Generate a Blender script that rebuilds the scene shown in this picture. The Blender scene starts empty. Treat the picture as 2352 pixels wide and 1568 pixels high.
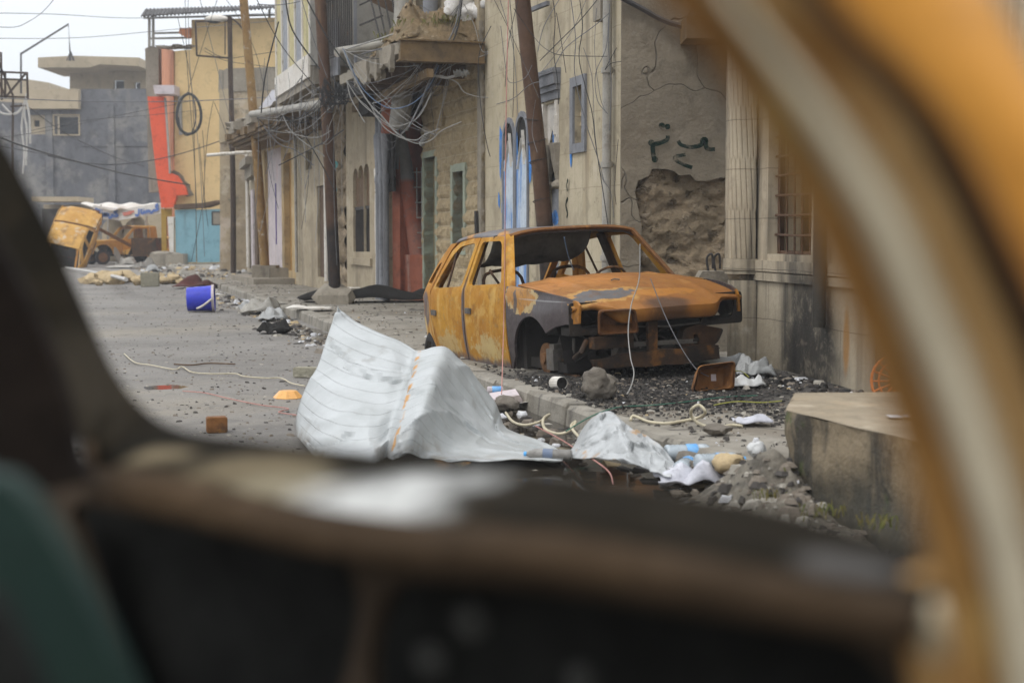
import bpy, bmesh, math, random
from mathutils import Vector, Matrix, noise
from mathutils.geometry import delaunay_2d_cdt
R = math.radians
SC = bpy.context.scene
COL = SC.collection
# ------------------------------------------------------------------ camera
FPX = 50 / 36 * 2352; CX, CY = 1176, 784; HC = 1.28
TILT = math.atan((784 - 537) / FPX)
cd = bpy.data.cameras.new('camera'); cam = bpy.data.objects.new('camera', cd); COL.objects.link(cam)
cd.lens = 50; cd.sensor_width = 36; cd.clip_start = .02; cd.clip_end = 2000
cam.location = (0, 0, HC); cam.rotation_euler = (R(90) - TILT, 0, 0)
cd.dof.use_dof = True; cd.dof.focus_distance = 12.5; cd.dof.aperture_fstop = 2.8
SC.camera = cam
# ------------------------------------------------------------------ world, sun, exposure
wd = bpy.data.worlds.new('World'); SC.world = wd; wd.use_nodes = True
nt = wd.node_tree; nt.nodes.clear()
def wn(t): return nt.nodes.new(t)
sky = wn('ShaderNodeTexSky'); sky.sky_type = 'NISHITA'; sky.sun_disc = False
sky.sun_elevation = R(52); sky.sun_rotation = R(215); sky.air_density = 1.5; sky.dust_density = 4
hs = wn('ShaderNodeHueSaturation'); hs.inputs['Saturation'].default_value = .3
tc = wn('ShaderNodeTexCoord'); sx = wn('ShaderNodeSeparateXYZ')
mr = wn('ShaderNodeMapRange'); mr.inputs['From Min'].default_value = 0; mr.inputs['From Max'].default_value = 1
mr.inputs['To Min'].default_value = 0; mr.inputs['To Max'].default_value = 1
cr = wn('ShaderNodeMix'); cr.data_type = 'RGBA'
cr.inputs[6].default_value = (8.6, 9.1, 9.6, 1); cr.inputs[7].default_value = (21, 21.6, 22.6, 1)
mx = wn('ShaderNodeMix'); mx.data_type = 'RGBA'; mx.inputs[0].default_value = .85
bgn = wn('ShaderNodeBackground'); bgn.inputs['Strength'].default_value = .1
wo = wn('ShaderNodeOutputWorld')
L = nt.links.new
L(sky.outputs[0], hs.inputs['Color']); L(tc.outputs['Generated'], sx.inputs[0]); L(sx.outputs[2], mr.inputs[0])
L(mr.outputs[0], cr.inputs[0]); L(hs.outputs[0], mx.inputs[6]); L(cr.outputs[2], mx.inputs[7])
L(mx.outputs[2], bgn.inputs['Color']); L(bgn.outputs[0], wo.inputs['Surface'])
sd = bpy.data.lights.new('sun', 'SUN'); sun = bpy.data.objects.new('sun', sd); COL.objects.link(sun)
sd.energy = .9; sd.angle = R(18); sd.color = (1, .96, .9)
sun.rotation_euler = Vector((.52, .42, -1.0)).to_track_quat('-Z', 'Y').to_euler()
vs = SC.view_settings; vs.view_transform = 'Standard'; vs.look = 'None'; vs.exposure = .13; vs.gamma = 1
SC.cycles.use_denoising = True
SC.cycles.max_bounces = 6; SC.cycles.diffuse_bounces = 3; SC.cycles.glossy_bounces = 3
SC.cycles.transparent_max_bounces = 6; SC.cycles.caustics_reflective = False; SC.cycles.caustics_refractive = False
SC.cycles.sample_clamp_indirect = 4

# ------------------------------------------------------------------ photograph pixel (2352 wide) -> place
CAMP = Vector((0, 0, HC))
FWD = Vector((0, math.cos(TILT), -math.sin(TILT))); UPV = Vector((0, math.sin(TILT), math.cos(TILT)))
def ray(x, y): return Vector(((x - CX) / FPX, 0, 0)) + UPV * (-(y - CY) / FPX) + FWD
def G(x, y, z=0.0):
    d = ray(x, y); return CAMP + d * ((z - HC) / d.z)
def AT(x, y, Y):
    d = ray(x, y); return CAMP + d * (Y / d.y)
def LOC(t, x, y, off=0.0):
    """pixel -> (u, z) on the plane local y = off of thing t"""
    mi = MW[t.name].inverted(); o = mi @ CAMP; d = mi.to_3x3() @ ray(x, y)
    p = o + d * ((off - o.y) / d.y); return (p.x, p.z)

# ------------------------------------------------------------------ objects
MW = {}
def thing(name, label, cat, loc=(0, 0, 0), rotz=0, group=None, rot=None):
    o = bpy.data.objects.new(name, None); COL.objects.link(o); o.empty_display_size = .2
    o.location = loc; o.rotation_euler = rot if rot else (0, 0, rotz)
    o['label'] = label; o['category'] = cat
    if group: o['group'] = group
    e = o.rotation_euler
    MW[o.name] = Matrix.Translation(Vector(loc)) @ e.to_matrix().to_4x4()
    return o
def tag(o, label=None, cat=None, group=None, kind=None):
    for k, v in (('label', label), ('category', cat), ('group', group), ('kind', kind)):
        if v: o[k] = v
    return o
def dup(o, parent=None):
    c = o.copy(); COL.objects.link(c)
    if parent: c.parent = parent
    for ch in [q for q in bpy.data.objects if q.parent == o]: dup(ch, c)
    return c

class MB:
    def __init__(s, m=None): s.v = []; s.f = []; s.fm = []; s.uv = None; s.m = m or Matrix.Identity(4); s.k = 0
    def add(s, vs, fs, k=None):
        b = len(s.v); s.v += [s.m @ Vector(p) for p in vs]
        s.f += [[b + i for i in f] for f in fs]; s.fm += [s.k if k is None else k] * len(fs); return s
    def box(s, x0, y0, z0, x1, y1, z1, k=None):
        v = [(x, y, z) for x in (x0, x1) for y in (y0, y1) for z in (z0, z1)]
        return s.add(v, [(0, 1, 3, 2), (4, 6, 7, 5), (0, 4, 5, 1), (2, 3, 7, 6), (0, 2, 6, 4), (1, 5, 7, 3)], k)
    def beam(s, a, b, w, h, k=None, up=(0, 0, 1)):
        a, b = Vector(a), Vector(b); d = (b - a).normalized(); u = Vector(up)
        if abs(d.dot(u)) > .98: u = Vector((1, 0, 0))
        sd_ = d.cross(u).normalized() * w / 2; uu = sd_.cross(d).normalized() * h / 2
        v = [p + i * sd_ + j * uu for p in (a, b) for i, j in ((-1, -1), (1, -1), (1, 1), (-1, 1))]
        return s.add(v, [(0, 3, 2, 1), (4, 5, 6, 7), (0, 1, 5, 4), (1, 2, 6, 5), (2, 3, 7, 6), (3, 0, 4, 7)], k)
    def tube(s, pts, r, n=6, k=None, cap=True):
        pts = [Vector(p) for p in pts]; m = len(pts); rs = r if isinstance(r, (list, tuple)) else [r] * m
        vs_ = []; up = None
        for i, p in enumerate(pts):
            d = (pts[min(i + 1, m - 1)] - pts[max(i - 1, 0)])
            d = d.normalized() if d.length > 1e-9 else Vector((0, 0, 1))
            if up is None or abs(up.dot(d)) > .95: up = Vector((0, 0, 1)) if abs(d.z) < .9 else Vector((1, 0, 0))
            sdv = d.cross(up).normalized(); up = sdv.cross(d).normalized()
            for j in range(n):
                a = 2 * math.pi * j / n; vs_.append(p + (sdv * math.cos(a) + up * math.sin(a)) * rs[i])
        fs = [(i * n + j, i * n + (j + 1) % n, (i + 1) * n + (j + 1) % n, (i + 1) * n + j) for i in range(m - 1) for j in range(n)]
        if cap: fs += [tuple(range(n))[::-1], tuple((m - 1) * n + j for j in range(n))]
        return s.add(vs_, fs, k)
    def lathe(s, prof, n=16, mat=None, k=None, arc=1.0):
        mat = mat or Matrix.Identity(4); m = len(prof); full = arc >= .999; c = n if full else n + 1
        vs_ = [mat @ Vector((r * math.cos(2 * math.pi * arc * j / n), r * math.sin(2 * math.pi * arc * j / n), z)) for r, z in prof for j in range(c)]
        fs = [(i * c + j, i * c + (j + 1) % c, (i + 1) * c + (j + 1) % c, (i + 1) * c + j) for i in range(m - 1) for j in range(n)]
        return s.add(vs_, fs, k)
    def grid(s, fn, nu, nv, k=None, flip=False):
        vs_ = [fn(i / nu, j / nv) for j in range(nv + 1) for i in range(nu + 1)]
        w = nu + 1
        fs = [(j * w + i, j * w + i + 1, (j + 1) * w + i + 1, (j + 1) * w + i) for j in range(nv) for i in range(nu)]
        if flip: fs = [f[::-1] for f in fs]
        return s.add(vs_, fs, k)
    def prism(s, poly, h0, h1, axis='z', k=None):
        n = len(poly)
        def P(p, h): return (p[0], p[1], h) if axis == 'z' else ((p[0], h, p[1]) if axis == 'y' else (h, p[0], p[1]))
        v = [P(p, h0) for p in poly] + [P(p, h1) for p in poly]
        return s.add(v, [tuple(range(n))[::-1], tuple(range(n, 2 * n))] + [(i, (i + 1) % n, n + (i + 1) % n, n + i) for i in range(n)], k)
    def slab(s, outer, holes, thick, mp, step=.3, k=None, wob=None):
        """2D outline with holes -> solid sheet; mp(u, v, d) places a point at depth d"""
        vv, tris = tri2d(outer, holes, step); n = len(vv)
        front = [mp(p[0], p[1], 0) for p in vv]
        if wob: front = [wob(Vector(p)) for p in front]
        back = [mp(p[0], p[1], thick) for p in vv]
        ed = {}
        for t in tris:
            for a, b in ((t[0], t[1]), (t[1], t[2]), (t[2], t[0])): ed[(a, b)] = 1
        fs = [tuple(t) for t in tris] + [tuple(n + i for i in t[::-1]) for t in tris]
        for (a, b) in ed:
            if (b, a) not in ed: fs.append((b, a, n + a, n + b))
        return s.add(front + back, fs, k)
    def rock(s, c, sz, seed=0, rough=.25, sub=2, k=None, flat=0):
        bm = bmesh.new(); bmesh.ops.create_icosphere(bm, subdivisions=sub, radius=1)
        o = Vector((seed * 7.3, seed * 3.1, seed * 1.7)); vs_ = []
        for v in bm.verts:
            p = v.co.copy(); p *= 1 + rough * 1.6 * noise.noise(p * 1.1 + o) + rough * .7 * noise.noise(p * 3 + o)
            if flat: p.z = max(p.z, -flat)
            vs_.append(Vector((c[0] + p.x * sz[0], c[1] + p.y * sz[1], c[2] + p.z * sz[2])))
        fs = [[v.index for v in f.verts] for f in bm.faces]; bm.free()
        return s.add(vs_, fs, k)
    def build(s, name, mat, parent=None, smooth=None, recalc=True, uv=None, sub=0):
        mats = mat if isinstance(mat, (list, tuple)) else [mat]
        me = bpy.data.meshes.new(name); vs_ = s.v; o = bpy.data.objects.new(name, me)
        if parent is None:
            xs = [p.x for p in vs_]; ys = [p.y for p in vs_]; zs = [p.z for p in vs_]
            if s.k != -99:
                c = Vector(((min(xs) + max(xs)) / 2, (min(ys) + max(ys)) / 2, min(zs))); vs_ = [p - c for p in vs_]; o.location = c
        me.from_pydata([tuple(p) for p in vs_], [], s.f)
        for m_ in mats: me.materials.append(m_)
        if len(mats) > 1: me.polygons.foreach_set('material_index', [max(0, min(k, len(mats) - 1)) for k in s.fm])
        if recalc:
            bm = bmesh.new(); bm.from_mesh(me); bmesh.ops.recalc_face_normals(bm, faces=bm.faces); bm.to_mesh(me); bm.free()
        if smooth:
            me.polygons.foreach_set('use_smooth', [True] * len(me.polygons)); me.set_sharp_from_angle(angle=R(smooth))
        COL.objects.link(o)
        if parent: o.parent = parent
        if sub:
            md = o.modifiers.new('sub', 'SUBSURF'); md.levels = md.render_levels = sub
        me.update(); return o
def W2L(t, p): return MW[t.name].inverted() @ Vector(p)

def inside(p, poly):
    x, y = p; c = False; n = len(poly)
    for i in range(n):
        x1, y1 = poly[i]; x2, y2 = poly[i - 1]
        if (y1 > y) != (y2 > y) and x < (x2 - x1) * (y - y1) / (y2 - y1) + x1: c = not c
    return c
def resample(poly, step):
    out = []
    for i in range(len(poly)):
        a = Vector(poly[i]); b = Vector(poly[(i + 1) % len(poly)]); n = max(1, int((b - a).length / step + .5))
        out += [tuple(a.lerp(b, j / n)) for j in range(n)]
    return out
def segd(p, a, b):
    ab = (b[0] - a[0], b[1] - a[1]); l = ab[0] ** 2 + ab[1] ** 2
    t = 0 if l == 0 else max(0, min(1, ((p[0] - a[0]) * ab[0] + (p[1] - a[1]) * ab[1]) / l))
    return math.hypot(p[0] - a[0] - t * ab[0], p[1] - a[1] - t * ab[1])
def tri2d(outer, holes, step):
    loops = [resample(outer, step)] + [resample(h, step) for h in holes]
    vv = []; ee = []
    for lp in loops:
        b = len(vv); vv += lp; ee += [(b + i, b + (i + 1) % len(lp)) for i in range(len(lp))]
    xs = [p[0] for p in outer]; ys = [p[1] for p in outer]; rng = random.Random(5)
    segs = [(a[i], a[(i + 1) % len(a)]) for a in [outer] + list(holes) for i in range(len(a))]
    y = min(ys) + step / 2
    while y < max(ys):
        x = min(xs) + step / 2
        while x < max(xs):
            p = (x + rng.uniform(-.2, .2) * step, y + rng.uniform(-.2, .2) * step)
            if inside(p, outer) and not any(inside(p, h) for h in holes) and min(segd(p, *q) for q in segs) > step * .45: vv.append(p)
            x += step
        y += step
    r = delaunay_2d_cdt([Vector(p) for p in vv], ee, [], 0, 1e-6)
    V2 = [tuple(p) for p in r[0]]; T = []
    for f in r[2]:
        c = (sum(V2[i][0] for i in f) / 3, sum(V2[i][1] for i in f) / 3)
        if inside(c, outer) and not any(inside(c, h) for h in holes): T.append(list(f))
    return V2, T
def crom(pts, n=6):
    pts = [Vector(p) for p in pts]
    if len(pts) < 3:
        return [pts[0].lerp(pts[-1], i / n) for i in range(n + 1)]
    out = []
    for i in range(len(pts) - 1):
        p0, p1, p2, p3 = pts[max(i - 1, 0)], pts[i], pts[i + 1], pts[min(i + 2, len(pts) - 1)]
        for j in range(n):
            t = j / n
            out.append(.5 * (2 * p1 + (p2 - p0) * t + (2 * p0 - 5 * p1 + 4 * p2 - p3) * t * t + (3 * p1 - p0 - 3 * p2 + p3) * t ** 3))
    return out + [pts[-1]]

# ------------------------------------------------------------------ materials
class NT:
    def __init__(s, name):
        s.m = bpy.data.materials.new(name); s.m.use_nodes = True; s.t = s.m.node_tree
        s.b = s.t.nodes['Principled BSDF']; s.tc = s.t.nodes.new('ShaderNodeTexCoord'); s.co = s.tc.outputs['Object']
    def nd(s, t): return s.t.nodes.new(t)
    def ln(s, a, b): s.t.links.new(a, b)
    def put(s, sock, v):
        if hasattr(v, 'is_linked') or hasattr(v, 'links'): s.ln(v, sock)
        else: sock.default_value = v
    def mp(s, sc, vec=None, loc=(0, 0, 0), rot=(0, 0, 0)):
        n = s.nd('ShaderNodeMapping'); n.inputs['Scale'].default_value = sc; n.inputs['Location'].default_value = loc; n.inputs['Rotation'].default_value = rot
        s.ln(vec or s.co, n.inputs['Vector']); return n.outputs[0]
    def noise(s, scale, det=5, ro=.6, vec=None, dist=0):
        n = s.nd('ShaderNodeTexNoise'); n.inputs['Scale'].default_value = scale; n.inputs['Detail'].default_value = det
        n.inputs['Roughness'].default_value = ro; n.inputs['Distortion'].default_value = dist
        s.ln(vec or s.co, n.inputs['Vector']); return n.outputs[0]
    def vor(s, scale, feat='DISTANCE_TO_EDGE', vec=None):
        n = s.nd('ShaderNodeTexVoronoi'); n.feature = feat; n.inputs['Scale'].default_value = scale
        s.ln(vec or s.co, n.inputs['Vector']); return n.outputs[0]
    def rng(s, f, lo, hi, a=0, b=1):
        n = s.nd('ShaderNodeMapRange'); n.interpolation_type = 'SMOOTHSTEP'
        for i, v in enumerate((f, lo, hi, a, b)): s.put(n.inputs[i], v)
        return n.outputs[0]
    def mth(s, op, a, b=0.0, c=None):
        n = s.nd('ShaderNodeMath'); n.operation = op; s.put(n.inputs[0], a); s.put(n.inputs[1], b)
        if c is not None: s.put(n.inputs[2], c)
        return n.outputs[0]
    def mix(s, f, a, b):
        n = s.nd('ShaderNodeMix'); n.data_type = 'RGBA'; s.put(n.inputs[0], f)
        for sock, v in ((n.inputs[6], a), (n.inputs[7], b)):
            if isinstance(v, (tuple, list)): v = (*v[:3], 1)
            s.put(sock, v)
        return n.outputs[2]
    def sep(s, vec=None):
        n = s.nd('ShaderNodeSeparateXYZ'); s.ln(vec or s.co, n.inputs[0]); return n.outputs
    def comb(s, x, y, z=0.0):
        n = s.nd('ShaderNodeCombineXYZ')
        for i, v in enumerate((x, y, z)): s.put(n.inputs[i], v)
        return n.outputs[0]
    def mask(s, kind, sc, lo, hi, seed=0):
        off = (seed * 3.7, seed * 1.9, seed * 5.3)
        if kind == 'n': return s.rng(s.noise(sc, vec=s.mp((1, 1, 1), loc=off)), lo, hi)
        if kind == 's': return s.rng(s.noise(sc, vec=s.mp((1, 1, .06), loc=off), det=4), lo, hi)
        if kind == 'S': return s.rng(s.noise(sc, vec=s.mp((1, 1, .22), loc=off), det=5), lo, hi)
        if kind == 'h': return s.rng(s.noise(sc, vec=s.mp((.1, .1, 1), loc=off), det=4), lo, hi)
        if kind == 'v':
            w = s.nd('ShaderNodeVectorMath'); w.operation = 'MULTIPLY_ADD'
            nn = s.nd('ShaderNodeTexNoise'); nn.inputs['Scale'].default_value = sc * 2.2; s.ln(s.mp((1, 1, 1), loc=off), nn.inputs['Vector'])
            s.ln(nn.outputs['Color'], w.inputs[0]); w.inputs[1].default_value = (.5 / sc,) * 3; s.ln(s.co, w.inputs[2])
            return s.rng(s.vor(sc, vec=w.outputs[0]), lo, hi, 1, 0)
        if kind == 'z':      # below lo full, above hi none, edge broken by noise
            z = s.mth('ADD', s.sep()[2], s.mth('MULTIPLY', s.mth('SUBTRACT', s.noise(sc, vec=s.mp((1, 1, .4), loc=off)), .5), (hi - lo) * 2))
            return s.rng(z, lo, hi, 1, 0)
        if kind == 'e':      # a patch with its own shape: centre + radii + raggedness
            cx, cy, cz, rx, ry, rz, wob, ns = sc
            v = s.mp((1 / rx, 1 / ry, 1 / rz), loc=(-cx / rx, -cy / ry, -cz / rz))
            n = s.nd('ShaderNodeVectorMath'); n.operation = 'LENGTH'; s.ln(v, n.inputs[0])
            d = s.mth('ADD', n.outputs['Value'], s.mth('MULTIPLY', s.mth('SUBTRACT', s.noise(ns, vec=s.mp((1, 1, 1), loc=off)), .5), wob))
            return s.rng(d, lo, hi, 1, 0)
        if kind == 'b':      # mortar lines of block courses in the local x-z plane: (width, height, mortar)
            w, h, mo = sc; o = s.sep(); wx = s.mth('MULTIPLY', s.mth('SUBTRACT', s.noise(2.0), .5), .04)
            n = s.nd('ShaderNodeTexBrick'); n.inputs['Scale'].default_value = 1; n.inputs['Brick Width'].default_value = w
            n.inputs['Row Height'].default_value = h; n.inputs['Mortar Size'].default_value = mo; n.inputs['Mortar Smooth'].default_value = .4
            s.ln(s.comb(s.mth('ADD', o[0], wx), s.mth('ADD', o[2], wx)), n.inputs['Vector']); return s.rng(n.outputs['Fac'], lo, hi)
def surf(name, c1, c2, scale=1.5, layers=(), rough=.85, bump=.3, bscale=25, bdist=.02, metal=0, spec=.3, relief=(), speck=.25, rlayers=(), grunge=.5):
    s = NT(name)
    c = s.mix(s.rng(s.noise(scale, det=8, ro=.65), .34, .66), c1, c2)
    if speck: c = s.mix(s.mth('MULTIPLY', s.rng(s.noise(bscale * 3.1, det=3), .5, .75), speck), c, tuple(v * .55 for v in c1))
    h = s.noise(bscale, det=6, ro=.7); masks = []
    for i, (col, kind, sc, lo, hi, amt) in enumerate(layers):
        m = s.mask(kind, sc, lo, hi, i + 1); masks.append(m)
        c = s.mix(s.mth('MULTIPLY', m, amt), c, col)
    for (i, a) in relief: h = s.mth('ADD', h, s.mth('MULTIPLY', masks[i], a))
    if grunge:
        dk = tuple((a + b_) * .27 for a, b_ in zip(c1, c2)); lt = tuple(min(.8, (a + b_) * .62) for a, b_ in zip(c1, c2))
        c = s.mix(s.mth('MULTIPLY', s.rng(s.noise(scale * 4.3, det=9, ro=.78, dist=.4), .50, .64), grunge), c, dk)
        c = s.mix(s.mth('MULTIPLY', s.rng(s.noise(scale * 6.1, det=9, ro=.8, vec=s.mp((1, 1, .7), loc=(5, 2, 9))), .54, .66), grunge * .6), c, lt)
    s.ln(c, s.b.inputs['Base Color'])
    r = rough
    for (i, v) in rlayers: r = s.mth('ADD', r, s.mth('MULTIPLY', masks[i], v))
    if not rlayers: r = s.rng(s.noise(scale * 4), .3, .7, max(.03, rough - .12), min(1, rough + .1))
    s.put(s.b.inputs['Roughness'], r)
    s.b.inputs['Metallic'].default_value = metal; s.b.inputs['Specular IOR Level'].default_value = spec
    if bump:
        b = s.nd('ShaderNodeBump'); b.inputs['Strength'].default_value = bump; b.inputs['Distance'].default_value = bdist
        s.ln(h, b.inputs['Height']); s.ln(b.outputs[0], s.b.inputs['Normal'])
    return s.m
SOOT = surf('soot', (.012, .011, .010), (.022, .02, .018), 4, rough=.95, bump=.4)
DARK = surf('dark_interior', (.016, .014, .013), (.03, .026, .022), 2, rough=.95, bump=.3)
# ================================================================== GROUND
def KX(Y): return .914 - .305 * (Y - 7.78)
asph = surf('asphalt', (.165, .153, .138), (.225, .21, .19), .5, layers=[
    ((.27, .235, .18), 'n', .35, .5, .72, .6), ((.10, .095, .09), 'n', 1.3, .58, .75, .6),
    ((.40, .37, .33), 'n', 26, .60, .72, .55), ((.05, .047, .045), 'n', 34, .60, .70, .7),
    ((.08, .075, .07), 'h', .9, .62, .72, .5)], rough=.75, bump=1.0, bscale=45, bdist=.014, spec=.3, speck=.3)
paver = surf('pavement_concrete', (.21, .19, .155), (.29, .265, .225), .7, layers=[
    ((.15, .125, .095), 'n', 1.4, .5, .7, .7), ((.36, .33, .28), 'n', 5, .58, .75, .5), ((.06, .055, .05), 'v', .55, .0, .018, .85),
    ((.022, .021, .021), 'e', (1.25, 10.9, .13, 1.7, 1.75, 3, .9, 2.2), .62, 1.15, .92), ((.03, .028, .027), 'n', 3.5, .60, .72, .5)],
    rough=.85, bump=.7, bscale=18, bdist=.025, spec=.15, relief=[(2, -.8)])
kerbm = surf('kerb_concrete', (.22, .20, .165), (.31, .285, .24), 3, layers=[((.05, .045, .04), 'S', 7, .52, .72, .75), ((.13, .11, .08), 'n', 4, .5, .7, .6)], rough=.85, bump=.5)
g = MB(); g.k = -99
GUT = [(KX(14.2) + .1, 14.3), (KX(13) - .35, 13.2), (KX(11) - .5, 11), (KX(9.6) - .7, 9.6), (KX(8) - 1.2, 8.2), (-1.0, 7.7), (-1.2, 6.4), (-.4, 4.9), (1.6, 4.2), (KX(4.6) + .1, 4.6), (KX(7) + .1, 7), (KX(10) + .1, 10)]
PUDS = [GUT, [(KX(21) + .1, 21), (KX(20) - .6, 20.2), (KX(17.4) - .7, 17.5), (KX(16.2) - .3, 16.2), (KX(16.5) + .1, 16.5), (KX(19) + .1, 19)]]
PUDS.append([tuple(G(x, y)[:2]) for x, y in ((300, 882), (420, 876), (470, 884), (430, 893), (310, 895))])
def road_z(x, y):
    z = .010 * noise.noise(Vector((x * .9, y * .6, 0))) + .006 * noise.noise(Vector((x * 3, y * 2, 5)))
    for pd in PUDS:
        if min(p[0] for p in pd) - .5 < x < max(p[0] for p in pd) + .5 and min(p[1] for p in pd) - .5 < y < max(p[1] for p in pd) + .5:
            d = min(segd((x, y), pd[i], pd[i - 1]) for i in range(len(pd))); d = d if inside((x, y), pd) else -d
            t = max(0, min(1, (d + .15) / .5)); z -= .034 * t * t * (3 - 2 * t) * (1 if pd is GUT else .75)
    return z
def rg(u, v):
    y = -6 + (v ** 2.2) * 126; x = -60 + u * 90; return (x, y, 0)
g.grid(lambda u, v: ((-40 + 80 * u), -8 + 40 * v, 0), 1, 1)
g.v = []; g.f = []; g.fm = []
xs = [-700, -200, -60, -25, -14] + [-9 + .16 * i for i in range(76)] + [5, 8, 20, 60, 200, 700]
ys = [-300, -60, -12, -4] + [.5 + .16 * i for i in range(80)] + [13.4 + .35 * i for i in range(50)] + [31.5, 36, 42, 50, 60, 75, 95, 130, 300, 900]
vs_ = [(x, y, road_z(x, y) if (-9 < x < 5 and 0 < y < 60) else 0) for y in ys for x in xs]; w = len(xs)
g.add(vs_, [(j * w + i, j * w + i + 1, (j + 1) * w + i + 1, (j + 1) * w + i) for j in range(len(ys) - 1) for i in range(w - 1)])
g.k = -99
tag(g.build('road', asph, smooth=60), kind='structure')
# pavement as a gently uneven sheet from kerb to house fronts
p = MB(); p.k = -99
def pv(u, v):
    y = 3.0 + v * 57; x0 = KX(y) + .10; x = x0 + u * 5.5
    return (x, y, .13 + .018 * noise.noise(Vector((x * 1.3, y * .9, 3))) * min(1, u * 8) + .02 * u - .016 * max(0, 1 - u * 14))
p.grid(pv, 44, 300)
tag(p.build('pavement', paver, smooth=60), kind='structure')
k = MB(); k.k = -99; rr = random.Random(2)
y = 6.45
while y < 58:
    l = rr.uniform(.55, .95); a, b = y, y + l - .018
    dx = rr.uniform(-.012, .012); dz = rr.uniform(-.012, .012); t = .16
    nx = 9
    for sgn in (0,):
        v = []
        for yy in (a, b):
            x = KX(yy) + dx
            v += [(x - .015, yy, -.06), (x, yy, .105 + dz), (x + .02, yy, .13 + dz), (x + t, yy, .132 + dz), (x + t, yy, -.06)]
        k.add(v, [(0, 1, 6, 5), (1, 2, 7, 6), (2, 3, 8, 7), (3, 4, 9, 8), (4, 3, 2, 1, 0), (5, 6, 7, 8, 9)])
    y += l
tag(k.build('kerb', kerbm), kind='structure')
# standing water in the gutter
wm = NT('puddle_water'); wm.b.inputs['Base Color'].default_value = (.030, .025, .019, 1); wm.b.inputs['Roughness'].default_value = .06
wm.b.inputs['Specular IOR Level'].default_value = .6
bn = wm.nd('ShaderNodeBump'); bn.inputs['Strength'].default_value = .08; bn.inputs['Distance'].default_value = .01
wm.ln(wm.noise(9, det=2), bn.inputs['Height']); wm.ln(bn.outputs[0], wm.b.inputs['Normal']); wm = wm.m
for pd in PUDS:
    cx = sum(p[0] for p in pd) / len(pd); cy = sum(p[1] for p in pd) / len(pd)
    m = MB(); m.k = -99; o = [(cx + (p[0] - cx) * 1.06, cy + (p[1] - cy) * 1.06) for p in pd] if pd is not GUT else [(p[0] - (.12 if p[0] < KX(p[1]) else 0), p[1] + .1 * (1 if p[1] > 8 else -1)) for p in pd]
    vv, tt = tri2d(o, [], .8); m.add([(q[0], q[1], -.013) for q in vv], tt); tag(m.build('water', wm), kind='structure')
# ================================================================== THE BURNT CAR
W = 1.70
OR1, OR2 = (.42, .185, .022), (.30, .115, .014)
GREY = (.105, .088, .092)
rust_door = surf('rust_door', (.46, .232, .026), (.36, .155, .017), 2.2, layers=[
    ((.56, .37, .12), 'S', 9, .52, .70, .55), ((.20, .075, .014), 'n', 3.2, .54, .70, .8), ((.52, .34, .10), 'n', 5, .57, .66, .55), ((.13, .10, .085), 'e', (-1.6, 0, .3, .05, 9, .6, .8, 6), .7, 1.1, .7), ((.26, .20, .08), 'n', 15, .58, .70, .5),
    ((.46, .36, .17), 'e', (-1.08, 0, .13, .42, 9, .16, 2.4, 11), .55, .85, .8), ((.44, .34, .16), 'e', (-2.0, 0, .12, .36, 9, .14, 2.4, 11), .5, .8, .7), (GREY, 'z', 11, .00, .07, .95), (GREY, 'e', (-1.615, 0, .3, .035, 9, .45, .5, 5), .6, 1.0, .9)],
    rough=.75, bump=.35, bscale=30, bdist=.006, spec=.25)
rust_rear = surf('rust_quarter', (.44, .21, .030), (.34, .14, .018), 2.5, layers=[
    (GREY, 'e', (-2.72, 0, .40, .22, 9, .2, .7, 4), .75, 1.0, .95), ((.55, .40, .18), 'S', 10, .55, .7, .6), ((.17, .065, .015), 'n', 4, .58, .74, .7),
    ((.56, .42, .2), 'e', (-2.84, 0, .24, .13, 9, .1, 1.0, 9), .7, 1.0, .8)], rough=.75, bump=.35, bscale=30, bdist=.006, spec=.25)
rust_fender = surf('burnt_fender', (.075, .060, .060), (.052, .037, .038), 3, layers=[
    ((.15, .14, .145), 'e', (.08, 0, .58, .42, 9, .10, 1.0, 4), .4, 1.0, .55), ((.52, .37, .16), 'e', (-.36, 0, .64, .34, 9, .185, 1.9, 5.5), .78, .84, .9),
    ((.42, .19, .024), 'e', (-.36, 0, .64, .33, 9, .175, 1.9, 5.5), .74, .80, 1), ((.36, .15, .02), 'e', (.50, 0, .52, .05, 9, .16, .6, 6), .8, 1.05, 1), ((.07, .058, .058), 'e', (-.45, 0, .58, .05, 9, .14, 1.2, 8), .6, .8, .9),
    ((.42, .42, .42), 'e', (.02, 0, .605, .5, 9, .008, .5, 7), .5, 1.0, .55), ((.20, .17, .15), 'n', 26, .60, .74, .5), ((.26, .17, .10), 'S', 12, .58, .72, .45)], rough=.40, bump=.3, bscale=28, bdist=.006, spec=.5, metal=.25)  # thin pale line: crease highlight painted into the colour
rust_hood = surf('rust_hood', (.29, .118, .019), (.235, .088, .014), 1.6, layers=[
    ((.38, .185, .04), 'n', 4, .52, .72, .5), ((.44, .25, .07), 'e', (.36, .42, .64, .19, .48, 1, 1.4, 5.0), .80, .92, .7),
    ((.10, .097, .097), 'e', (.36, .40, .64, .15, .42, 1, 1.4, 5.0), .74, .80, 1), ((.36, .145, .018), 'e', (.40, .95, .64, .10, .4, 1, 1.2, 6), .7, .85, .9),
    ((.07, .035, .018), 'e', (.62, .86, .56, .12, .26, 1, .8, 5), .55, 1.05, .92), ((.15, .06, .015), 'n', 11, .62, .76, .5),
    ((.48, .19, .035), 'e', (-.2, .5, .7, .35, .6, 1, 1.0, 4), .4, 1.0, .5)], rough=.62, bump=.25, bscale=30, bdist=.005, spec=.35)
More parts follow.
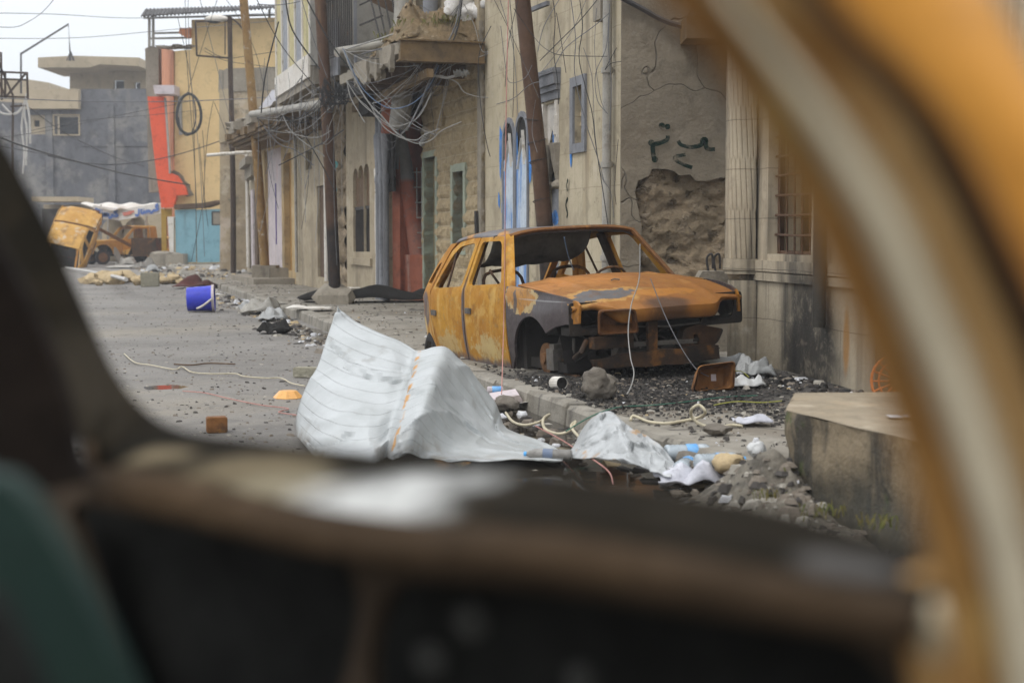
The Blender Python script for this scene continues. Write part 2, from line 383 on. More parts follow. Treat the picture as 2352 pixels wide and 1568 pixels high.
rust_roof = surf('burnt_roof', (.14, .13, .13), (.10, .09, .09), 2, layers=[
    ((.40, .18, .025), 'n', 2.4, .54, .62, .95), ((.28, .11, .016), 'n', 7, .55, .7, .6), ((.5, .32, .12), 'n', 17, .62, .72, .4)], rough=.55, bump=.3, bscale=30, bdist=.005, spec=.4)
rust_dark = surf('dark_rust', (.085, .042, .018), (.05, .028, .016), 5, layers=[((.26, .11, .022), 'n', 6, .55, .7, .8), ((.02, .018, .016), 'n', 3, .52, .66, .8)], rough=.85, bump=.4, bscale=40, bdist=.006)
rust_mid = surf('brown_rust', (.20, .085, .022), (.13, .055, .018), 5, layers=[((.36, .17, .04), 'n', 8, .56, .7, .7), ((.03, .022, .018), 'n', 4, .56, .7, .8)], rough=.8, bump=.4, bscale=40, bdist=.006)
rust_bump = surf('charred_bumper', (.075, .036, .015), (.03, .02, .014), 3.5, layers=[((.20, .085, .02), 'n', 5, .55, .68, .8), ((.012, .011, .01), 'n', 2.5, .5, .64, .9)], rough=.85, bump=.4, bscale=40, bdist=.006)
rust_bkt = surf('rusty_bucket', (.15, .06, .017), (.09, .038, .014), 5, layers=[((.30, .14, .03), 'n', 5, .57, .7, .8), ((.02, .016, .013), 'n', 4, .52, .66, .8)], rough=.8, bump=.4, bscale=40, bdist=.006)
char = surf('charred_steel', (.030, .022, .016), (.018, .015, .013), 5, layers=[((.12, .055, .018), 'n', 6, .58, .72, .7), ((.08, .075, .068), 'n', 15, .62, .74, .6)], rough=.85, bump=.5, bscale=30, bdist=.01)
rust_disc = surf('rusty_disc', (.16, .075, .028), (.10, .048, .02), 7, layers=[((.26, .14, .05), 'n', 12, .56, .7, .6)], rough=.8, bump=.3)
ash_metal = surf('ash_metal', (.16, .145, .125), (.10, .09, .08), 6, layers=[((.24, .12, .04), 'n', 9, .58, .7, .6)], rough=.75, bump=.4, bscale=40, bdist=.005, metal=.2)
lining = surf('scorched_lining', (.13, .12, .10), (.09, .083, .072), 3, layers=[((.13, .12, .10), 'n', 12, .58, .75, .6), ((.02, .02, .018), 'n', 2.4, .54, .7, .8)], rough=.95, bump=.5, bscale=30, bdist=.01)
tyre = surf('burnt_tyre', (.022, .02, .02), (.035, .032, .03), 5, rough=.9, bump=.5)

def zb(x): return .69 + .055 * (x + .70)
def inset(x, z):
    b = zb(x)
    if z <= b: i = .045 * ((z - .40) / .40) ** 2
    else: i = .045 * ((b - .40) / .40) ** 2 + .42 * (z - b)
    # the pressed crease under the windows
    i -= .012 * math.exp(-((z - (b - .055)) / .014) ** 2)
    if x > 0: i += .13 * (x / .6) ** 2
    if x < -2.2: i += .13 * ((-2.2 - x) / .75) ** 2
    return max(i, 0)
def arc(cx, cz, rx, rz, a0, a1, n):
    return [(cx + rx * math.cos(R(a0 + (a1 - a0) * i / n)), cz + rz * math.sin(R(a0 + (a1 - a0) * i / n))) for i in range(n + 1)]
def rnd(poly, r=.05, n=4):
    """round the corners of a polygon"""
    out = []
    for i in range(len(poly)):
        p0, p, p1 = Vector(poly[i - 1]), Vector(poly[i]), Vector(poly[(i + 1) % len(poly)])
        a = p0 - p; b = p1 - p; ra = min(r, a.length * .45, b.length * .45)
        A = p + a.normalized() * ra; B = p + b.normalized() * ra
        for j in range(n + 1):
            t = j / n; out.append(tuple((1 - t) ** 2 * A + 2 * t * (1 - t) * p + t * t * B))
    return out
def spanel(poly, holes, side, thick=.035, step=.07):
    m = MB()
    def mp(x, z, d):
        i = inset(x, z) + d
        return (x, i if side > 0 else W - i, z)
    m.slab(poly, holes, thick, mp, step); return m
F_DOOR = rnd([(-.665, -.02), (-.655, .30), (-.675, .695), (-1.02, 1.085), (-1.10, 1.115), (-1.585, 1.10), (-1.59, .64), (-1.575, .3), (-1.60, -.02)], .03)
F_WIN = rnd([(-.79, .715), (-1.06, 1.045), (-1.12, 1.075), (-1.525, 1.062), (-1.53, .675)], .045)
R_DOOR = rnd([(-1.625, -.02), (-1.60, .3), (-1.612, .64), (-1.61, 1.10), (-1.72, 1.098), (-2.06, 1.06), (-2.22, .97), (-2.47, .585), (-2.48, .42), (-2.42, .2), (-2.30, -.02)], .035)
R_WIN = rnd([(-1.68, .662), (-1.68, 1.055), (-2.02, 1.018), (-2.15, .935), (-2.37, .622)], .05)
QUARTER = [(-2.325, -.02), (-2.445, .2), (-2.505, .42), (-2.495, .59), (-2.245, .98), (-2.16, 1.05), (-2.30, 1.04), (-2.62, .80), (-2.95, .51), (-2.97, .30), (-2.99, .27), (-2.985, .08), (-2.95, -.02)] + arc(-2.67, -.03, .245, .21, 5, 178, 12)[::-1]
QUARTER = QUARTER[:13] + [p for p in arc(-2.67, -.03, .245, .205, 176, 4, 12)]
Q_WIN = rnd([(-2.545, .64), (-2.40, .87), (-2.49, .845), (-2.72, .66)], .02)
FENDER = [(-.64, -.02), (-.63, .30), (-.652, .70), (-.5, .70), (-.2, .69), (.1, .672), (.35, .645), (.50, .612), (.535, .58), (.53, .44), (.36, .425), (.25, .40)] + arc(-.15, .10, .37, .37, 42, 178, 14)
def lathe_y(prof, c, n=20): # axis along local y
    return prof, Matrix.Translation(Vector(c)) @ Matrix.Rotation(R(-90), 4, 'X')
def torus_pts(c, r, ax='x', n=24, a0=0, a1=360, tilt=0):
    out = []
    for i in range(n + 1):
        a = R(a0 + (a1 - a0) * i / n); u, v = r * math.cos(a), r * math.sin(a)
        out.append(Vector((c[0] + v * math.sin(tilt), c[1] + u, c[2] + v * math.cos(tilt))) if ax == 'x' else Vector((c[0] + u, c[1], c[2] + v)))
    return out
def make_wreck(t):
    for s in (1, -1):
        d = spanel(F_DOOR, [F_WIN], s).build('door', rust_door, t, smooth=40)
        i0 = inset(-1.48, .44); y0 = i0 if s > 0 else W - i0
        h = MB(); yy = sorted((y0 - s * .014, y0 + s * .01))
        h.box(-1.53, yy[0], .425, -1.41, yy[1], .475); h.build('handle', ash_metal, d)
        if s > 0:
            h = MB(); h.tube([(-.78, y0 + .01, .72), (-.77, y0 - .05, .80), (-.80, y0 - .06, .84)], .012, 5); h.build('mirror_bracket', rust_dark, d)
        d = spanel(R_DOOR, [R_WIN], s).build('door', rust_door, t, smooth=40)
        h = MB(); h.box(-2.40, yy[0], .365, -2.28, yy[1], .415); h.build('handle', ash_metal, d)
        h = MB(); a = inset(-2.12, .95) + .015; b = inset(-2.10, .64) + .015
        h.tube([(-2.10, a if s > 0 else W - a, .96), (-2.05, b if s > 0 else W - b, .64)], .012, 5); h.build('window_divider', rust_dark, d)
        spanel(QUARTER, [Q_WIN], s).build('rear_quarter', rust_rear, t, smooth=40)
        spanel(FENDER, [], s, .02).build('fender', rust_fender, t, smooth=40)
        # windscreen pillar and the dark pillar behind the doors
        m = MB()
        def ap(u, v):
            x = -.62 + (-1.03 + .62) * v; z = .70 + (1.135 - .70) * v
            o = (x + (0, .05, .07, .03)[min(3, int(u * 3 + .5))] - .03, inset(x, z) + (0, .004, .05, .06)[min(3, int(u * 3 + .5))], z)
            return (o[0], o[1] if s > 0 else W - o[1], o[2])
        m.grid(ap, 3, 8); m.build('windscreen_pillar', rust_mid if s < 0 else rust_door, t, smooth=60)
        m = MB()
        for z0, z1 in ((-.02, .64), (.64, 1.09)):
            a, b = inset(-1.6, z0) + .045, inset(-1.6, z1) + .045
            m.beam((-1.60, a if s > 0 else W - a, z0), (-1.605, b if s > 0 else W - b, z1), .05, .11, up=(1, 0, 0))
        m.build('centre_pillar', rust_dark, t)
        m = MB(); ys = (.03, .16) if s > 0 else (W - .16, W - .03)
        m.box(-2.42, ys[0], -.10, -.50, ys[1], -.015); m.build('sill', rust_fender, t)
    # roof with turned-down edges
    def roof(u, v):
        x = -1.015 - 1.27 * u; y = v * W; e = abs(v - .5) * 2
        i = inset(x, 1.10) + .012; y = i + (W - 2 * i) * v
        z = 1.125 + .05 * (1 - e ** 4) - .055 * max(0, (u - .45) / .55) ** 2 - .03 * max(0, .12 - u) / .12
        if e > .97: z -= .02
        return (x, y, z)
    m = MB(); m.grid(roof, 22, 30); o = m.build('roof', rust_roof, t, smooth=50)
    sm = o.modifiers.new('thick', 'SOLIDIFY'); sm.thickness = .02; sm.offset = -1
    m = MB(); m.tube([(-1.00, inset(-1, 1.1) + .03 + (W - 2 * inset(-1, 1.1) - .06) * i / 12, 1.112 + .05 * (1 - abs(i / 6 - 1) ** 4)) for i in range(13)], .022, 6); m.build('windscreen_header', rust_mid, t, smooth=60)
    # hatch frame at the back
    m = MB()
    for yy in (.30, W - .30): m.beam((-2.28, yy, 1.06), (-2.93, yy - .06 * (1 if yy < 1 else -1), .52), .07, .03)
    m.box(-2.99, .22, .47, -2.90, W - .22, .53); m.box(-2.97, .2, .0, -2.93, W - .2, .28); m.build('hatch', rust_rear, t)
    m = MB(); m.slab([(.16, .46), (.16, .5), (W - .16, .5), (W - .16, .46)], [], .03, lambda y, z, d: (-2.96 - d, y, z), .2)
    m.grid(lambda u, v: (-2.90 - .14 * u, .14 + (W - .28) * v, .545 - .07 * u), 2, 10); m.build('spoiler', rust_mid, t)
    # bonnet
    def hood(u, v):
        y = .07 + (W - .14) * v; c = (y - W / 2) / (W / 2 - .07)
        mid = 1 / (1 + math.exp((abs(c) - .66) * 30))
        xf = .545 + .12 * mid - .04 * c * c
        x = -.52 + (xf + .52) * min(1, u / .86)
        zp = .712 - .035 * ((x + .52) / .5) if x < 0 else .676 - .09 * (x / .55) - .05 * (x / .6) ** 3
        z = zp + .055 * (1 - c * c) * min(1, 1.15 - max(0, x) * .7)
        z += .012 * math.exp(-((abs(c) - .62) / .05) ** 2)
        if u > .86: k = (u - .86) / .14; z -= k * (.035 + .075 * mid); x += .012 * math.sin(k * 3.1) - .02 * k
        return (x, y, z)
    m = MB(); m.grid(hood, 44, 48); o = m.build('bonnet', rust_hood, t, smooth=40)
    sm = o.modifiers.new('thick', 'SOLIDIFY'); sm.thickness = .012; sm.offset = -1
    # nose: headlight openings, the hanging lamp buckets, cross members
    for s in (1, -1):
        def fp(u, v, d, s=s): return (.475 + d * -.3 - .06 * u * 0, u if s > 0 else W - u, v)
        m = MB(); m.slab(rnd([(.05, .34), (.05, .60), (.47, .60), (.47, .34)], .03), [rnd([(.16, .385), (.12, .50), (.15, .575), (.43, .57), (.43, .385)], .04), arc(.088, .50, .022, .03, 0, 330, 8)], .04, fp, .1)
        m.build('headlight_panel', char, t)
    def bucket(m, c, sx, sy, sz, q):
        m.m = Matrix.Translation(Vector(c)) @ q
        o1 = rnd([(-sy, -sz), (-sy, sz), (sy * .9, sz), (sy * 1.1, -sz)], sz * .35); n = len(o1)
        prof = [(1, 0), (.97, .0), (.80, -.55), (.55, -1)]
        vs_ = [(x * sx, p[0] * s_, p[1] * s_) for s_, x in [(1.04, -.05), (1.0, .0), (.90, -.55), (.55, -1)] for p in o1] + [(x * sx, p[0] * s_, p[1] * s_) for s_, x in [(.50, -.95), (.86, -.55), (.93, -.0)] for p in o1]
        rows = 7
        fs = [(r * n + i, r * n + (i + 1) % n, (r + 1) * n + (i + 1) % n, (r + 1) * n + i) for r in range(rows - 1) for i in range(n)] + [((rows - 1) * n + i, (rows - 1) * n + (i + 1) % n, (i + 1) % n, i) for i in range(n)]
        fs.append(tuple(4 * n + i for i in range(n)))
        m.add(vs_, fs); m.m = Matrix.Identity(4)
    m = MB(); bucket(m, (.70, .36, .445), .16, .155, .095, Matrix.Rotation(R(-12), 4, 'Z') @ Matrix.Rotation(R(8), 4, 'Y')); m.build('headlight_bucket', rust_bkt, t, smooth=35)
    m = MB(); m.box(.50, .20, .235, .60, .50, .325); m.box(.52, .50, .22, .58, .56, .34); m.tube([(.5, .18, .3), (.56, .1, .22), (.4, .12, .16)], .02); m.build('lamp_bracket', rust_bump, t)
    m = MB(); m.slab(rnd([(1.02, .14), (1.06, .33), (1.20, .36), (1.46, .30), (1.40, .20), (1.25, .12)], .03), [rnd([(1.15, .2), (1.15, .28), (1.19, .28), (1.19, .2)], .01)], .08, lambda u, v, d: (.52 - d - .12 * max(0, u - 1.2), u, v), .1); m.build('corner_panel', rust_bump, t)
    m = MB(); m.slab([(.70, .14), (.695, .52), (.79, .52), (.775, .14)], [], .04, lambda u, v, d: (.575 - d, u, v), .1); m.build('grille_post', rust_bump, t)
    m = MB(); m.slab([(.22, .085), (.20, .15), (.55, .185), (1.35, .185), (1.36, .075), (.9, .06)], [], .06, lambda u, v, d: (.62 - d - .05 * ((u - .77) / .6) ** 2, u, v + .006 * math.sin(u * 17)), .08); m.build('bumper_beam', rust_bump, t, smooth=40)
    m = MB(); m.beam((.50, .45, .245), (.50, 1.18, .225), .05, .035); m.beam((.5, .47, .25), (.44, .44, .12), .04, .04); m.box(.38, .46, .1, .45, 1.2, .24); m.build('radiator_frame', ash_metal, t)
    m = MB(); m.tube([(.50, .55, .385), (.53, .9, .365), (.50, 1.24, .37), (.44, 1.3, .42), (.42, 1.3, .5)], .008, 5); m.tube([(.3, .5, .3), (.48, .62, .33), (.5, .66, .2)], .014, 5); m.build('bonnet_cable', ash_metal, t)
    m = MB(); rr = random.Random(3)
    m.box(-.5, .14, .02, .22, W - .14, .10); m.box(-.52, .10, .0, -.46, W - .10, .66)
    m.box(.30, .06, .34, .44, W - .06, .40)
    for i in range(26):
        x, y, z = rr.uniform(-.3, .36), rr.uniform(.25, 1.3), rr.uniform(.1, .44)
        m.rock((x, y, z), (rr.uniform(.04, .14),) * 3, i, .4, 1)
    for i in range(12): m.tube(crom([(rr.uniform(-.2, .4), rr.uniform(.2, 1.35), rr.uniform(.1, .5)) for _ in range(4)], 4), .012, 4)
    m.build('engine_bay', DARK, t)
    m = MB(); rr = random.Random(14)
    for i in range(9): m.tube(crom([(rr.uniform(.2, .52), rr.uniform(.2, W - .2), rr.uniform(.12, .46)) for _ in range(3)], 4), rr.uniform(.006, .014), 4)
    for i in range(7): x, y, z = rr.uniform(.35, .5), rr.uniform(.2, W - .2), rr.uniform(.1, .4); m.beam((x, y, z), (x + rr.uniform(-.05, .08), y + rr.uniform(-.12, .12), z + rr.uniform(-.1, .1)), .05, .008)
    for i in range(5): m.rock((rr.uniform(.3, .46), rr.uniform(.3, W - .3), rr.uniform(.12, .3)), (.06, .07, .05), i + 60, .4, 1)
    m.build('engine_scraps', char, t)
    m = MB(); m.grid(lambda u, v: (-.15 + .40 * math.cos(math.pi * u), .10 + .4 * v, .10 + .40 * math.sin(math.pi * u)), 12, 3); m.box(-.55, .45, -.02, .25, .50, .5); m.box(-.60, .07, -.1, -.53, .5, .60); m.build('wheel_arch', DARK, t)
    # front hub standing on the ground, strut, disc
    m = MB(); pr, mt = lathe_y([(0, -.035), (.045, -.035), (.05, 0), (.125, .0), (.125, .022), (.06, .03), (.05, .09), (0, .09)], (-.14, .13, .115)); m.lathe(pr, 22, mt); m.build('brake_disc', rust_disc, t, smooth=40)
    m = MB(); m.box(-.075, .10, .03, .055, .26, .20); m.box(-.05, .12, .20, .03, .25, .24); m.rock((.0, .22, .03), (.06, .06, .05), 4, .3, 1)
    m.beam((-.13, .24, .12), (-.10, .30, .30), .05, .09); m.beam((-.10, .30, .28), (-.06, .30, .47), .06, .05); m.tube([(-.1, .3, .1), (-.12, .6, .06)], .03); m.tube(crom([(.03, .24, .12), (.12, .22, .10), (.22, .2, .15), (.24, .2, .3)], 5), .013, 5); m.build('suspension', ash_metal, t)
    m = MB(); m.beam((-.13, .16, -.01), (-.13, .16, -.14), .07, .04, up=(1, 0, 0)); m.tube([(-.5, .2, -.03), (.3, .2, -.02)], .03); m.build('lower_arm', rust_dark, t)
    for s in (1, -1):
        yc = .13 if s > 0 else W - .13
        mt = Matrix.Translation(Vector((-2.66, yc, -.02))) @ Matrix.Rotation(R(90 if s > 0 else -90), 4, 'X')
        m = MB(); m.lathe([(.11, .07), (.135, .075), (.19, .05), (.205, .0), (.19, -.05), (.12, -.07)], 24, mt); o = m.build('wheel', tyre, t, smooth=50)
        m = MB(); m.lathe([(.135, .05), (.125, .065), (.11, .03), (.07, .02), (.05, .04), (0, .045)], 24, mt); m.build('rim', ash_metal, o, smooth=40)
    # floor and the burnt-out cabin
    m = MB(); m.box(-2.9, .1, -.04, -.46, W - .1, -.01); m.build('floor_pan', DARK, t)
    m = MB(); m.tube([(-.62, .1, .645), (-.66, .7, .66), (-.62, W - .1, .645)], .03, 6); m.box(-.72, .5, .60, -.60, .95, .65); m.grid(lambda u, v: (-.46 - .15 * u, .1 + (W - .2) * v, .705 - .06 * u + .01 * math.sin(v * 30)), 2, 16); m.build('dashboard', rust_dark, t)
    m = MB(); m.tube(torus_pts((-.80, 1.08, .66), .18, 'x', 20, tilt=.6), .011, 6, cap=False); m.tube([(-.64, 1.08, .6), (-.80, 1.08, .66), (-.80, .92, .66)], .014, 5); m.build('steering_wheel', rust_dark, t)
    for yc in (.40, 1.10):
        m = MB()
        m.tube(crom([(-1.38, yc - .21, .1), (-1.50, yc - .2, .5), (-1.60, yc - .16, .76), (-1.60, yc + .16, .76), (-1.50, yc + .2, .5), (-1.38, yc + .21, .1)], 4), .016, 5)
        for z in (.25, .36, .47, .58): m.tube([(-1.40 - (z - .1) * .26, yc - .19, z), (-1.40 - (z - .1) * .26, yc + .19, z)], .008, 4)
        m.tube([(-.95, yc - .2, .16), (-1.4, yc - .2, .12), (-1.4, yc + .2, .12), (-.95, yc + .2, .16), (-.95, yc - .2, .16)], .015, 5); m.build('seat_frame', rust_dark, t)
    m = MB(); m.tube([(-2.1, .2, .1), (-2.2, .2, .5), (-2.2, W - .2, .5), (-2.1, W - .2, .1)], .016, 5); m.build('rear_seat_frame', rust_dark, t)
    # roof lining hanging down behind the windscreen
    m = MB(); rr = random.Random(8)
    def hang(u, v):
        y = .20 + .98 * v; drop = .30 - .05 * abs(v - .4) + .016 * noise.noise(Vector((v * 9, 0, 0))) + (.03 if v > .9 else 0) - .05 * max(0, v - .85) / .15
        return (-1.28 - .55 * u + .10 * math.sin(3.1 * u), y, 1.12 - drop * math.sin(min(1, u * 1.08) * 1.57) - .01 * noise.noise(Vector((u * 6, v * 8, 2))))
    m.grid(hang, 12, 30); o = m.build('roof_lining', lining, t, smooth=60); sm = o.modifiers.new('thick', 'SOLIDIFY'); sm.thickness = .006
    m = MB(); m.tube([(.05, .74, .735), (.03, .70, .742), (.05, .66, .735)], .006, 4); m.build('hood_catch', ash_metal, t)
wreck = thing('burnt_car', 'burnt-out rusty orange hatchback on its bare hubs on the pavement, bonnet towards the street corner', 'car', (0, 0, 0))
CARG = G(1240, 862, .13)
MW.clear()
wreck.location = (CARG.x, CARG.y, .135); wreck.rotation_euler = (.045, 0, R(-65.74))
make_wreck(wreck)
# ================================================================== THE STREET FRONT
def cream_mat(name, c1, c2, extra=(), brick=None, **k):
    ls = [((.30, .22, .12), 'S', 1.6, .50, .74, .65), ((.15, .12, .085), 's', 3.5, .53, .72, .65), ((.56, .50, .40), 'n', 1.2, .54, .72, .6), ((.12, .10, .075), 'n', 6, .60, .72, .6), ((.20, .16, .11), 'n', .8, .56, .7, .5)] + list(extra)
    rel = list(k.pop('relief', []))
    if brick: ls.append(brick); rel.append((len(ls) - 1, -1.2))
    return surf(name, c1, c2, .9, layers=ls, relief=rel, **k)
M_cream = cream_mat('cream_stone', (.47, .405, .29), (.40, .345, .24), brick=((.26, .21, .14), 'b', (.62, .42, .006), .2, .8, .55), bump=.35, bscale=14, rough=.85)
M_stone = surf('rough_stone_blocks', (.37, .285, .165), (.46, .36, .22), 1.5, layers=[((.20, .15, .085), 'S', 4, .52, .75, .7), ((.55, .45, .30), 'n', 9, .55, .7, .5), ((.56, .48, .35), 'b', (.46, .215, .010), .3, .8, .45), ((.13, .095, .05), 'n', 5, .6, .75, .6)], rough=.95, bump=1.0, bscale=9, bdist=.06, relief=[(2, .5)])
M_rough = surf('rough_plaster', (.22, .185, .135), (.185, .155, .115), 1.1, layers=[((.15, .12, .085), 'n', 1.7, .5, .68, .7), ((.27, .235, .18), 'n', 5, .56, .75, .5), ((.07, .06, .05), 'v', .8, .0, .006, .5), ((.115, .088, .06), 'S', 2.2, .56, .74, .6)], rough=.95, bump=.9, bscale=11, bdist=.03, relief=[(2, -.6)])
M_rubble = surf('bare_rubble_stone', (.30, .23, .15), (.20, .155, .10), 3, layers=[((.42, .34, .25), 'n', 4, .55, .7, .7), ((.10, .078, .05), 'n', 7, .57, .7, .8), ((.46, .37, .27), 'n', 2, .58, .7, .6)], rough=.95, bump=1.0, bscale=9, bdist=.06, relief=[(0, .6), (1, -.8)])
M_colb = surf('sooty_limestone', (.44, .375, .275), (.36, .305, .22), 1.0, layers=[((.13, .11, .085), 's', 1.6, .46, .66, .9), ((.035, .032, .028), 's', 2.6, .53, .66, .9), ((.55, .42, .25), 's', 1.1, .60, .7, .5), ((.58, .54, .46), 'n', 2.5, .6, .75, .5), ((.06, .05, .04), 'b', (.98, .43, .006), .3, .8, .5), ((.02, .018, .016), 'e', (3.0, .1, .0, .75, 1, 1.25, .8, 1.6), .45, 1.1, .95), ((.30, .14, .03), 'e', (2.35, .1, .35, .07, 1, .3, .6, 5), .4, 1.1, .8)], rough=.85, bump=.4, bscale=16, relief=[(4, -1.5)])
M_beige = cream_mat('beige_render', (.40, .335, .235), (.33, .275, .19), bump=.4, bscale=12)
M_ochre = cream_mat('ochre_render', (.50, .36, .18), (.43, .32, .17), bump=.3, bscale=12)
M_pinkw = surf('pinkish_white_paint', (.56, .49, .50), (.47, .42, .43), 1.2, layers=[((.48, .25, .2), 'S', 2.5, .58, .72, .5), ((.3, .25, .2), 's', 4, .58, .72, .6)], bump=.3, bscale=14)
M_red = surf('red_painted_render', (.36, .115, .065), (.30, .10, .06), 2, layers=[((.50, .42, .36), 's', 5, .60, .72, .7), ((.14, .06, .04), 'n', 4, .56, .72, .6), ((.48, .24, .17), 'n', 1.4, .55, .72, .5)], bump=.35, bscale=14)
M_greyp = surf('grey_paint', (.22, .225, .24), (.17, .175, .19), 2, layers=[((.34, .33, .32), 's', 5, .58, .7, .6), ((.09, .08, .075), 's', 3, .58, .72, .6)], bump=.3)
M_white = surf('flaking_whitewash', (.66, .63, .58), (.58, .54, .48), 2, layers=[((.33, .28, .2), 'n', 3.5, .58, .66, .8), ((.25, .2, .15), 's', 3, .6, .74, .5)], bump=.4)
M_conc = surf('weathered_concrete', (.24, .21, .165), (.31, .275, .22), 1.5, layers=[((.10, .085, .065), 'S', 2.5, .52, .72, .75), ((.4, .36, .29), 'n', 5, .58, .74, .5), ((.05, .042, .034), 's', 4, .6, .72, .6)], bump=.7, bscale=14, bdist=.03)
M_brownc = surf('brown_stained_concrete', (.19, .125, .06), (.13, .09, .05), 2.5, layers=[((.06, .045, .03), 'n', 3, .52, .7, .8), ((.3, .24, .16), 'n', 6, .6, .74, .5)], bump=.7, bscale=14)
M_yellow = surf('pale_yellow_render', (.66, .48, .235), (.60, .43, .21), .5, layers=[((.46, .33, .16), 'S', 1.0, .56, .74, .5), ((.10, .085, .07), 'n', 9, .72, .76, .8), ((.33, .26, .15), 's', 2, .62, .74, .5)], bump=.15, bscale=8)
M_orange = surf('orange_render', (.56, .23, .11), (.50, .20, .10), .8, bump=.1)
M_redp = surf('bright_red_panel', (.72, .10, .035), (.66, .085, .03), .8, layers=[((.45, .08, .04), 'n', 2, .6, .74, .6)], rough=.45, bump=.1)
M_sootw = surf('soot_blackened_wall', (.085, .087, .098), (.14, .14, .148), .3, layers=[((.25, .235, .21), 'n', .8, .46, .66, .75), ((.06, .06, .066), 'n', 1.9, .5, .66, .7), ((.035, .036, .042), 'S', .6, .55, .75, .7), ((.27, .25, .22), 'n', 2.5, .66, .76, .6), ((.2, .19, .17), 's', 1.6, .64, .74, .6)], bump=.3, bscale=4)
M_tan = surf('tan_render', (.44, .36, .245), (.38, .31, .21), .5, layers=[((.25, .2, .14), 'S', 1.2, .58, .74, .6)], bump=.2, bscale=6)
M_wood = surf('weathered_wood', (.12, .075, .045), (.08, .05, .032), 3, layers=[((.2, .15, .1), 's', 12, .55, .7, .6)], bump=.5)
M_iron = surf('black_iron', (.03, .028, .027), (.05, .045, .042), 5, layers=[((.16, .08, .035), 'n', 8, .58, .72, .6)], rough=.7, bump=.3)
M_rustbar = surf('rusty_bars', (.11, .06, .034), (.075, .045, .03), 6, layers=[((.3, .2, .13), 'n', 14, .58, .7, .6)], rough=.85, bump=.4)
M_pipe = surf('grey_pipe', (.36, .34, .30), (.28, .265, .235), 3, layers=[((.16, .13, .1), 'n', 4, .56, .72, .7), ((.22, .13, .06), 'S', 5, .6, .72, .5)], bump=.25, rough=.6)
M_blue = surf('blue_flaking_board', (.50, .56, .62), (.38, .46, .56), 2.5, layers=[((.06, .19, .48), 'S', 3.5, .46, .58, .9), ((.7, .7, .68), 's', 6, .56, .68, .7), ((.1, .1, .1), 'n', 5, .66, .74, .8)], bump=.3, rough=.6)
M_teal = surf('pale_blue_sheet_metal', (.20, .37, .43), (.17, .33, .39), .8, layers=[((.26, .15, .07), 'n', 2.6, .64, .74, .7), ((.13, .2, .22), 's', 3, .6, .74, .5), ((.3, .2, .1), 's', 5, .64, .74, .5)], bump=.15, rough=.5)
M_greenf = surf('pale_green_frame', (.36, .39, .30), (.30, .33, .26), 2, layers=[((.2, .18, .13), 'S', 4, .58, .74, .6)], bump=.3)
M_paintb = surf('blue_spray_paint', (.05, .20, .55), (.07, .25, .60), 6, layers=[((.30, .36, .46), 'n', 9, .52, .66, .8)], bump=.1)
M_paintg = surf('green_spray_paint', (.006, .018, .014), (.008, .022, .017), 6, layers=[((.10, .095, .07), 'n', 16, .60, .74, .5)], bump=.4, spec=.05)
M_glass = surf('dim_window', (.05, .055, .06), (.035, .04, .045), 2, rough=.25, bump=0)
M_slot = surf('shadowed_recess', (.06, .05, .04), (.04, .034, .028), 2, rough=.95)

for mm in (M_paintb, M_paintg):
    q = mm.node_tree; N_ = q.nodes; b_ = N_['Principled BSDF']; a_ = N_.new('ShaderNodeTexNoise'); a_.inputs['Scale'].default_value = 7; a_.inputs['Detail'].default_value = 8; a_.inputs['Roughness'].default_value = .75
    r_ = N_.new('ShaderNodeMapRange'); r_.inputs[1].default_value = .30; r_.inputs[2].default_value = .52
    q.links.new(a_.outputs[0], r_.inputs[0]); q.links.new(r_.outputs[0], b_.inputs['Alpha'])
def front(name, label, p0, p1, z0=.12, cat='building', group=None):
    """a house on the line p0 (near) -> p1 (far); local x runs along it, local +y faces the street"""
    d = Vector((p1[0] - p0[0], p1[1] - p0[1])); t = thing(name, label, cat, (p0[0], p0[1], z0), math.atan2(d.y, d.x), group)
    return t, d.length
def px_rect(t, x0, y0, x1, y1, off=0):
    a, b = LOC(t, x0, y0, off), LOC(t, x1, y1, off)
    return (min(a[0], b[0]), min(a[1], b[1]), max(a[0], b[0]), max(a[1], b[1]))
def RP(r): return [(r[0], r[1]), (r[2], r[1]), (r[2], r[3]), (r[0], r[3])]
def archp(r, n=8):
    w = (r[2] - r[0]) / 2; c = (r[0] + w, r[3] - w)
    return [(r[0], r[1]), (r[2], r[1])] + [(c[0] + w * math.cos(math.pi * i / n), c[1] + w * 1.0 * math.sin(math.pi * i / n)) for i in range(n + 1)]
def wall(t, outer, holes, mat, thick=.28, depth=5, step=.5, body=True, name='wall', rough_edge=0, bulge=0, row=0):
    m = MB()
    def mp(u, v, d): return (u, -d + (bulge * noise.noise(Vector((u * 1.3, v * 1.3, 1))) if d == 0 else 0) + ((.045 * (1 - abs(2 * ((v / row) % 1) - 1) ** 3) + .035 * noise.noise(Vector((u * 5, v * 9, 4))) + .02 * noise.noise(Vector((u * 14, v * 16, 1)))) if row and d == 0 else 0), v)
    m.slab(outer, holes, thick, mp, step)
    xs = [p[0] for p in outer]; zs = [p[1] for p in outer]
    if body: m.box(min(xs) + .003, -depth, min(zs), max(xs) - .003, -thick - .35, max(zs) - .02, 1); m.box(min(xs) + .003, -thick - .351, min(zs), min(xs) + .2, -thick + .002, max(zs) - .03, 0); m.box(max(xs) - .2, -thick - .351, min(zs), max(xs) - .003, -thick + .002, max(zs) - .03, 0)
    return m.build(name, [mat, DARK], t, recalc=True)
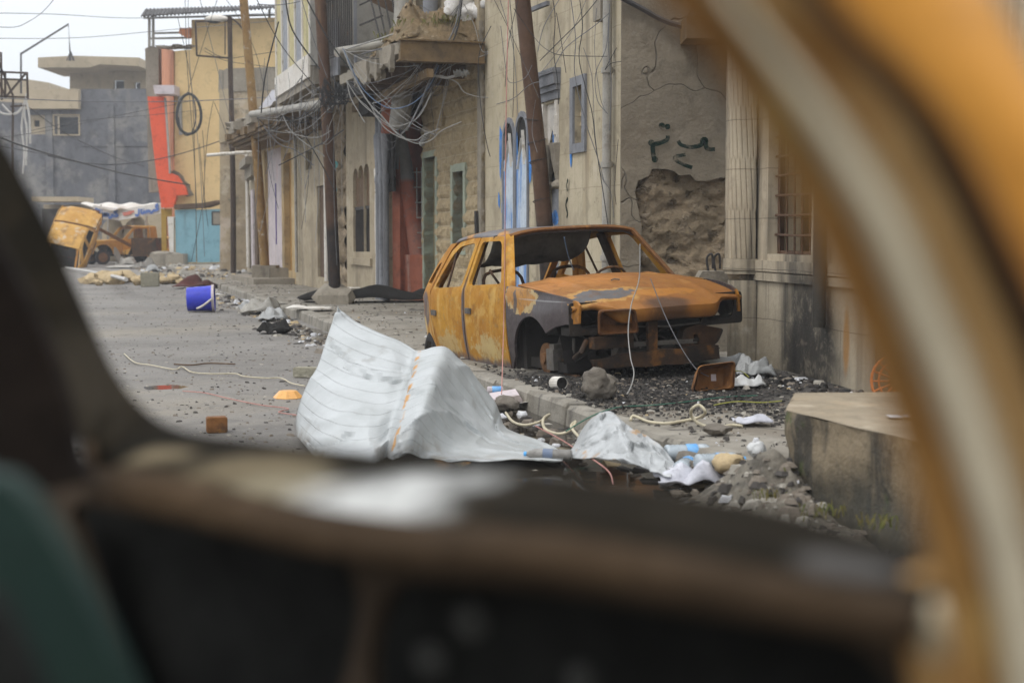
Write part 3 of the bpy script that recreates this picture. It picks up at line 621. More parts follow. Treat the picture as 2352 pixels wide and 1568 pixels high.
def frame(t, r, w, y0, y1, mat, name='window_frame', parent=None, arch=False, bottom=True):
    m = MB(); x0, z0, x1, z1 = r
    m.box(x0 - w, y0, z0 - (w if bottom else 0), x0, y1, z1 + w); m.box(x1, y0, z0 - (w if bottom else 0), x1 + w, y1, z1 + w); m.box(x0, y0 + .001, z1, x1, y1 - .001, z1 + w)
    if bottom: m.box(x0, y0 + .001, z0 - w, x1, y1 - .001, z0)
    return m.build(name, mat, parent or t)
def stroke(m, t, pts, w, off=.004, blobs=True):
    off += .0011 * (len(m.f) % 37)
    P = [LOC(t, x, y, 0) for x, y in pts]; P = crom([(a, b, 0) for a, b in P], 6); n = len(P); vs_ = []
    for i, p in enumerate(P):
        d = P[min(i + 1, n - 1)] - P[max(i - 1, 0)]; q = Vector((-d.y, d.x, 0)).normalized() * w * (.42 + .14 * noise.noise(p * 9))
        vs_ += [(p.x + q.x, off, p.y + q.y), (p.x - q.x, off, p.y - q.y)]
    m.add(vs_, [(2 * i, 2 * i + 1, 2 * i + 3, 2 * i + 2) for i in range(n - 1)])
def blot(m, t, x, y, r, off=.004, n=10, asp=1.0):
    off += .0011 * (len(m.f) % 37)
    u, z = LOC(t, x, y); m.add([(u + r * math.cos(2 * math.pi * i / n) * (1 + .25 * noise.noise(Vector((i, x, y)))), off, z + asp * r * math.sin(2 * math.pi * i / n) * (1 + .25 * noise.noise(Vector((i, y, x))))) for i in range(n)], [tuple(range(n))])

# ---- house with the half column (right)
tC, LC = front('stone_house', 'sooty limestone house with a half column and a barred window, at the right', (2.96, 8.3), (1.954, 13.33))
r = px_rect(tC, 1868, 235, 1762, 583)
dr = px_rect(tC, 2085, 450, 2008, 905)
cr_ = .20; cu = LOC(tC, 1698, 500, .10)[0]; LC = cu + .16
wall(tC, [(0, 0), (LC, 0), (LC, 5.2), (0, 5.2)], [RP(r), [(dr[0], .02), (dr[2], .02), (dr[2], 2.3), (dr[0], 2.3)]], M_colb, .30, 1.6)
m = MB(); m.slab([(dr[0] + .01, .03), (dr[2] - .01, .03), (dr[2] - .01, 2.28), (dr[0] + .01, 2.28)], [], .03, lambda u, v, d: (u, -.10 - d, v), .5)
for z in (.5, 1.2, 1.9): m.box(dr[0] + .02, -.098, z, dr[2] - .02, -.08, z + .05)
m.build('door', surf('rusty_orange_door', (.36, .16, .035), (.26, .11, .03), 2, layers=[((.12, .06, .03), 'n', 3, .55, .7, .7)], bump=.3), tC)
wf = frame(tC, (r[0] + .03, r[1] + .03, r[2] - .03, r[3] - .03), .028, -.14, -.09, M_rustbar)
m = MB(); rr = random.Random(4)
for i in range(6):
    u = r[0] + .06 + (r[2] - r[0] - .12) * i / 5; m.tube([(u, -.09, r[1]), (u + .01, -.085, (r[1] + r[3]) / 2), (u, -.09, r[3])], .010, 5)
n = int((r[3] - r[1]) / .165)
for i in range(1, n + 1):
    z = r[1] + .165 * i; m.tube([(r[0] + .01, -.07, z + rr.uniform(-.008, .008)), ((r[0] + r[2]) / 2, -.06, z + rr.uniform(-.012, .012)), (r[2] - .01, -.07, z)], .011, 5)
m.build('window_grid', M_rustbar, wf)
m = MB()
for i in range(4):
    u = r[0] + .1 + .1 * i; m.beam((u, -.32, r[1]), (u + rr.uniform(-.05, .05), -.36, r[1] + rr.uniform(.8, 1.6)), .05, .02)
m.build('burnt_shutter', M_greyp, wf)
# half column with twisted flutes

zc = LOC(tC, 1700, 592)[1]
def colf(u, v):
    a = math.pi * u; z = zc + v * 3.6
    ph = z / .45; tri = (ph % 1) * .55; fl = (u * 13 + tri) % 1
    rr_ = cr_ * (1 - .07 * (1 - abs(fl * 2 - 1)) ** 7 - .012 * (ph % 1) ** 6)
    return (cu + rr_ * math.cos(a), .02 + rr_ * 1.0 * math.sin(a), z)
m = MB(); m.grid(colf, 220, 160); m.build('half_column', M_colb, tC, smooth=70)
m = MB()
for (z0, z1, rr_) in ((zc - .10, zc - .002, cr_ * 1.12), (zc - .135, zc - .10, cr_ * 1.05)):
    m.grid(lambda u, v, z0=z0, z1=z1, rr_=rr_: (cu + rr_ * math.cos(math.pi * u), .012 + rr_ * math.sin(math.pi * u), z0 + (z1 - z0) * v), 24, 2)
    m.add([(cu + rr_ * math.cos(math.pi * i / 24), .012 + rr_ * math.sin(math.pi * i / 24), z1) for i in range(25)], [tuple(range(25))])
m.build('column_base', M_colb, tC, smooth=50)
m = MB(); m.box(.9, .0, zc - .105, cu - cr_ * .8, .035, zc - .012); m.box(.9, -.001, zc - .185, LC - .01, .028, zc - .115); m.build('string_course', M_colb, tC)
def colp(u, v): return (cu + cr_ * .96 * math.cos(math.pi * u), .006 + cr_ * .90 * math.sin(math.pi * u), v * (zc - .19))
m = MB(); m.grid(colp, 20, 20); m.build('column_pedestal', M_colb, tC, smooth=50)
pu, pz = LOC(tC, 1880, 500, .1); _, pz1 = LOC(tC, 1878, 752, .1)
m = MB(); m.tube([(pu, .09, 4.6), (pu, .09, 2.5), (pu - .005, .085, pz1 + .03), (pu - .004, .088, pz1)], [.052, .052, .052, .046], 12); m.build('broken_drainpipe', surf('charred_pipe', (.05, .045, .035), (.035, .03, .025), 3, layers=[((.11, .08, .045), 'n', 3, .55, .7, .6)], bump=.3, rough=.6), tC, smooth=50)

# ---- rough plaster wall between (faces the camera)
tR = thing('plaster_wall', 'rough grey-brown plaster wall with green graffiti, its lower stones bare', 'wall', (3.6, 14.97, .12), R(180))
def rl(x, y): return LOC(tR, x, y)
ex = [rl(*p) for p in ((1462, 700), (1470, 600), (1474, 520), (1458, 440), (1466, 415), (1490, 405), (1498, 388), (1530, 388), (1550, 394), (1560, 403), (1585, 401), (1598, 415), (1625, 416), (1655, 408), (1750, 412))]
x1 = rl(1424, 300)[0]
outer = [(0, 0), (0, ex[-1][1])] + ex[::-1] + [(ex[0][0], 0), (x1, 0), (x1, 5.4), (0, 5.4)]
outer = [(0, ex[-1][1])] + ex[::-1][1:] + [(ex[0][0], 0), (x1 - .012, 0), (x1 - .012, 5.4), (0, 5.4)]
m = MB(); m.slab(outer, [], .10, lambda u, v, d: (u, -d + (.022 * noise.noise(Vector((u * 2, v * 2, 3))) + .012 * noise.noise(Vector((u * 7, v * 7, 1))) if d == 0 else 0), v), .09)
m.build('plaster', M_rough, tR, smooth=60)
def rb(u, v):
    x = x1 - .05 - u * (x1 - .05); z = v * 2.3; q = Vector((x * 2.1 + .5 * noise.noise(Vector((x * 3, z * 3, 0))), z * 4.2 + .5 * noise.noise(Vector((x * 3, z * 3, 9))), 0)); dd = noise.voronoi(q)[0]
    e = min(1, (dd[1] - dd[0]) * 2.2)
    return (x, -.13 + .055 * e ** .5 * (.6 + .8 * noise.noise(q * .8 + Vector((3, 3, 3)))) + .07 * noise.noise(Vector((x * 3, z * 4.5, 7))) + .035 * noise.noise(Vector((x * 9, z * 11, 2))) + .015 * noise.noise(Vector((x * 22, z * 24, 9))), z)
m = MB(); m.grid(rb, 120, 110); m.box(0, -.5, 0, x1 - .06, -.26, 5.3); m.build('bare_stones', M_rubble, tR, smooth=50)
m = MB()
stroke(m, tR, [(1533, 312), (1531, 322), (1515, 329), (1500, 334), (1499, 348), (1502, 370)], .055)
stroke(m, tR, [(1556, 324), (1563, 334), (1585, 339), (1606, 335), (1617, 326), (1622, 342), (1640, 344)], .05)
stroke(m, tR, [(1573, 356), (1548, 363), (1562, 376), (1588, 386)], .045)
for x, y, r_ in ((1519, 290, .034), (1532, 292, .03), (1495, 329, .034), (1503, 367, .034), (1616, 325, .045)): blot(m, tR, x, y, r_)
m.v = [Vector((p.x, p.y + .03, p.z)) for p in m.v]
m.build('graffiti', M_paintg, tR)
u, z = rl(1562, 82); m = MB(); m.box(u - 1.0, 0.0, z - .10, u, .55, z + .12); m.build('ledge', M_brownc, tR)
m = MB(); m.tube(crom([(rl(1415, -8)[0], .06, rl(1415, -8)[1]), (rl(1470, 20)[0], .05, rl(1470, 20)[1]), (rl(1520, 48)[0], .06, rl(1520, 48)[1]), (rl(1568, 66)[0], .1, rl(1568, 66)[1])], 8), .028, 6); m.build('cable_bundle', M_iron, tR)

# ---- cream block house with blue doors
tK, LK = front('cream_house', 'cream stone-block house with blue flaking arched doors and a drainpipe at its corner', (1.155, 15.2), (-.386, 20.66))
ws = px_rect(tK, 1341, 194, 1320, 331)
a1 = px_rect(tK, 1213, 264, 1188, 620); a2 = px_rect(tK, 1182, 279, 1159, 620)
nc = px_rect(tK, 1284, 232, 1246, 700); nc = (nc[0], max(.02, nc[1]), nc[2], nc[3])
a1 = (a1[0], .05, a1[2], a1[3]); a2 = (a2[0], .05, a2[2], a2[3])
wall(tK, [(0, 0), (LK, 0), (LK, 6.5), (0, 6.5)], [RP(ws), archp(a1), archp(a2), RP(nc)], M_cream, .28, 6, .6)
for a in (a1, a2):
    m = MB(); ap_ = archp(a); big = archp((a[0] - .055, a[1], a[2] + .055, a[3] + .07)); m.slab(big, [ap_], .04, lambda u, v, d: (u, .026 - d, v), .3); fr = m.build('arch_frame', M_greyp, tK)
    h = LOC(tK, 1190, 372)[1]
    m = MB(); x0, x1_ = a[0] + .004, a[2] - .004
    rag = [(x0 + (x1_ - x0) * i / 6, h + (.10, -.02, .08, .16, .02, -.05, .05)[i]) for i in range(7)]
    m.slab([(x0, .05), (x1_, .05)] + rag[::-1], [], .03, lambda u, v, d: (u, .012 - d, v), .3); m.build('door_leaf', M_blue, fr)
    m = MB(); m.slab(archp((x0 + .002, h - .2, x1_ - .002, a[3] - .004)), [], .03, lambda u, v, d: (u, -.006 - d, v), .3); m.build('dark_opening_sheet', SOOT, fr)  # near-black sheet standing in for the shade inside the opening
    m = MB()
    m.beam((a[0] + .1, .015, h - .05), (a[0] + .22, .006, h + .4), .05, .012); m.beam((a[2] - .1, .02, h - .1), (a[2] - .25, .008, h + .3), .04, .012); m.build('splintered_board', M_white, fr)
for x, y, w_, h_ in ((1152, 335, .05, .28), (1150, 350, .035, .45), (1218, 350, .07, .5), (1222, 330, .06, .3), (1217, 300, .04, .2), (1186, 360, .07, .55), (1147, 460, .03, .12), (1312, 330, .035, .35), (1154, 480, .02, .1), (1276, 500, .12, .1), (1272, 318, .03, .1)):
    u, z = LOC(tK, x, y); m = MB()
    for q in range(3): blot(m, tK, x + (q - 1) * 1.2, y + (q - 1) * 3, w_, .003 + .0015 * q, 12, h_ / w_ * .8)
    m.build('graffiti', M_paintb, tK)
m = MB()
for pts in (((1302, 520 - 20), (1304, 490), (1300, 470), (1305, 455)), ((1309, 412), (1306, 425), (1308, 440))): stroke(m, tK, pts, .05)
m.build('green_graffiti', M_paintg, tK)
fr = frame(tK, ws, .11, -.02, .03, M_greyp)
m = MB(); x0, z0, x1_, z1 = ws
for u in (x0 + .06, (x0 + x1_) / 2 + .02): m.tube([(u, -.08, z0), (u + .01, -.07, (z0 + z1) / 2), (u, -.08, z1)], .016, 5)
for z in (z0 + .32, z0 + .72, z1 - .45): m.box(x0, -.10, z, x1_, -.06, z + .045)
m.rock((x0 + .12, -.12, z1 - .18), (.08, .05, .14), 3); m.build('window_bars', M_tan, fr)
m = MB(); m.box(ws[0], -.27, ws[1], ws[2], -.2, ws[3]); m.build('blocked_opening', M_conc, fr)
# niche with cornice and corbels
x0, z0, x1_, z1 = nc
m = MB()
for i, (o, h, zz) in enumerate(((.06, .07, .26), (.10, .06, .19), (.16, .10, .09), (.20, .09, 0))):
    pass
zt = LOC(tK, 1290, 224)[1]
for o, b, tt in ((.03, 0, .10), (.06, .10, .17), (.09, .17, .30), (.11, .30, .36)): m.box(x0 - .04 - o * .3, .0, zt + b, x1_ + .04 + o * .3, o, zt + tt - .002)
cn = m.build('cornice', M_greyp, tK)
zs = LOC(tK, 1275, 330)[1]
m = MB()
for u in (x0, x1_ - .10): m.box(u, -.10, zs, u + .10, .03, zt - .02); m.box(u + .02, .03, zs + .1, u + .08, .05, zt - .2)
m.slab([(x0 + .1, zt - .02), (x0 + .1, zt - .35)] + [(x0 + .1 + (x1_ - x0 - .2) * (i / 10), zt - .75 + .40 * math.sin(math.pi * i / 10)) for i in range(11)] + [(x1_ - .1, zt - .35), (x1_ - .1, zt - .02)], [], .06, lambda u, v, d: (u, -.03 - d, v), .2)
m.build('niche_surround', M_white, tK)
for u in (x0 + .07, x1_ - .08):
    m = MB(); m.lathe([(.06, -.55), (.10, -.52), (.10, -.48), (.05, -.44), (.07, -.36), (.105, -.2), (.125, -.06), (.14, -.02), (.14, 0), (0, 0)], 8, Matrix.Translation(Vector((u, -.03, zs)))); m.build('corbel', M_conc, tK, smooth=30)
m = MB(); m.box(x0 + .01, -.20, .03, x1_ - .01, -.12, zt - .4); m.build('niche_panel', M_greyp, tK)
m = MB(); pu = LOC(tK, 1393, 300, .09)[0]; m.tube([(pu, .085, 6.4), (pu, .085, 5.5), (pu, .085, .05)], .052, 10)
for z in (.9, 1.9, 2.9, 3.9): m.lathe([(.052, -.03), (.066, -.03), (.066, .03), (.052, .03)], 10, Matrix.Translation(Vector((pu, .085, z)))); m.beam((pu, 0, z), (pu, .08, z), .02, .02)
m.build('drainpipe', M_pipe, tK, smooth=50)
m = MB(); u, z = LOC(tK, 1380, 22, .06); m.box(u - .13, .0, z - .12, u + .12, .11, z + .9); m.build('meter_box', M_conc, tK)
m = MB(); u, z = LOC(tK, 1180, 40, .2); m.beam((LOC(tK, 1240, 35)[0], .25, LOC(tK, 1240, 35)[1]), (LOC(tK, 1268, 8)[0], .05, LOC(tK, 1268, 8)[1]), .05, .05); m.build('bracket', M_greyp, tK)

# ---- rough stone-course house
tS, LS = front('block_house', 'beige rough-faced stone block house with pale green door and window frames', (-.386, 20.66), (-1.49, 24.34))
d1 = px_rect(tS, 1006, 358, 980, 650); w1 = px_rect(tS, 1070, 392, 1046, 566)
d1 = (d1[0], .02, d1[2], d1[3])
wall(tS, [(0, 0), (LS, 0), (LS, 4.2), (0, 4.2)], [RP(d1), RP(w1)], M_stone, .30, 6, .055, bulge=.04, row=.215)
fr = frame(tS, w1, .12, -.16, .05, M_greenf)
m = MB(); m.box(w1[0] + .002, -.27, w1[1], w1[2] - .002, -.2, w1[3]); m.build('blocked_opening', M_conc, fr)
dfm = frame(tS, d1, .10, -.12, .05, M_greenf, 'door_frame', bottom=False)
m = MB(); m.box(d1[0] + .002, -.20, .03, d1[2] - .002, -.14, d1[3]); m.build('door_leaf', M_greenf, dfm)
m = MB(); u, z = LOC(tS, 989, 413, -.13); m.box(u - .12, -.138, z - .12, u + .12, -.09, z + .12); m.build('switch_box', M_white, dfm)
m = MB()   # the house number painted on the door
for pts in (((981, 437), (984, 447), (987, 437)), ((993, 438), (989.5, 442), (993, 447), (996, 442), (993, 438)), ((1002.5, 442), (999.5, 442), (999.5, 438), (1002.5, 438), (1002.5, 447)), ((986, 423), (986, 430)), ((996, 455), (994, 462))): stroke(m, tS, pts, .035, -.136)
m.build('house_number', M_paintb, dfm)
m = MB(); m.box(.0, -.001, 0, .18, .07, 4.2); m.build('corner_strip', M_conc, tS)
m = MB(); a, b = LOC(tS, 1022, 268)[0], LOC(tS, 1028, 205)[0]; u, z = LOC(tS, 1022, 240); m.box(u - .1, 0, z - .35, u + .1, .08, z + .35); m.build('pilaster_fragment', M_stone, tS)
m = MB(); u, z = LOC(tS, 1111, 540); m.tube([(u, .10, z - .3), (u + .05, .1, z + .35)], .03, 6); m.build('iron_stub', M_iron, tS)

# ---- red shop
tD, LD = front('red_shop', 'small red-painted shop with a burnt-out black doorway behind a leaning red pillar', (-1.46, 24.36), (-2.09, 24.95))
a = px_rect(tD, 972, 180, 930, 585)
wall(tD, [(0, 0), (LD, 0), (LD, 4.0), (0, 4.0)], [RP(a)], M_red, .25, 4, .4)
m = MB(); x0, z0, x1_, z1 = a
m.grid(lambda u, v: (x0 + (x1_ - x0) * u, -.30, z0 + .9 * (z1 - z0) + .1 * v * (z1 - z0)), 1, 1)
for i in range(4): u = x0 + (x1_ - x0) * (i + .5) / 4; m.tube([(u, -.12, z0), (u, -.12, z0 + 1.5)], .012, 4)
for i in range(6): m.tube([(x0, -.11, z0 + .12 + .26 * i), (x1_, -.11, z0 + .12 + .26 * i)], .010, 4)
m.build('window_grid', M_pipe, tD)
m = MB(); u = LOC(tD, 917, 400)[0]; m.box(u - .12, 0, 0, u + .05, .10, 3.9); m.build('pier', M_red, tD)

# ---- grey twin columns + beige house with the triple arched window
E2 = lambda Y: (-2.3 - .35 * (Y - 25), Y)
tA, LA = front('arched_window_house', 'beige house with a tall triple arched window beside grey twin pilasters', E2(24.95), E2(27.55))
t3 = [px_rect(tA, a_, b_, c_, d_) for a_, b_, c_, d_ in ((848, 374, 836.5, 578), (834.5, 378, 824, 578), (822.5, 385, 812, 578))]
nr = px_rect(tA, 879, 300, 866, 420)
wall(tA, [(0, 0), (LA, 0), (LA, 3.9), (0, 3.9)], [archp((q[0], q[1], q[2], q[3]), 5) for q in t3] + [archp(nr)], M_beige, .22, 5, .4)
m = MB()
for q in t3:
    m.box(q[0], -.10, q[1], q[2], -.06, q[3] - .02)
wn_ = m.build('window', surf('brown_shutter', (.15, .09, .05), (.11, .07, .04), 3, layers=[((.25, .19, .13), 's', 9, .55, .7, .5)], bump=.3), tA)
m = MB()
for q in t3:
    m.box(q[0], -.055, q[1] + .78, q[2], -.03, q[1] + .84)
    for k in range(4): u = q[0] + (q[2] - q[0]) * (k + .5) / 4; m.tube([(u, -.045, q[1]), (u + .02, -.045, q[1] + .4), (u - .02, -.045, q[1] + .78)], .012, 4)
m.build('window_bars', M_iron, wn_)
m = MB(); q0, q1 = t3[0], t3[2]; m.box(q0[0] - .2, 0, q0[1] - .25, q1[2] + .2, .05, q0[1] - .12); m.build('sill', M_beige, tA)
m = MB()
for x, w_ in ((877, .055), (885, .06), (894, .055)):
    u = LOC(tA, x, 480)[0]; m.lathe([(w_ * 1.2, 0), (w_ * 1.2, .2), (w_, .25), (w_, 2.0), (w_ * 1.25, 2.06), (w_ * 1.25, 2.12), (w_ * .95, 2.2), (w_ * 1.5, 2.75), (w_ * 1.5, 2.85), (w_, 2.9), (w_, 3.9)], 12, Matrix.Translation(Vector((u, .06, 0))))
m.build('twin_pilaster', M_greyp, tA, smooth=40)
m = MB(); u = LOC(tA, 868, 480)[0]; m.slab([(u - .13, .0), (u + .10, .0), (u + .09, .8), (u + .14, 1.3), (u + .1, 1.9), (u + .16, 2.3), (u - .1, 2.35)], [], .03, lambda a_, b_, d: (a_, .03 - d, b_), .2); m.build('whitewash_patch', M_white, tA)

# ---- bare rubble wall gap
tU, LU = front('rubble_wall', 'narrow bare rubble stone wall behind the tall brown pole', E2(27.57), E2(28.9), cat='wall')
def ub(u, v):
    x = u * LU; z = v * 4.2; dd = noise.voronoi(Vector((x * 2.2, z * 3, 4)))[0]
    return (x, -.05 + .10 * min(1, (dd[1] - dd[0]) * 2) ** .6 + .04 * noise.noise(Vector((x * 5, z * 5, 1))), z)
m = MB(); m.grid(ub, 40, 110); m.box(0, -4, 0, LU, -.25, 4.2); m.build('stones', M_rubble, tU, smooth=50)
m = MB()
for pts in (((777, 372), (786, 378), (778, 386)), ((774, 432), (786, 436)), ((772, 500), (776, 470), (785, 478), (777, 492)), ((780, 520), (789, 540), (781, 556))): stroke(m, tU, pts, .07, .09)
m.build('graffiti', surf('teal_spray_paint', (.05, .2, .2), (.07, .26, .25), 5, layers=[((.3, .25, .18), 'n', 8, .55, .68, .8)]), tU)

# ---- plain beige house with slit openings
tB, LB = front('slit_window_house', 'plain beige rendered house with a narrow dark slit window and a slim doorway', E2(28.92), E2(32.55))
s1 = px_rect(tB, 716, 345, 702, 391); s2 = px_rect(tB, 745, 425, 730, 640); s2 = (s2[0], .25, s2[2], s2[3])
wall(tB, [(0, 0), (LB, 0), (LB, 3.45), (0, 3.45)], [RP(s1), RP(s2)], M_beige, .25, 5, .5)
m = MB(); m.box(s2[0], -.11, s2[1], s2[2], -.06, s2[3] - .02); m.build('door', M_wood, tB)
m = MB(); u = LOC(tB, 757, 500)[0]; m.tube([(u, .07, .2), (u, .07, 2.9)], .05, 8); m.build('pipe', M_white, tB, smooth=50)
m = MB(); u = LOC(tB, 688, 500)[0]; m.tube([(u, .08, .3), (u, .08, 3.4)], .035, 8); m.build('pipe', M_pipe, tB, smooth=50)
m = MB(); u0, u1 = LOC(tB, 690, 300)[0], LOC(tB, 755, 300)[0]; m.box(LOC(tB, 740, 230)[0], .0, 3.46, LB, .06, 4.4); m.build('upper_patch', M_beige, tB)

# ---- ochre and pinkish-white doors under a broken cornice
tO, LO = front('ochre_house', 'house front with a pinkish-white door and an ochre pier under a broken brown cornice', E2(32.57), E2(36.9))
dp = px_rect(tO, 645, 335, 611, 640); dp = (dp[0], .1, dp[2], dp[3]); dy = px_rect(tO, 668, 350, 654, 640); dy = (dy[0], .3, dy[2], dy[3])
wall(tO, [(0, 0), (LO, 0), (LO, 3.5), (0, 3.5)], [RP(dp), RP(dy)], M_ochre, .2, 5, .5)
m = MB(); m.box(dp[0], -.12, dp[1], dp[2], -.08, dp[3]); u = (dp[0] + dp[2]) / 2; d = m.build('door', M_pinkw, tO)
m = MB(); m.box(u - .03, -.08, .9, u + .03, -.06, 2.4); m.build('door_stripe', surf('violet_stripe', (.10, .07, .25), (.12, .09, .28), 2), d)
m = MB(); m.box(dy[0], -.18, dy[1], dy[2], -.14, dy[3]); m.build('door', surf('ochre_door', (.42, .24, .07), (.36, .2, .06), 2, layers=[((.2, .12, .05), 's', 5, .57, .7, .6)]), tO)
def corn(u, v):
    x = -3.2 + u * (LO + 3.0); return Vector((x, 0, 0))
m = MB(); rr = random.Random(12)
x = -3.3
while x < LO + .3:
    l = rr.uniform(.4, .9); o = rr.uniform(.75, 1.0)
    m.box(x, -.05, 3.52 + rr.uniform(-.04, .04), x + l - .01, o, 3.66, 0); m.box(x, -.04, 3.661, x + l - .012, o * rr.uniform(.7, 1.1), 3.82 + rr.uniform(-.05, .08), 1)
    m.rock((x + l / 2, o * .6, 3.86), (l * .5, .35, .12), int(x * 10) + 40, .5, 2, 1); x += l
for i in range(3): m.box(-3.2 + .02 * i, -.05, 3.30 + .075 * i, LO + .2, .62 + .1 * i, 3.365 + .075 * i, 0)
m.build('cornice', [M_brownc, M_conc], tO, smooth=40)
m = MB(); m.box(.1, 0, -.02, LO - .9, .95, .14); m.box(.9, 0, .141, 2.0, .45, .36); m.build('door_step', M_conc, tO)
# things on the roof ledge: white sheets and a meter cabinet
m = MB(); P = [AT(x, y, 33.5) for x, y in ((582, 292), (584, 258), (625, 207), (640, 208), (640, 252), (608, 290))]
m.slab([(p.x, p.z) for p in P], [], .05, lambda u, v, d: (u, 33.5 + d - (u + 5.6) * .4, v), .3); tag(m.build('sheet_metal_panel', surf('white_sheet', (.62, .62, .66), (.55, .55, .6), 1, layers=[((.35, .32, .3), 'n', 5, .6, .72, .6)], rough=.5, bump=.1)), 'bent white sheet metal panel standing on the brown cornice beside the lamp post', 'metal sheet')
m = MB(); P = [AT(x, y, 33.2) for x, y in ((640, 278), (640, 208), (684, 208), (684, 278))]
m.slab([(p.x, p.z) for p in P], [], .05, lambda u, v, d: (u, 33.2 + d, v), .3); tag(m.build('sheet_metal_panel', surf('lilac_sheet', (.55, .53, .60), (.50, .48, .55), 1, rough=.5, bump=.1)), 'lilac-white flat metal panel standing on the cornice behind the meter cabinet', 'metal sheet')
q = AT(694, 285, 32.3); tk = thing('meter_cabinet', 'pale grey electricity meter cabinet standing on the cornice', 'cabinet', q)
m = MB(); m.box(-.25, -.15, 0, .25, .15, .68); m.build('body', M_pipe, tk); m = MB(); m.box(-.21, -.17, .05, .21, -.152, .62); m.build('door', M_pinkw, tk); m = MB(); m.box(-.1, -.185, .42, .1, -.172, .5); m.build('window', M_beige, tk)
# ================================================================== UPPER FLOORS, BALCONIES
def part_px(): pass
Yb = 22.5
# ---- enclosed grey balcony (bay) with coloured panels
A0, A1 = Vector((-3.53, 25.2)), Vector((-4.76, 29.1)); d = (A1 - A0)
tE, LE = front('enclosed_balcony', 'enclosed grey and yellow panelled balcony with a broken sloping underside beside the tall brown pole', A0, A1, 0)
zb0 = 4.22
m = MB(); m.box(0, -1.55, zb0, LE, 0, zb0 + .16); m.prism([(0, zb0 - .001), (0, zb0 - .34), (-1.2, zb0 - .10), (-1.2, zb0 - .001)], 0, LE, 'x'); m.build('slab', M_conc, tE)
m = MB(); m.box(.02, -.03, zb0 - .20, LE + .02, .04, zb0 + .20); m.build('fascia', M_white, tE)
cols = [surf('bay_yellow_panel', (.50, .44, .24), (.42, .37, .2), 2, layers=[((.2, .2, .1), 's', 4, .56, .7, .6)], bump=.2), surf('bay_grey_panel', (.30, .31, .33), (.25, .26, .28), 2, layers=[((.14, .13, .12), 's', 5, .56, .7, .6)], bump=.2)]
n = 5
for i in range(n):
    a, b = LE * i / n + .04, LE * (i + 1) / n - .04
    m = MB(); m.box(a, -.06, zb0 + .2, b, -.01, 7.6); m.build('panel', cols[i % 2], tE)
m = MB()
for i in range(n + 1): u = LE * i / n; m.box(u - .04, -.07, zb0 + .2, u + .04, .02, 7.6)
m.build('mullion', M_white, tE)
m = MB(); m.box(-.06, -1.55, zb0 - .001, -.001, .0, 7.6); m.build('end_wall', surf('grey_bay_render', (.31, .295, .265), (.26, .25, .225), 1.2, layers=[((.15, .13, .11), 'S', 3, .54, .72, .6)], bump=.3), tE)
m = MB(); m.box(-1.2, -1.9, zb0 - .3, LE, -1.56, 7.8, 0); m.build('back_wall', M_beige, tE)
# ---- upper storey wall behind the balconies
tW, LW = front('upper_storey', 'cream upper storey wall with dark openings behind the balcony railing', (-.55, 20.9), (-2.0, 24.6), 0)
o1 = px_rect(tW, 905, -60, 880, 60); o2 = px_rect(tW, 978, -60, 955, 40)
wall(tW, [(-.2, 4.2), (LW, 4.2), (LW, 8), (-.2, 8)], [RP((max(.1, q[0]), 4.25, min(LW - .1, q[2]), q[3])) for q in (o1, o2)], M_beige, .2, 3, .6)
for x, w_ in ((860, .16), (1010, .12)):
    m = MB(); u = LOC(tW, x, 50)[0]; m.lathe([(w_, 4.0), (w_, 8)], 12, Matrix.Translation(Vector((u, .15, 0)))); m.build('round_pilaster', M_greyp, tW, smooth=50)
# ---- open balcony slab over the pavement
E1 = Vector((-1.10, 3.74)).normalized(); N1 = Vector((-E1.y, E1.x))
base = Vector((-.40, 20.55))
tL = thing('open_balcony', 'broken concrete balcony slab on brown steel beams over the red shop', 'balcony', (base.x, base.y, 0), math.atan2(E1.y, E1.x))
zz = 3.70; OUT = 1.22; LL = 6.0
m = MB()
def edge(u): return OUT + .22 * noise.noise(Vector((u * 1.6, 2, 0))) + .10 * noise.noise(Vector((u * 5, 1, 0)))
pts = [(0, 0), (0, OUT + .02)] + [(u, edge(u)) for u in [.3 + .25 * i for i in range(20)]] + [(LL, 0)]
m.slab(pts, [], .16, lambda u, v, d: (u, v, zz + .30 - d + .02 * noise.noise(Vector((u * 4, v * 4, 2)))), .22); m.build('slab', M_conc, tL)
m = MB(); m.box(-.03, -.0, zz + .02, .10, OUT, zz + .28, 0); m.box(-.08, 0, zz - .005, .14, OUT + .03, zz + .02, 0); m.box(-.08, 0, zz + .28, .14, OUT + .02, zz + .30, 0); m.build('end_beam', M_brownc, tL)
for i in range(1, 5):
    u = i * 1.05; m = MB(); m.box(u, .0, zz - .10, u + .10, OUT - .1, zz + .13); m.build('joist', M_wood, tL)
m = MB(); m.box(-.05, .75, zz - .22, LL, .85, zz - .102); m.build('long_beam', M_brownc, tL)
for i in range(4):
    u = .45 + i * .62; m = MB()
    m.slab([(u, zz + .28), (u + .5, zz + .28), (u + .48, zz - .02 - .08 * (i % 2)), (u + .3, zz + .04), (u + .12, zz - .10), (u + .02, zz - .05)], [], .07, lambda a, b, d: (a, edge(a) + .04 + .03 * (i % 2) - d + .02 * noise.noise(Vector((a * 6, b * 6, 0))), b), .1); m.build('fascia_stone', M_conc, tL)
m = MB(); m.slab([(3.2, zz + .30), (LL, zz + .36), (LL, zz - .05), (3.2, zz - .15)], [], .05, lambda a, b, d: (a, OUT - .05 - d, b), .4); m.build('burnt_fascia', SOOT, tL)
m = MB(); m.box(3.9, .02, zz - .40, 4.75, .95, zz - .11); m.box(3.95, .47, zz - 1.7, 4.6, .52, zz - .401); m.build('burnt_soffit', SOOT, tL)
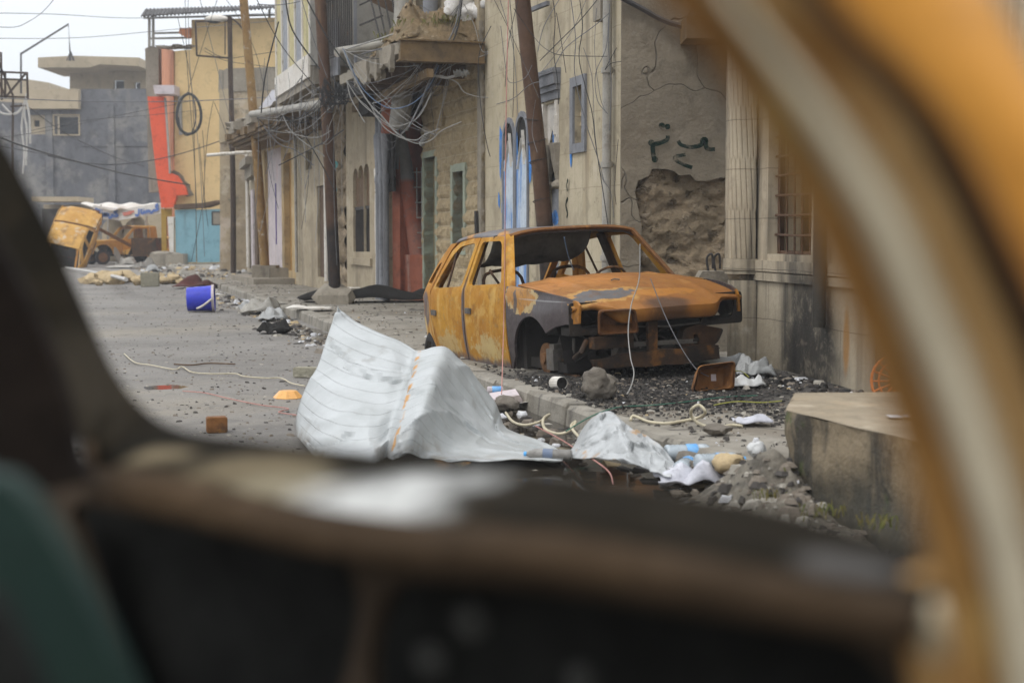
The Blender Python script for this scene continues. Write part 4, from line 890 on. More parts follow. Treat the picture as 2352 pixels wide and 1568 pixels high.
# railings
def rail(u0, u1, z0, z1, y, n, skew=0):
    m = MB()
    for z in (z0, z1): m.beam((u0, y, z), (u1, y, z + skew), .035, .035)
    for i in range(n + 1):
        u = u0 + (u1 - u0) * i / n; s = skew * i / n; m.tube([(u, y, z0 + s), (u, y, z1 + s)], .010, 4)
    return m
ua = 3.9
pA, pB = W2L(tL, (-2.66, 23.9, 0)), W2L(tL, (-3.34, 25.3, 0)); m = MB(); rr = random.Random(6)
for z0, z1 in ((.62, .62), (1.55, 1.62), (1.72, 1.80)): m.beam(pA + Vector((0, 0, zz + z0)), pB + Vector((0, 0, zz + z1)), .04, .04)
for i in range(17): q = pA.lerp(pB, i / 16); m.tube([q + Vector((0, 0, zz + .62)), q + Vector((rr.uniform(-.03, .03), 0, zz + 1.74))], .012, 4)
m.build('railing', M_iron, tL)
m = MB(); m.beam((ua, 1.15, zz + .3), (ua, 1.15, zz + 2.6), .05, .05); m.build('railing_post', M_greyp, tL)
m = MB(); m.beam((ua - .02, 1.13, zz + 1.62), (ua - .55, .02, zz + 1.0), .12, .16)
m.build('fallen_beam', M_wood, tL)
m = MB()
for i in range(6): m.beam((ua - .05 - .0 * i, 1.1 - .16 * i, zz + 2.3 - .1 * i), (ua - 1.5 + .1 * i, 1.0 - .12 * i, zz + .5), .022, .022)
for i in range(5): m.beam((ua - .05, 1.08, zz + .7 + .33 * i), (ua - 1.3, .95, zz + .68 + .33 * i), .022, .022)
m.build('lattice', M_iron, tL)
m = MB(); m.beam((ua + 1.0, 1.26, zz + .8), (ua + 2.0, 1.42, zz + .8), .04, .95); m.build('sheet', M_greyp, tL)
# rubble heap with dry grass on the slab
hp = MB()
def heap(u, v):
    uu = .1 + 2.5 * u; vv_ = .02 + 1.18 * v; k = min(1, u * 6) * min(1, (1 - v) * 5 + .1) * (1 - u * .72)
    p = Vector((uu * 3, vv_ * 3, 0)); h = k * (.62 + .34 * noise.noise(p * .7) + .20 * noise.noise(p * 2) + .12 * noise.noise(p * 4.3)) + .06 * noise.noise(p * 9) * k
    a = base + E1 * uu + N1 * vv_; return (a.x, a.y, zz + .28 + max(0, h))
hp.grid(heap, 110, 60); rr = random.Random(77)
for i in range(70):
    u, v = rr.random() ** 1.3, rr.random(); q = heap(u, v); hp.rock(q, (rr.uniform(.03, .10), rr.uniform(.03, .09), rr.uniform(.02, .06)), i, .45, 1)
M_earth = surf('earth_rubble', (.26, .185, .10), (.18, .135, .08), 4, layers=[((.40, .33, .23), 'n', 7, .55, .7, .8), ((.07, .055, .035), 'n', 5, .55, .7, .8), ((.12, .13, .04), 'n', 2.5, .6, .74, .6)], bump=1, bscale=20, bdist=.05)
tag(hp.build('rubble', M_earth, smooth=60), kind='stuff')
M_grass = surf('dry_grass', (.10, .125, .03), (.19, .15, .05), 8, bump=0)
def tuft(cs, n, h, seed, name='grass'):
    m = MB(); rr = random.Random(seed)
    for _ in range(n):
        c, s = rr.choice(cs); x, y, z = c[0] + rr.gauss(0, s), c[1] + rr.gauss(0, s), c[2]
        a = rr.uniform(0, 6.3); l = h * rr.uniform(.4, 1.1); w = .004; bx, by = math.cos(a) * l * .6, math.sin(a) * l * .6
        px, py = -math.sin(a) * w, math.cos(a) * w
        m.add([(x - px, y - py, z - .02), (x + px, y + py, z - .02), (x + bx * .5, y + by * .5, z + l * .7), (x + bx, y + by, z + l * .8)], [(0, 1, 2), (0, 2, 3)])
    return tag(m.build(name, M_grass, recalc=False), kind='stuff')
tuft([(base.x + E1.x * u + N1.x * v, base.y + E1.y * u + N1.y * v, zz + .28 + h) for u, v, h in ((.5, .8, .28), (.9, .9, .25), (1.4, .9, .2), (2.0, .95, .08), (.3, .5, .35))] and [((base.x + E1.x * u + N1.x * v, base.y + E1.y * u + N1.y * v, zz + .30 + h), .16) for u, v, h in ((.5, .8, .25), (.9, .9, .22), (1.4, .95, .16), (2.0, 1.0, .05), (.3, .5, .3))], 420, .13, 3)
# white bundle on the corner
m = MB(); c = AT(1085, 22, 20.9)
for i in range(5): m.rock((c.x + .12 * (i - 2), c.y + .1 * (i % 2), c.z + .1 * math.sin(i * 2)), (.17, .16, .16), i + 3, .4, 3)
tag(m.build('tarpaulin', surf('white_tarpaulin', (.66, .64, .61), (.52, .5, .48), 5, layers=[((.3, .26, .2), 'n', 6, .56, .7, .7)], bump=.5), smooth=60), 'crumpled whitish tarpaulin bundle on top of the rubble at the cream house', 'tarpaulin')

# ---- round concrete column above, leaning red pillar below
def pole(name, label, cat, base_px, top_px, r0, r1, mat, z=.12, Y=None, extra=3.0, n=12, group=None, collar=None):
    b = G(*base_px, z) if Y is None else AT(*base_px, Y)
    tp = AT(top_px[0], top_px[1], b.y); d = (tp - b)
    top = b + d * (1 + extra / d.length); t = thing(name, label, cat, b, group=group)
    m = MB(); q = top - b; m.tube([q * f + Vector((.02 * math.sin(f * 5), 0, 0)) for f in (0, .1, .25, .4, .6, .8, 1)], [r0 + (r1 - r0) * f for f in (0, .1, .25, .4, .6, .8, 1)], n); m.build('shaft', mat, t, smooth=50)
    return t, b, q
pole_br = surf('rusty_brown_pole', (.10, .055, .032), (.075, .042, .028), 2, layers=[((.18, .115, .06), 'S', 5, .54, .7, .7), ((.02, .017, .016), 'e', (0, 0, .55, .8, .8, .85, .3, 4), .75, 1.05, .95), ((.16, .12, .07), 'e', (0, 0, .0, .8, .8, .22, .4, 6), .7, 1.1, .8), ((.06, .035, .025), 'n', 5, .55, .7, .6)], bump=.35, rough=.8)
pole_yl = surf('flaking_yellow_pole', (.27, .17, .065), (.20, .115, .045), 2.5, layers=[((.42, .40, .36), 'n', 6, .57, .68, .75), ((.10, .05, .025), 'n', 4, .55, .7, .8), ((.03, .025, .02), 'S', 4, .62, .74, .7)], bump=.4, rough=.8)
pole_dk = surf('dark_rusty_pole', (.07, .048, .035), (.05, .036, .028), 3, layers=[((.14, .09, .055), 'n', 5, .56, .7, .6)], bump=.3)
M_pillar = surf('half_red_pillar', (.26, .255, .24), (.20, .195, .185), 2, layers=[((.36, .115, .07), 'z', 1.2, 2.05, 2.15, 1), ((.12, .105, .09), 'n', 4, .57, .7, .5), ((.45, .26, .2), 'e', (.0, 0, .9, .5, .5, .9, 1.6, 3), .6, .9, .35)], bump=.3)
t, b, q = pole('pillar', 'leaning round pillar painted red below and bare grey concrete above, by the burnt red shop', 'pillar', (975, 690), (912, 285), .16, .155, M_pillar, extra=.25)
pole('column', 'upright grey concrete column standing above the leaning red pillar', 'column', (915, 296), (925, 180), .17, .17, M_pipe, Y=23.6, extra=.4)
pole('column', 'upper grey concrete column rising from the rubble on the balcony', 'column', (920, 105), (925, 0), .15, .15, M_pipe, Y=23.0, extra=.8)
m = MB(); c = AT(893, 265, 24.1); m.box(c.x - .12, c.y - .1, c.z - .3, c.x + .12, c.y + .1, c.z + .35); tag(m.build('red_box', M_red), 'small red painted block hanging under the slab beside the grey column', 'block')
# ---- utility poles
P1 = pole('utility_pole', 'tall brown utility pole with a blackened foot in front of the slit window house', 'pole', (770, 699), (735, 0), .100, .088, pole_br)
m = MB(); m.box(-.25, -.25, -.03, .25, .25, .16); m.rock((0, 0, .12), (.33, .30, .20), 5, .3, 2); m.build('footing', M_conc, P1[0], smooth=40)
P2 = pole('utility_pole', 'leaning rusty yellow utility pole beside the pinkish-white door', 'pole', (611, 650), (560, 0), .112, .095, pole_yl)
m = MB(); m.prism([(-.28, -.28), (.28, -.28), (.28, .28), (-.28, .28)], -.04, .42); m.build('footing', M_conc, P2[0])
P3 = pole('street_lamp', 'dark rusty lamp post carrying a white lamp head over the street', 'street lamp', (536, 628), (529, 40), .085, .07, pole_dk, extra=0, n=8)
hp_ = W2L(P3[0], AT(488, 42, P3[1].y)); arm0 = P3[2] + Vector((.0, 0, -.05))
m = MB(); e = W2L(P3[0], AT(560, 58, P3[1].y)); m.tube(crom([hp_ + Vector((.3, 0, -.02)), arm0 + Vector((0, 0, .02)), arm0.lerp(e, .6) + Vector((0, 0, -.03)), e + Vector((.05, 0, -.25))], 6), .03, 6); m.build('arm', pole_dk, P3[0], smooth=50)
m = MB(); m.rock(hp_ + Vector((.12, 0, -.02)), (.34, .16, .11), 2, .05, 3); m.build('lamp_head', M_white, P3[0], smooth=60)
m = MB(); m.rock(hp_ + Vector((.05, 0, -.09)), (.22, .12, .07), 2, .05, 3); m.build('lamp_glass', M_glass, P3[0], smooth=60)
P4 = pole('utility_pole', 'thick leaning brown pole in front of the blue arched doors', 'pole', (1268, 755), (1203, 0), .104, .092, pole_br, extra=1)
P4[0]['label'] = 'thick leaning brown pole in front of the blue arched doors'
for f in (.30, .395, .44, .52):
    c = P4[2] * f; rr_ = .100; m = MB()
    m.tube([(c.x + rr_ * math.cos(a / 10 * 6.28) * 1.05, c.y + rr_ * math.sin(a / 10 * 6.28) * 1.05, c.z + .012 * a * (1 if f < .45 else -.6)) for a in range(12)], .006, 4); m.build('wire_tie', M_iron, P4[0])
P5 = pole('utility_pole', 'thin dark pole with a coiled hoop of cable in front of the yellow house', 'pole', (456, 604), (434, 165), .10, .09, pole_dk, extra=0, n=8)
# horizontal pipes
def bar(name, label, a, b, r, mat, cat='pipe'):
    m = MB(); m.tube([a, a.lerp(b, .5) + Vector((0, 0, -.01)), b], r, 10); return tag(m.build(name, mat, smooth=50), label, cat)
bar('pipe', 'pale grey horizontal pipe tied between the yellow pole and the brown pole', AT(578, 263, 31.5), AT(742, 238, 25.0), .075, M_pipe)
bar('pipe', 'grey pipe end sticking out over the broken balcony fascia', AT(774, 121, 21.6), AT(935, 92, 22.6), .075, M_pipe)
# hoarding frame on the lamp post
fr = thing('hoarding', 'empty brown steel hoarding frame fixed to the lamp post', 'hoarding', AT(529, 130, 42.7))
m = MB(); q = [W2L(fr, AT(x, y, 42.7)) for x, y in ((449, 50), (529, 48), (529, 134), (452, 128))]
for i, j in ((0, 1), (2, 3), (3, 0)): m.beam(q[i], q[j], .05, .05)
m.beam(W2L(fr, AT(517, 50, 42.7)), W2L(fr, AT(517, 126, 42.7)), .03, .03); m.build('bars', pole_dk, fr)
# ================================================================== THE FAR END OF THE STREET
def zat(y, Y): return AT(CX, y, Y).z
YF = 56.0
def q2(x, y, Y=YF): p = AT(x, y, Y); return (p.x, p.z)
def px_poly(t, pts, Y): return [(AT(x, y, Y).x - t.location.x, AT(x, y, Y).z - t.location.z) for x, y in pts]
# yellow house: side wall faces the camera, street side with the red panel runs away
c0 = AT(401, 603, YF); tY = thing('yellow_house', 'pale yellow house with orange trim and a tall bright red panel on its corner', 'building', (c0.x, YF, 0))
P = px_poly(tY, [(401, 640), (401, 118), (440, 114), (440, 46), (660, 40), (660, 640)], YF)
bk = px_poly(tY, [(462, 640), (462, 500), (448, 480), (456, 455), (446, 440), (470, 435), (478, 470), (486, 500), (488, 640)], YF)
m = MB(); m.slab(P, [], .4, lambda u, v, d: (u, d, v), 1.2); m.build('wall', M_yellow, tY)
P = px_poly(tY, [(390, 396), (400, 391), (411, 396), (421, 405), (425, 416), (436, 424), (438, 436), (446, 448), (430, 452), (410, 436), (398, 415)], YF)
m = MB(); m.slab(P, [], .03, lambda u, v, d: (u, -.03 + d, v), .5); m.build('damaged_patch', M_rough, tY)
# street side, 18 m deep, leaning away to the left
def sp(x, y, Y): p = AT(x, y, Y); return (p.x - tY.location.x, p.y - YF, p.z)
m = MB(); a = [sp(401, 118, YF), sp(372, 118, 66), sp(372, 620, 66), sp(401, 640, YF)]; m.add(a + [(x - .001, y, z) for x, y, z in a], [(0, 1, 2, 3)]); 
m.add([sp(399, 116, YF - .1), sp(365, 108, 66), sp(365, 360, 66), sp(399, 362, YF - .1)], [(0, 1, 2, 3)]); m.build('orange_return', M_orange, tY)
P = px_poly(tY, [(346, 225), (383, 225), (392, 330), (397, 398), (414, 405), (432, 432), (436, 448), (412, 450), (405, 476), (378, 478), (366, 400)], YF)
m = MB(); m.slab(P, [], .25, lambda u, v, d: (u, -.5 + d - .0 * u, v), .5); m.build('red_panel', M_redp, tY)
m = MB(); P = px_poly(tY, [(385, 228), (389, 228), (400, 400), (396, 400)], YF); m.slab(P, [], .1, lambda u, v, d: (u, -.56 + d, v), .5); m.build('panel_rail', M_pipe, tY)
m = MB(); P = px_poly(tY, [(366, 202), (414, 202), (414, 222), (370, 222)], YF); m.slab(P, [], .9, lambda u, v, d: (u, -1.0 + d, v), 1); m.build('ledge', M_pinkw, tY)
m = MB(); P = px_poly(tY, [(410, 222), (418, 222), (420, 310), (413, 310)], YF); m.slab(P, [], .1, lambda u, v, d: (u, -.12 + d, v), 1); m.build('window', M_pipe, tY)
m = MB(); P = px_poly(tY, [(333, 112), (346, 106), (364, 110), (366, 440), (342, 442)], YF + 1); m.slab(P, [], .5, lambda u, v, d: (u, 1 + d, v), 1); m.build('grey_pier', M_conc, tY)
m = MB(); P = px_poly(tY, [(340, 240), (349, 246), (352, 290), (344, 286)], YF); m.slab(P, [], .1, lambda u, v, d: (u, .3 + d, v), 1); m.build('dark_sign', M_iron, tY)
m = MB(); P = px_poly(tY, [(374, 480), (398, 480), (398, 496), (386, 498), (386, 590), (376, 590)], YF); m.slab(P, [], .1, lambda u, v, d: (u, -.3 + d, v), .5); m.build('yellow_post', surf('mustard_paint', (.42, .26, .04), (.36, .22, .04), 2, layers=[((.15, .1, .05), 'n', 3, .6, .72, .7)]), tY)
m = MB(); rr = random.Random(5); x = 0
for i in range(14): p = px_poly(tY, [(368 + i * 6, 107 + rr.uniform(-3, 2))], YF)[0]; m.rock((p[0], .2, p[1]), (.2, .3, .07), i, .5, 1)
m.build('roof_debris', M_conc, tY)
m = MB(); P = px_poly(tY, [(418, 68), (436, 68), (440, 66), (440, 88), (432, 90), (416, 80)], YF); m.slab(P, [], .4, lambda u, v, d: (u, -.4 + d, v), 1); m.build('orange_eave', M_orange, tY)
# roof canopy
m = MB(); A = [AT(x, y, Y) for x, y, Y in ((325, 40, 55), (660, 18, 55), (660, 14, 60), (335, 24, 60))]
rib = []
def can(u, v): a = A[0].lerp(A[1], u); b = A[3].lerp(A[2], u); p = a.lerp(b, v); p.z += .04 * math.sin(u * 240); return p
m.grid(can, 120, 2); tc_ = thing('roof_canopy', 'dark corrugated roof canopy on thin white posts over the yellow house', 'canopy', AT(345, 108, 57)); iv = Vector(tc_.location); m.v = [p - iv for p in m.v]; o = m.build('sheet', M_iron, tc_); sm = o.modifiers.new('t', 'SOLIDIFY'); sm.thickness = .05
for x, y0, y1 in ((343, 110, 40), (352, 108, 36), (619, 42, 22)): m = MB(); m.beam(AT(x, y0, 57) - iv, AT(x, y1, 57) - iv, .09, .09); m.build('post', M_pipe, tc_)
m = MB()
for a, b in (((330, 42), (660, 34)), ((352, 77), (436, 75)), ((346, 89), (438, 87))): m.beam(AT(*a, 56.5) - iv, AT(*b, 56.5) - iv, .07, .07)
m.build('rails', M_pipe, tc_)
# sheet-metal gate, its sloping roof, sign board, white downpipe
YG = 54.3
tG = thing('metal_gate', 'pale blue sheet metal double gate beside the red panel', 'gate', AT(457, 603, YG))
def gp(pts): return [(AT(x, y, YG).x - tG.location.x, AT(x, y, YG).z - tG.location.z) for x, y in pts]
for a, b in ((402, 450), (451, 506)):
    m = MB(); m.slab(gp([(a, 482), (b, 480), (b, 602), (a + 2, 603)]), [], .06, lambda u, v, d: (u, d + .012 * math.sin(u * 9), v), .3); o = m.build('gate_leaf', M_teal, tG)
m = MB(); P = gp([(402, 470), (470, 466), (500, 460), (506, 464), (470, 476), (402, 480)]); m.slab(P, [], 1.2, lambda u, v, d: (u, d - .15, v), .6); m.build('porch_roof', M_wood, tG)
m = MB(); m.slab(gp([(386, 498), (400, 498), (400, 602), (392, 602)]), [], .2, lambda u, v, d: (u, d - .1, v), 1); m.build('gate_post', M_white, tG)
tX = thing('step_block', 'low broken concrete block at the foot of the blue gate', 'block', AT(385, 608, 54)); m = MB(); m.box(-.55, -.5, -.1, .7, .4, .42); m.rock((.0, -.1, .4), (.6, .4, .12), 3, .4, 2); m.build('body', M_conc, tX)
tZ = thing('sign_board', 'small square grey board in a dark frame beside the blue gate', 'sign', AT(499, 517, 50)); m = MB(); P = [(AT(x, y, 50).x - tZ.location.x, AT(x, y, 50).z - tZ.location.z) for x, y in ((487, 486), (511, 486), (511, 517), (487, 517))]
m.slab(P, [], .04, lambda u, v, d: (u, d, v), .5); b_ = m.build('board', M_conc, tZ); r_ = (P[3][0] + .03, P[3][1] + .03, P[1][0] - .03, P[1][1] - .03); frame(tZ, r_, .04, -.02, .06, M_iron, 'board_frame')
# stone block between yellow house and ochre house
tM, LM = front('grey_house', 'low stained grey house with peeling plaster behind the lamp post', E2(36.92), (-8.25, 44.4))
M_peel = cream_mat('peeling_plaster', (.40, .345, .255), (.33, .28, .2), extra=[((.28, .20, .12), 'n', 1.1, .56, .66, .9), ((.52, .49, .45), 's', 1.3, .54, .7, .7), ((.2, .33, .36), 's', 2.2, .64, .74, .5)], bump=.5, bscale=8)
wall(tM, [(0, 0), (LM, 0), (LM, 4.5), (LM * .55, 4.7), (LM * .5, 4.0), (LM * .2, 3.8), (0, 3.6)], [], M_peel, .3, 3, 1)
m = MB(); m.box(1.0, 0, 3.0, 4.6, .35, 3.2); m.box(1.0, 0, 2.7, 4.6, .2, 2.995); m.build('lintel_band', M_conc, tM)
m = MB(); u = LOC(tM, 568, 420, .12)[0]; m.tube([(u, .12, .2), (u, .12, 3.5), (u + .5, .2, 3.52)], .055, 8); m.build('downpipe', M_white, tM, smooth=50)
m = MB(); a_ = LOC(tM, 570, 332, .2); m.tube([(a_[0], .1, 3.4), (a_[0] + .3, 1.3, 3.3)], .045, 8); m.build('spout', M_white, tM, smooth=50)
for i, (u0, w_, h_) in enumerate(((1.2, .9, 2.3), (3.2, 1.0, 2.4), (5.2, .9, 2.3))): m = MB(); m.box(u0, .01, .15, u0 + w_, .06, h_); m.build('shutter', [M_wood, M_pinkw, M_conc][i], tM)
c = AT(505, 600, 45); tN = thing('stone_house', 'tall crumbling stone side wall of a house in front of the yellow house', 'building', (c.x, 45, 0))
def np_(pts): return [(AT(x, y, 45).x - c.x, AT(x, y, 45).z) for x, y in pts]
m = MB(); m.slab(np_([(505, 620), (505, 212), (512, 208), (560, 209), (700, 206), (700, 620)]), [], .4, lambda u, v, d: (u, d + .06 * noise.noise(Vector((u, v, 2))), v), .7); m.build('wall', cream_mat('old_stone_plaster', (.42, .33, .22), (.33, .27, .185), extra=[((.50, .42, .34), 'n', .8, .52, .62, .8), ((.16, .14, .1), 'n', 1.6, .57, .68, .8)], bump=.8, bscale=5, bdist=.05), tN)
m = MB(); m.slab(np_([(502, 212), (503, 160), (515, 162), (520, 158), (640, 154), (700, 150), (700, 206)]), [], .45, lambda u, v, d: (u, d - .03, v), .7); m.build('parapet', M_conc, tN)
m = MB(); m.slab(np_([(505, 330), (505, 206), (532, 204), (532, 322)]), [], .1, lambda u, v, d: (u, d - .10, v), .7); m.build('plaster_panel', M_tan, tN)
# dark end building
YD = 82
tD_ = thing('burnt_building', 'large soot-blackened building closing the street end, with a broken dark window', 'building', (AT(180, 600, YD).x, YD, 0))
ox = tD_.location.x
def dp_(pts, Y=YD): return [(AT(x, y, Y).x - ox, AT(x, y, Y).z) for x, y in pts]
W1 = dp_([(126, 309), (181, 309), (181, 266), (126, 266)]); W2 = dp_([(66, 309), (108, 309), (108, 264), (66, 264)])
m = MB(); m.slab(dp_([(-120, 660), (420, 660), (420, 203), (186, 205), (186, 240), (40, 236), (-120, 225)]), [W1, W2], .5, lambda u, v, d: (u, d, v), 2.5)
for x in (116, 258, 405): p = dp_([(x - 3, 600), (x + 4, 240)]); m.box(p[0][0], -.14, 0, p[1][0], -.002, p[1][1])
p = dp_([(186, 330), (400, 326)]); m.box(p[0][0], -.07, p[0][1] - .15, p[1][0], -.003, p[0][1] + .1)
m.build('wall', M_sootw, tD_)
m = MB(); m.slab(dp_([(60, 252), (187, 252), (187, 207), (60, 210)]), [], .5, lambda u, v, d: (u, d - .6, v), 3); m.build('parapet', M_tan, tD_)
m = MB(); p = W1; m.box(p[0][0], .9, p[0][1], p[2][0], 1.0, p[2][1]); m.build('window', M_glass, tD_); frame(tD_, (p[0][0], p[0][1], p[2][0], p[2][1]), .07, -.12, .1, M_tan)
m = MB(); p = W2; m.slab(p, [dp_([(76, 291), (89, 291), (89, 276), (76, 276)])], .2, lambda u, v, d: (u, .15 + d, v), 1); m.box(p[0][0], .6, p[0][1], p[2][0], .7, p[2][1], 1); m.build('window_panel', [M_tan, M_glass], tD_)
# penthouse and lower beige roofs behind
tP = thing('rooftop_block', 'tan concrete penthouse with a flat overhanging roof above the burnt building', 'building', (ox + 2, 90, 0))
def pp_(pts, Y=90): return [(AT(x, y, Y).x - ox - 2, AT(x, y, Y).z) for x, y in pts]
w1 = pp_([(260, 204), (285, 204), (285, 184), (260, 184)]); w2 = pp_([(308, 204), (322, 204), (322, 189), (308, 189)])
m = MB(); m.slab(pp_([(160, 215), (345, 215), (345, 158), (160, 158)]), [w1, w2], .5, lambda u, v, d: (u, d, v), 2); m.build('wall', M_tan, tP)
m = MB(); m.slab(pp_([(126, 169), (126, 147), (205, 143), (350, 147), (350, 166), (262, 162), (240, 169)]), [], 5, lambda u, v, d: (u, d - 3.2, v), 2); m.build('roof', M_tan, tP)
m = MB(); p = w1; m.box(p[0][0], .6, p[0][1], p[2][0], .7, p[2][1]); p = w2; m.box(p[0][0], .6, p[0][1], p[2][0], .7, p[2][1]); m.build('window', M_glass, tP)
tQ = thing('beige_block', 'beige flat-roofed building at the far left behind the steel lattice', 'building', (ox - 8, 95, 0)); m = MB(); P = [(AT(x, y, 95).x - ox + 8, AT(x, y, 95).z) for x, y in ((-200, 400), (126, 400), (126, 212), (116, 212), (112, 190), (60, 182), (20, 180), (-200, 176))]; m.slab(P, [], 6, lambda u, v, d: (u, d, v), 4); m.build('wall', M_tan, tQ)
# steel roof frame on the skyline
bx = [AT(x, y, 86) for x, y in ((48, 215), (48, 124), (157, 56), (162, 140))]
m = MB(); m.tube(bx, .07, 5); tq = m.build('antenna_frame', M_iron); tag(tq, 'thin bent steel frame standing against the sky above the rooftops', 'frame')
m = MB()
for dx in (-9, -4, 6, 9): m.tube([AT(162, 118, 86), AT(162 + dx, 140, 86)], .03, 4)
tag(m.build('mast_stay', M_iron), 'short stays bracing the foot of the bent steel frame', 'stay')
# lattice tower piece at the far left with pale rags of cable
tl = thing('steel_lattice', 'rusty steel lattice platform at the left edge hung with pale torn cables', 'lattice', AT(30, 330, 40)); lv = Vector(tl.location)
def lp(x, y): return AT(x, y, 40) - lv
m = MB()
for a, b in (((-40, 164), (62, 168)), ((-40, 220), (62, 224)), ((62, 166), (64, 228)), ((12, 165), (12, 225)), ((12, 225), (58, 170)), ((-10, 130), (30, 220)), ((-30, 130), (14, 225)), ((30, 222), (28, 400)), ((4, 182), (60, 184)), ((2, 120), (4, 230)), ((24, 245), (60, 243))): m.beam(lp(*a), lp(*b), .05, .05)
m.build('bars', pole_dk, tl)
M_wpale = surf('pale_cable', (.50, .48, .45), (.42, .4, .37), 4, bump=0, rough=.6)
for i, pts in enumerate((((62, 225), (56, 260), (62, 300), (60, 380)), ((60, 230), (68, 270), (70, 330)), ((62, 215), (50, 250), (30, 262), (5, 240)), ((58, 235), (50, 290), (56, 350), (52, 400)), ((60, 228), (40, 258), (10, 262), (-10, 250)))):
    m = MB(); m.tube(crom([lp(x, y) for x, y in pts], 6), .03, 5); m.build('torn_cable', M_wpale, tl)
# awning with blue lettering, shop front and shutters below
tw = thing('shop_awning', 'white shop awning with a bent banner of blue lettering across the street end', 'awning', AT(290, 560, 64)); wv = Vector(tw.location)
def wp(x, y, Y): return AT(x, y, Y) - wv
m = MB(); m.grid(lambda u, v: (wp(185, 466, 68).lerp(wp(375, 468, 68), u)).lerp(wp(228, 480, 62).lerp(wp(378, 476, 61), u), v) + Vector((0, 0, .05 * math.sin(u * 23))), 24, 3); o = m.build('canopy', M_white, tw); o.modifiers.new('t', 'SOLIDIFY').thickness = .05
M_ban = surf('banner_cloth', (.62, .60, .56), (.55, .53, .5), 1, layers=[((.45, .40, .3), 'n', 2, .58, .72, .5)], bump=.1)
def ban(corn):
    m = MB(); a, b, c, d = corn; m.grid(lambda u, v: a.lerp(b, u).lerp(d.lerp(c, u), v), 8, 3); o = m.build('banner', M_ban, tw); o.modifiers.new('t', 'SOLIDIFY').thickness = .04; return o
C1 = [wp(x, y, 62) for x, y in ((214, 471), (272, 480), (272, 506), (214, 500))]; C2 = [wp(x, y, Y) for x, y, Y in ((272, 482, 62), (369, 466, 60.5), (369, 490, 60.5), (272, 506, 62))]
M_btxt = surf('blue_lettering', (.09, .17, .42), (.08, .15, .38), 2, bump=0); M_rtxt = surf('red_lettering', (.5, .16, .12), (.5, .16, .12), 2, bump=0)
def letters(o, corn, strokes, wd_, mat, name):
    m = MB(); a, b, c, d = corn; nrm = (b - a).cross(d - a).normalized(); nrm = nrm if nrm.y < 0 else -nrm
    for k, st in enumerate(strokes):
        p = crom([a.lerp(b, u).lerp(d.lerp(c, u), v) + nrm * (.05 + .002 * k) for u, v in st], 5); n = len(p); vs_ = []
        for i, q in enumerate(p):
            t_ = p[min(i + 1, n - 1)] - p[max(i - 1, 0)]; s_ = t_.cross(nrm).normalized() * wd_; vs_ += [q + s_, q - s_]
        m.add(vs_, [(2 * i, 2 * i + 1, 2 * i + 3, 2 * i + 2) for i in range(n - 1)])
    m.build(name, mat, o)
# the word on the banner, right to left: kaf, ra, sin, ta, alif, lam
word = [[(.98, .12), (.86, .30), (.96, .52), (.93, .66), (.80, .68)], [(.96, .02), (.84, .16)], [(.76, .50), (.77, .66), (.70, .84), (.62, .86)], [(.62, .50), (.61, .66), (.56, .68), (.55, .52), (.54, .68), (.48, .70), (.47, .52), (.45, .70), (.38, .72), (.37, .55), (.35, .72), (.26, .74), (.24, .25)], [(.38, .36), (.36, .36)], [(.33, .36), (.31, .36)], [(.14, .20), (.13, .74), (.08, .92), (.01, .86), (.0, .72)]]
o = ban(C1); letters(o, C1, [[(u, v) for u, v in s] for s in word], .055, M_btxt, 'lettering')
o = ban(C2); letters(o, C2, [[(.44 + .54 * u, .08 + .84 * v) for u, v in s] for s in word], .055, M_btxt, 'lettering')
letters(o, C2, [[(.40, .42), (.30, .40), (.22, .44), (.12, .42)], [(.34, .55), (.24, .58), (.14, .60)], [(.36, .36), (.35, .50)], [(.2, .36), (.19, .5)]], .04, M_rtxt, 'red_lettering')
for x, y0, y1, Y in ((248, 505, 565, 62), (305, 500, 545, 62), (232, 470, 590, 66), (336, 495, 560, 61)): m = MB(); m.beam(wp(x, y0, Y), wp(x, y1, Y), .08, .08); m.build('post', M_pipe, tw)
ts = thing('shuttered_shop', 'grey shuttered shop front under the awning at the street end', 'shop', AT(270, 585, 72)); sv = Vector(ts.location)
def s2(pts): return [((AT(x, y, 72) - sv).x, (AT(x, y, 72) - sv).z) for x, y in pts]
m = MB(); m.slab(s2([(100, 600), (400, 600), (400, 470), (100, 470)]), [], .3, lambda u, v, d: (u, d, v), 2); m.build('wall', M_tan, ts)
m = MB(); p = s2([(212, 540), (275, 505)])
for i in range(14): z = p[0][1] + (p[1][1] - p[0][1]) * i / 14; m.box(p[0][0], -.12, z, p[1][0], -.06, z + .06)
m.build('shutter', M_greyp, ts)
m = MB(); p = s2([(105, 560), (175, 480)]); m.box(p[0][0], -.5, p[0][1], p[1][0], -.02, p[1][1]); m.build('kiosk', M_slot, ts)
m = MB(); p = s2([(110, 470), (215, 448)]); m.box(p[0][0], -2.5, p[0][1] + .1, p[1][0], 0, p[1][1] - .15); m.build('flat_roof', M_tan, ts)
for x in (262, 318): m = MB(); c = AT(x, 555, 67); m.rock((c.x, c.y, .9), (.7, .6, 1.1), x, .12, 3); tag(m.build('sandbag_pile', M_tan, smooth=60), f'{"left" if x < 300 else "right"} pale rounded dirt-coloured bundle under the bent banner', 'bundle')
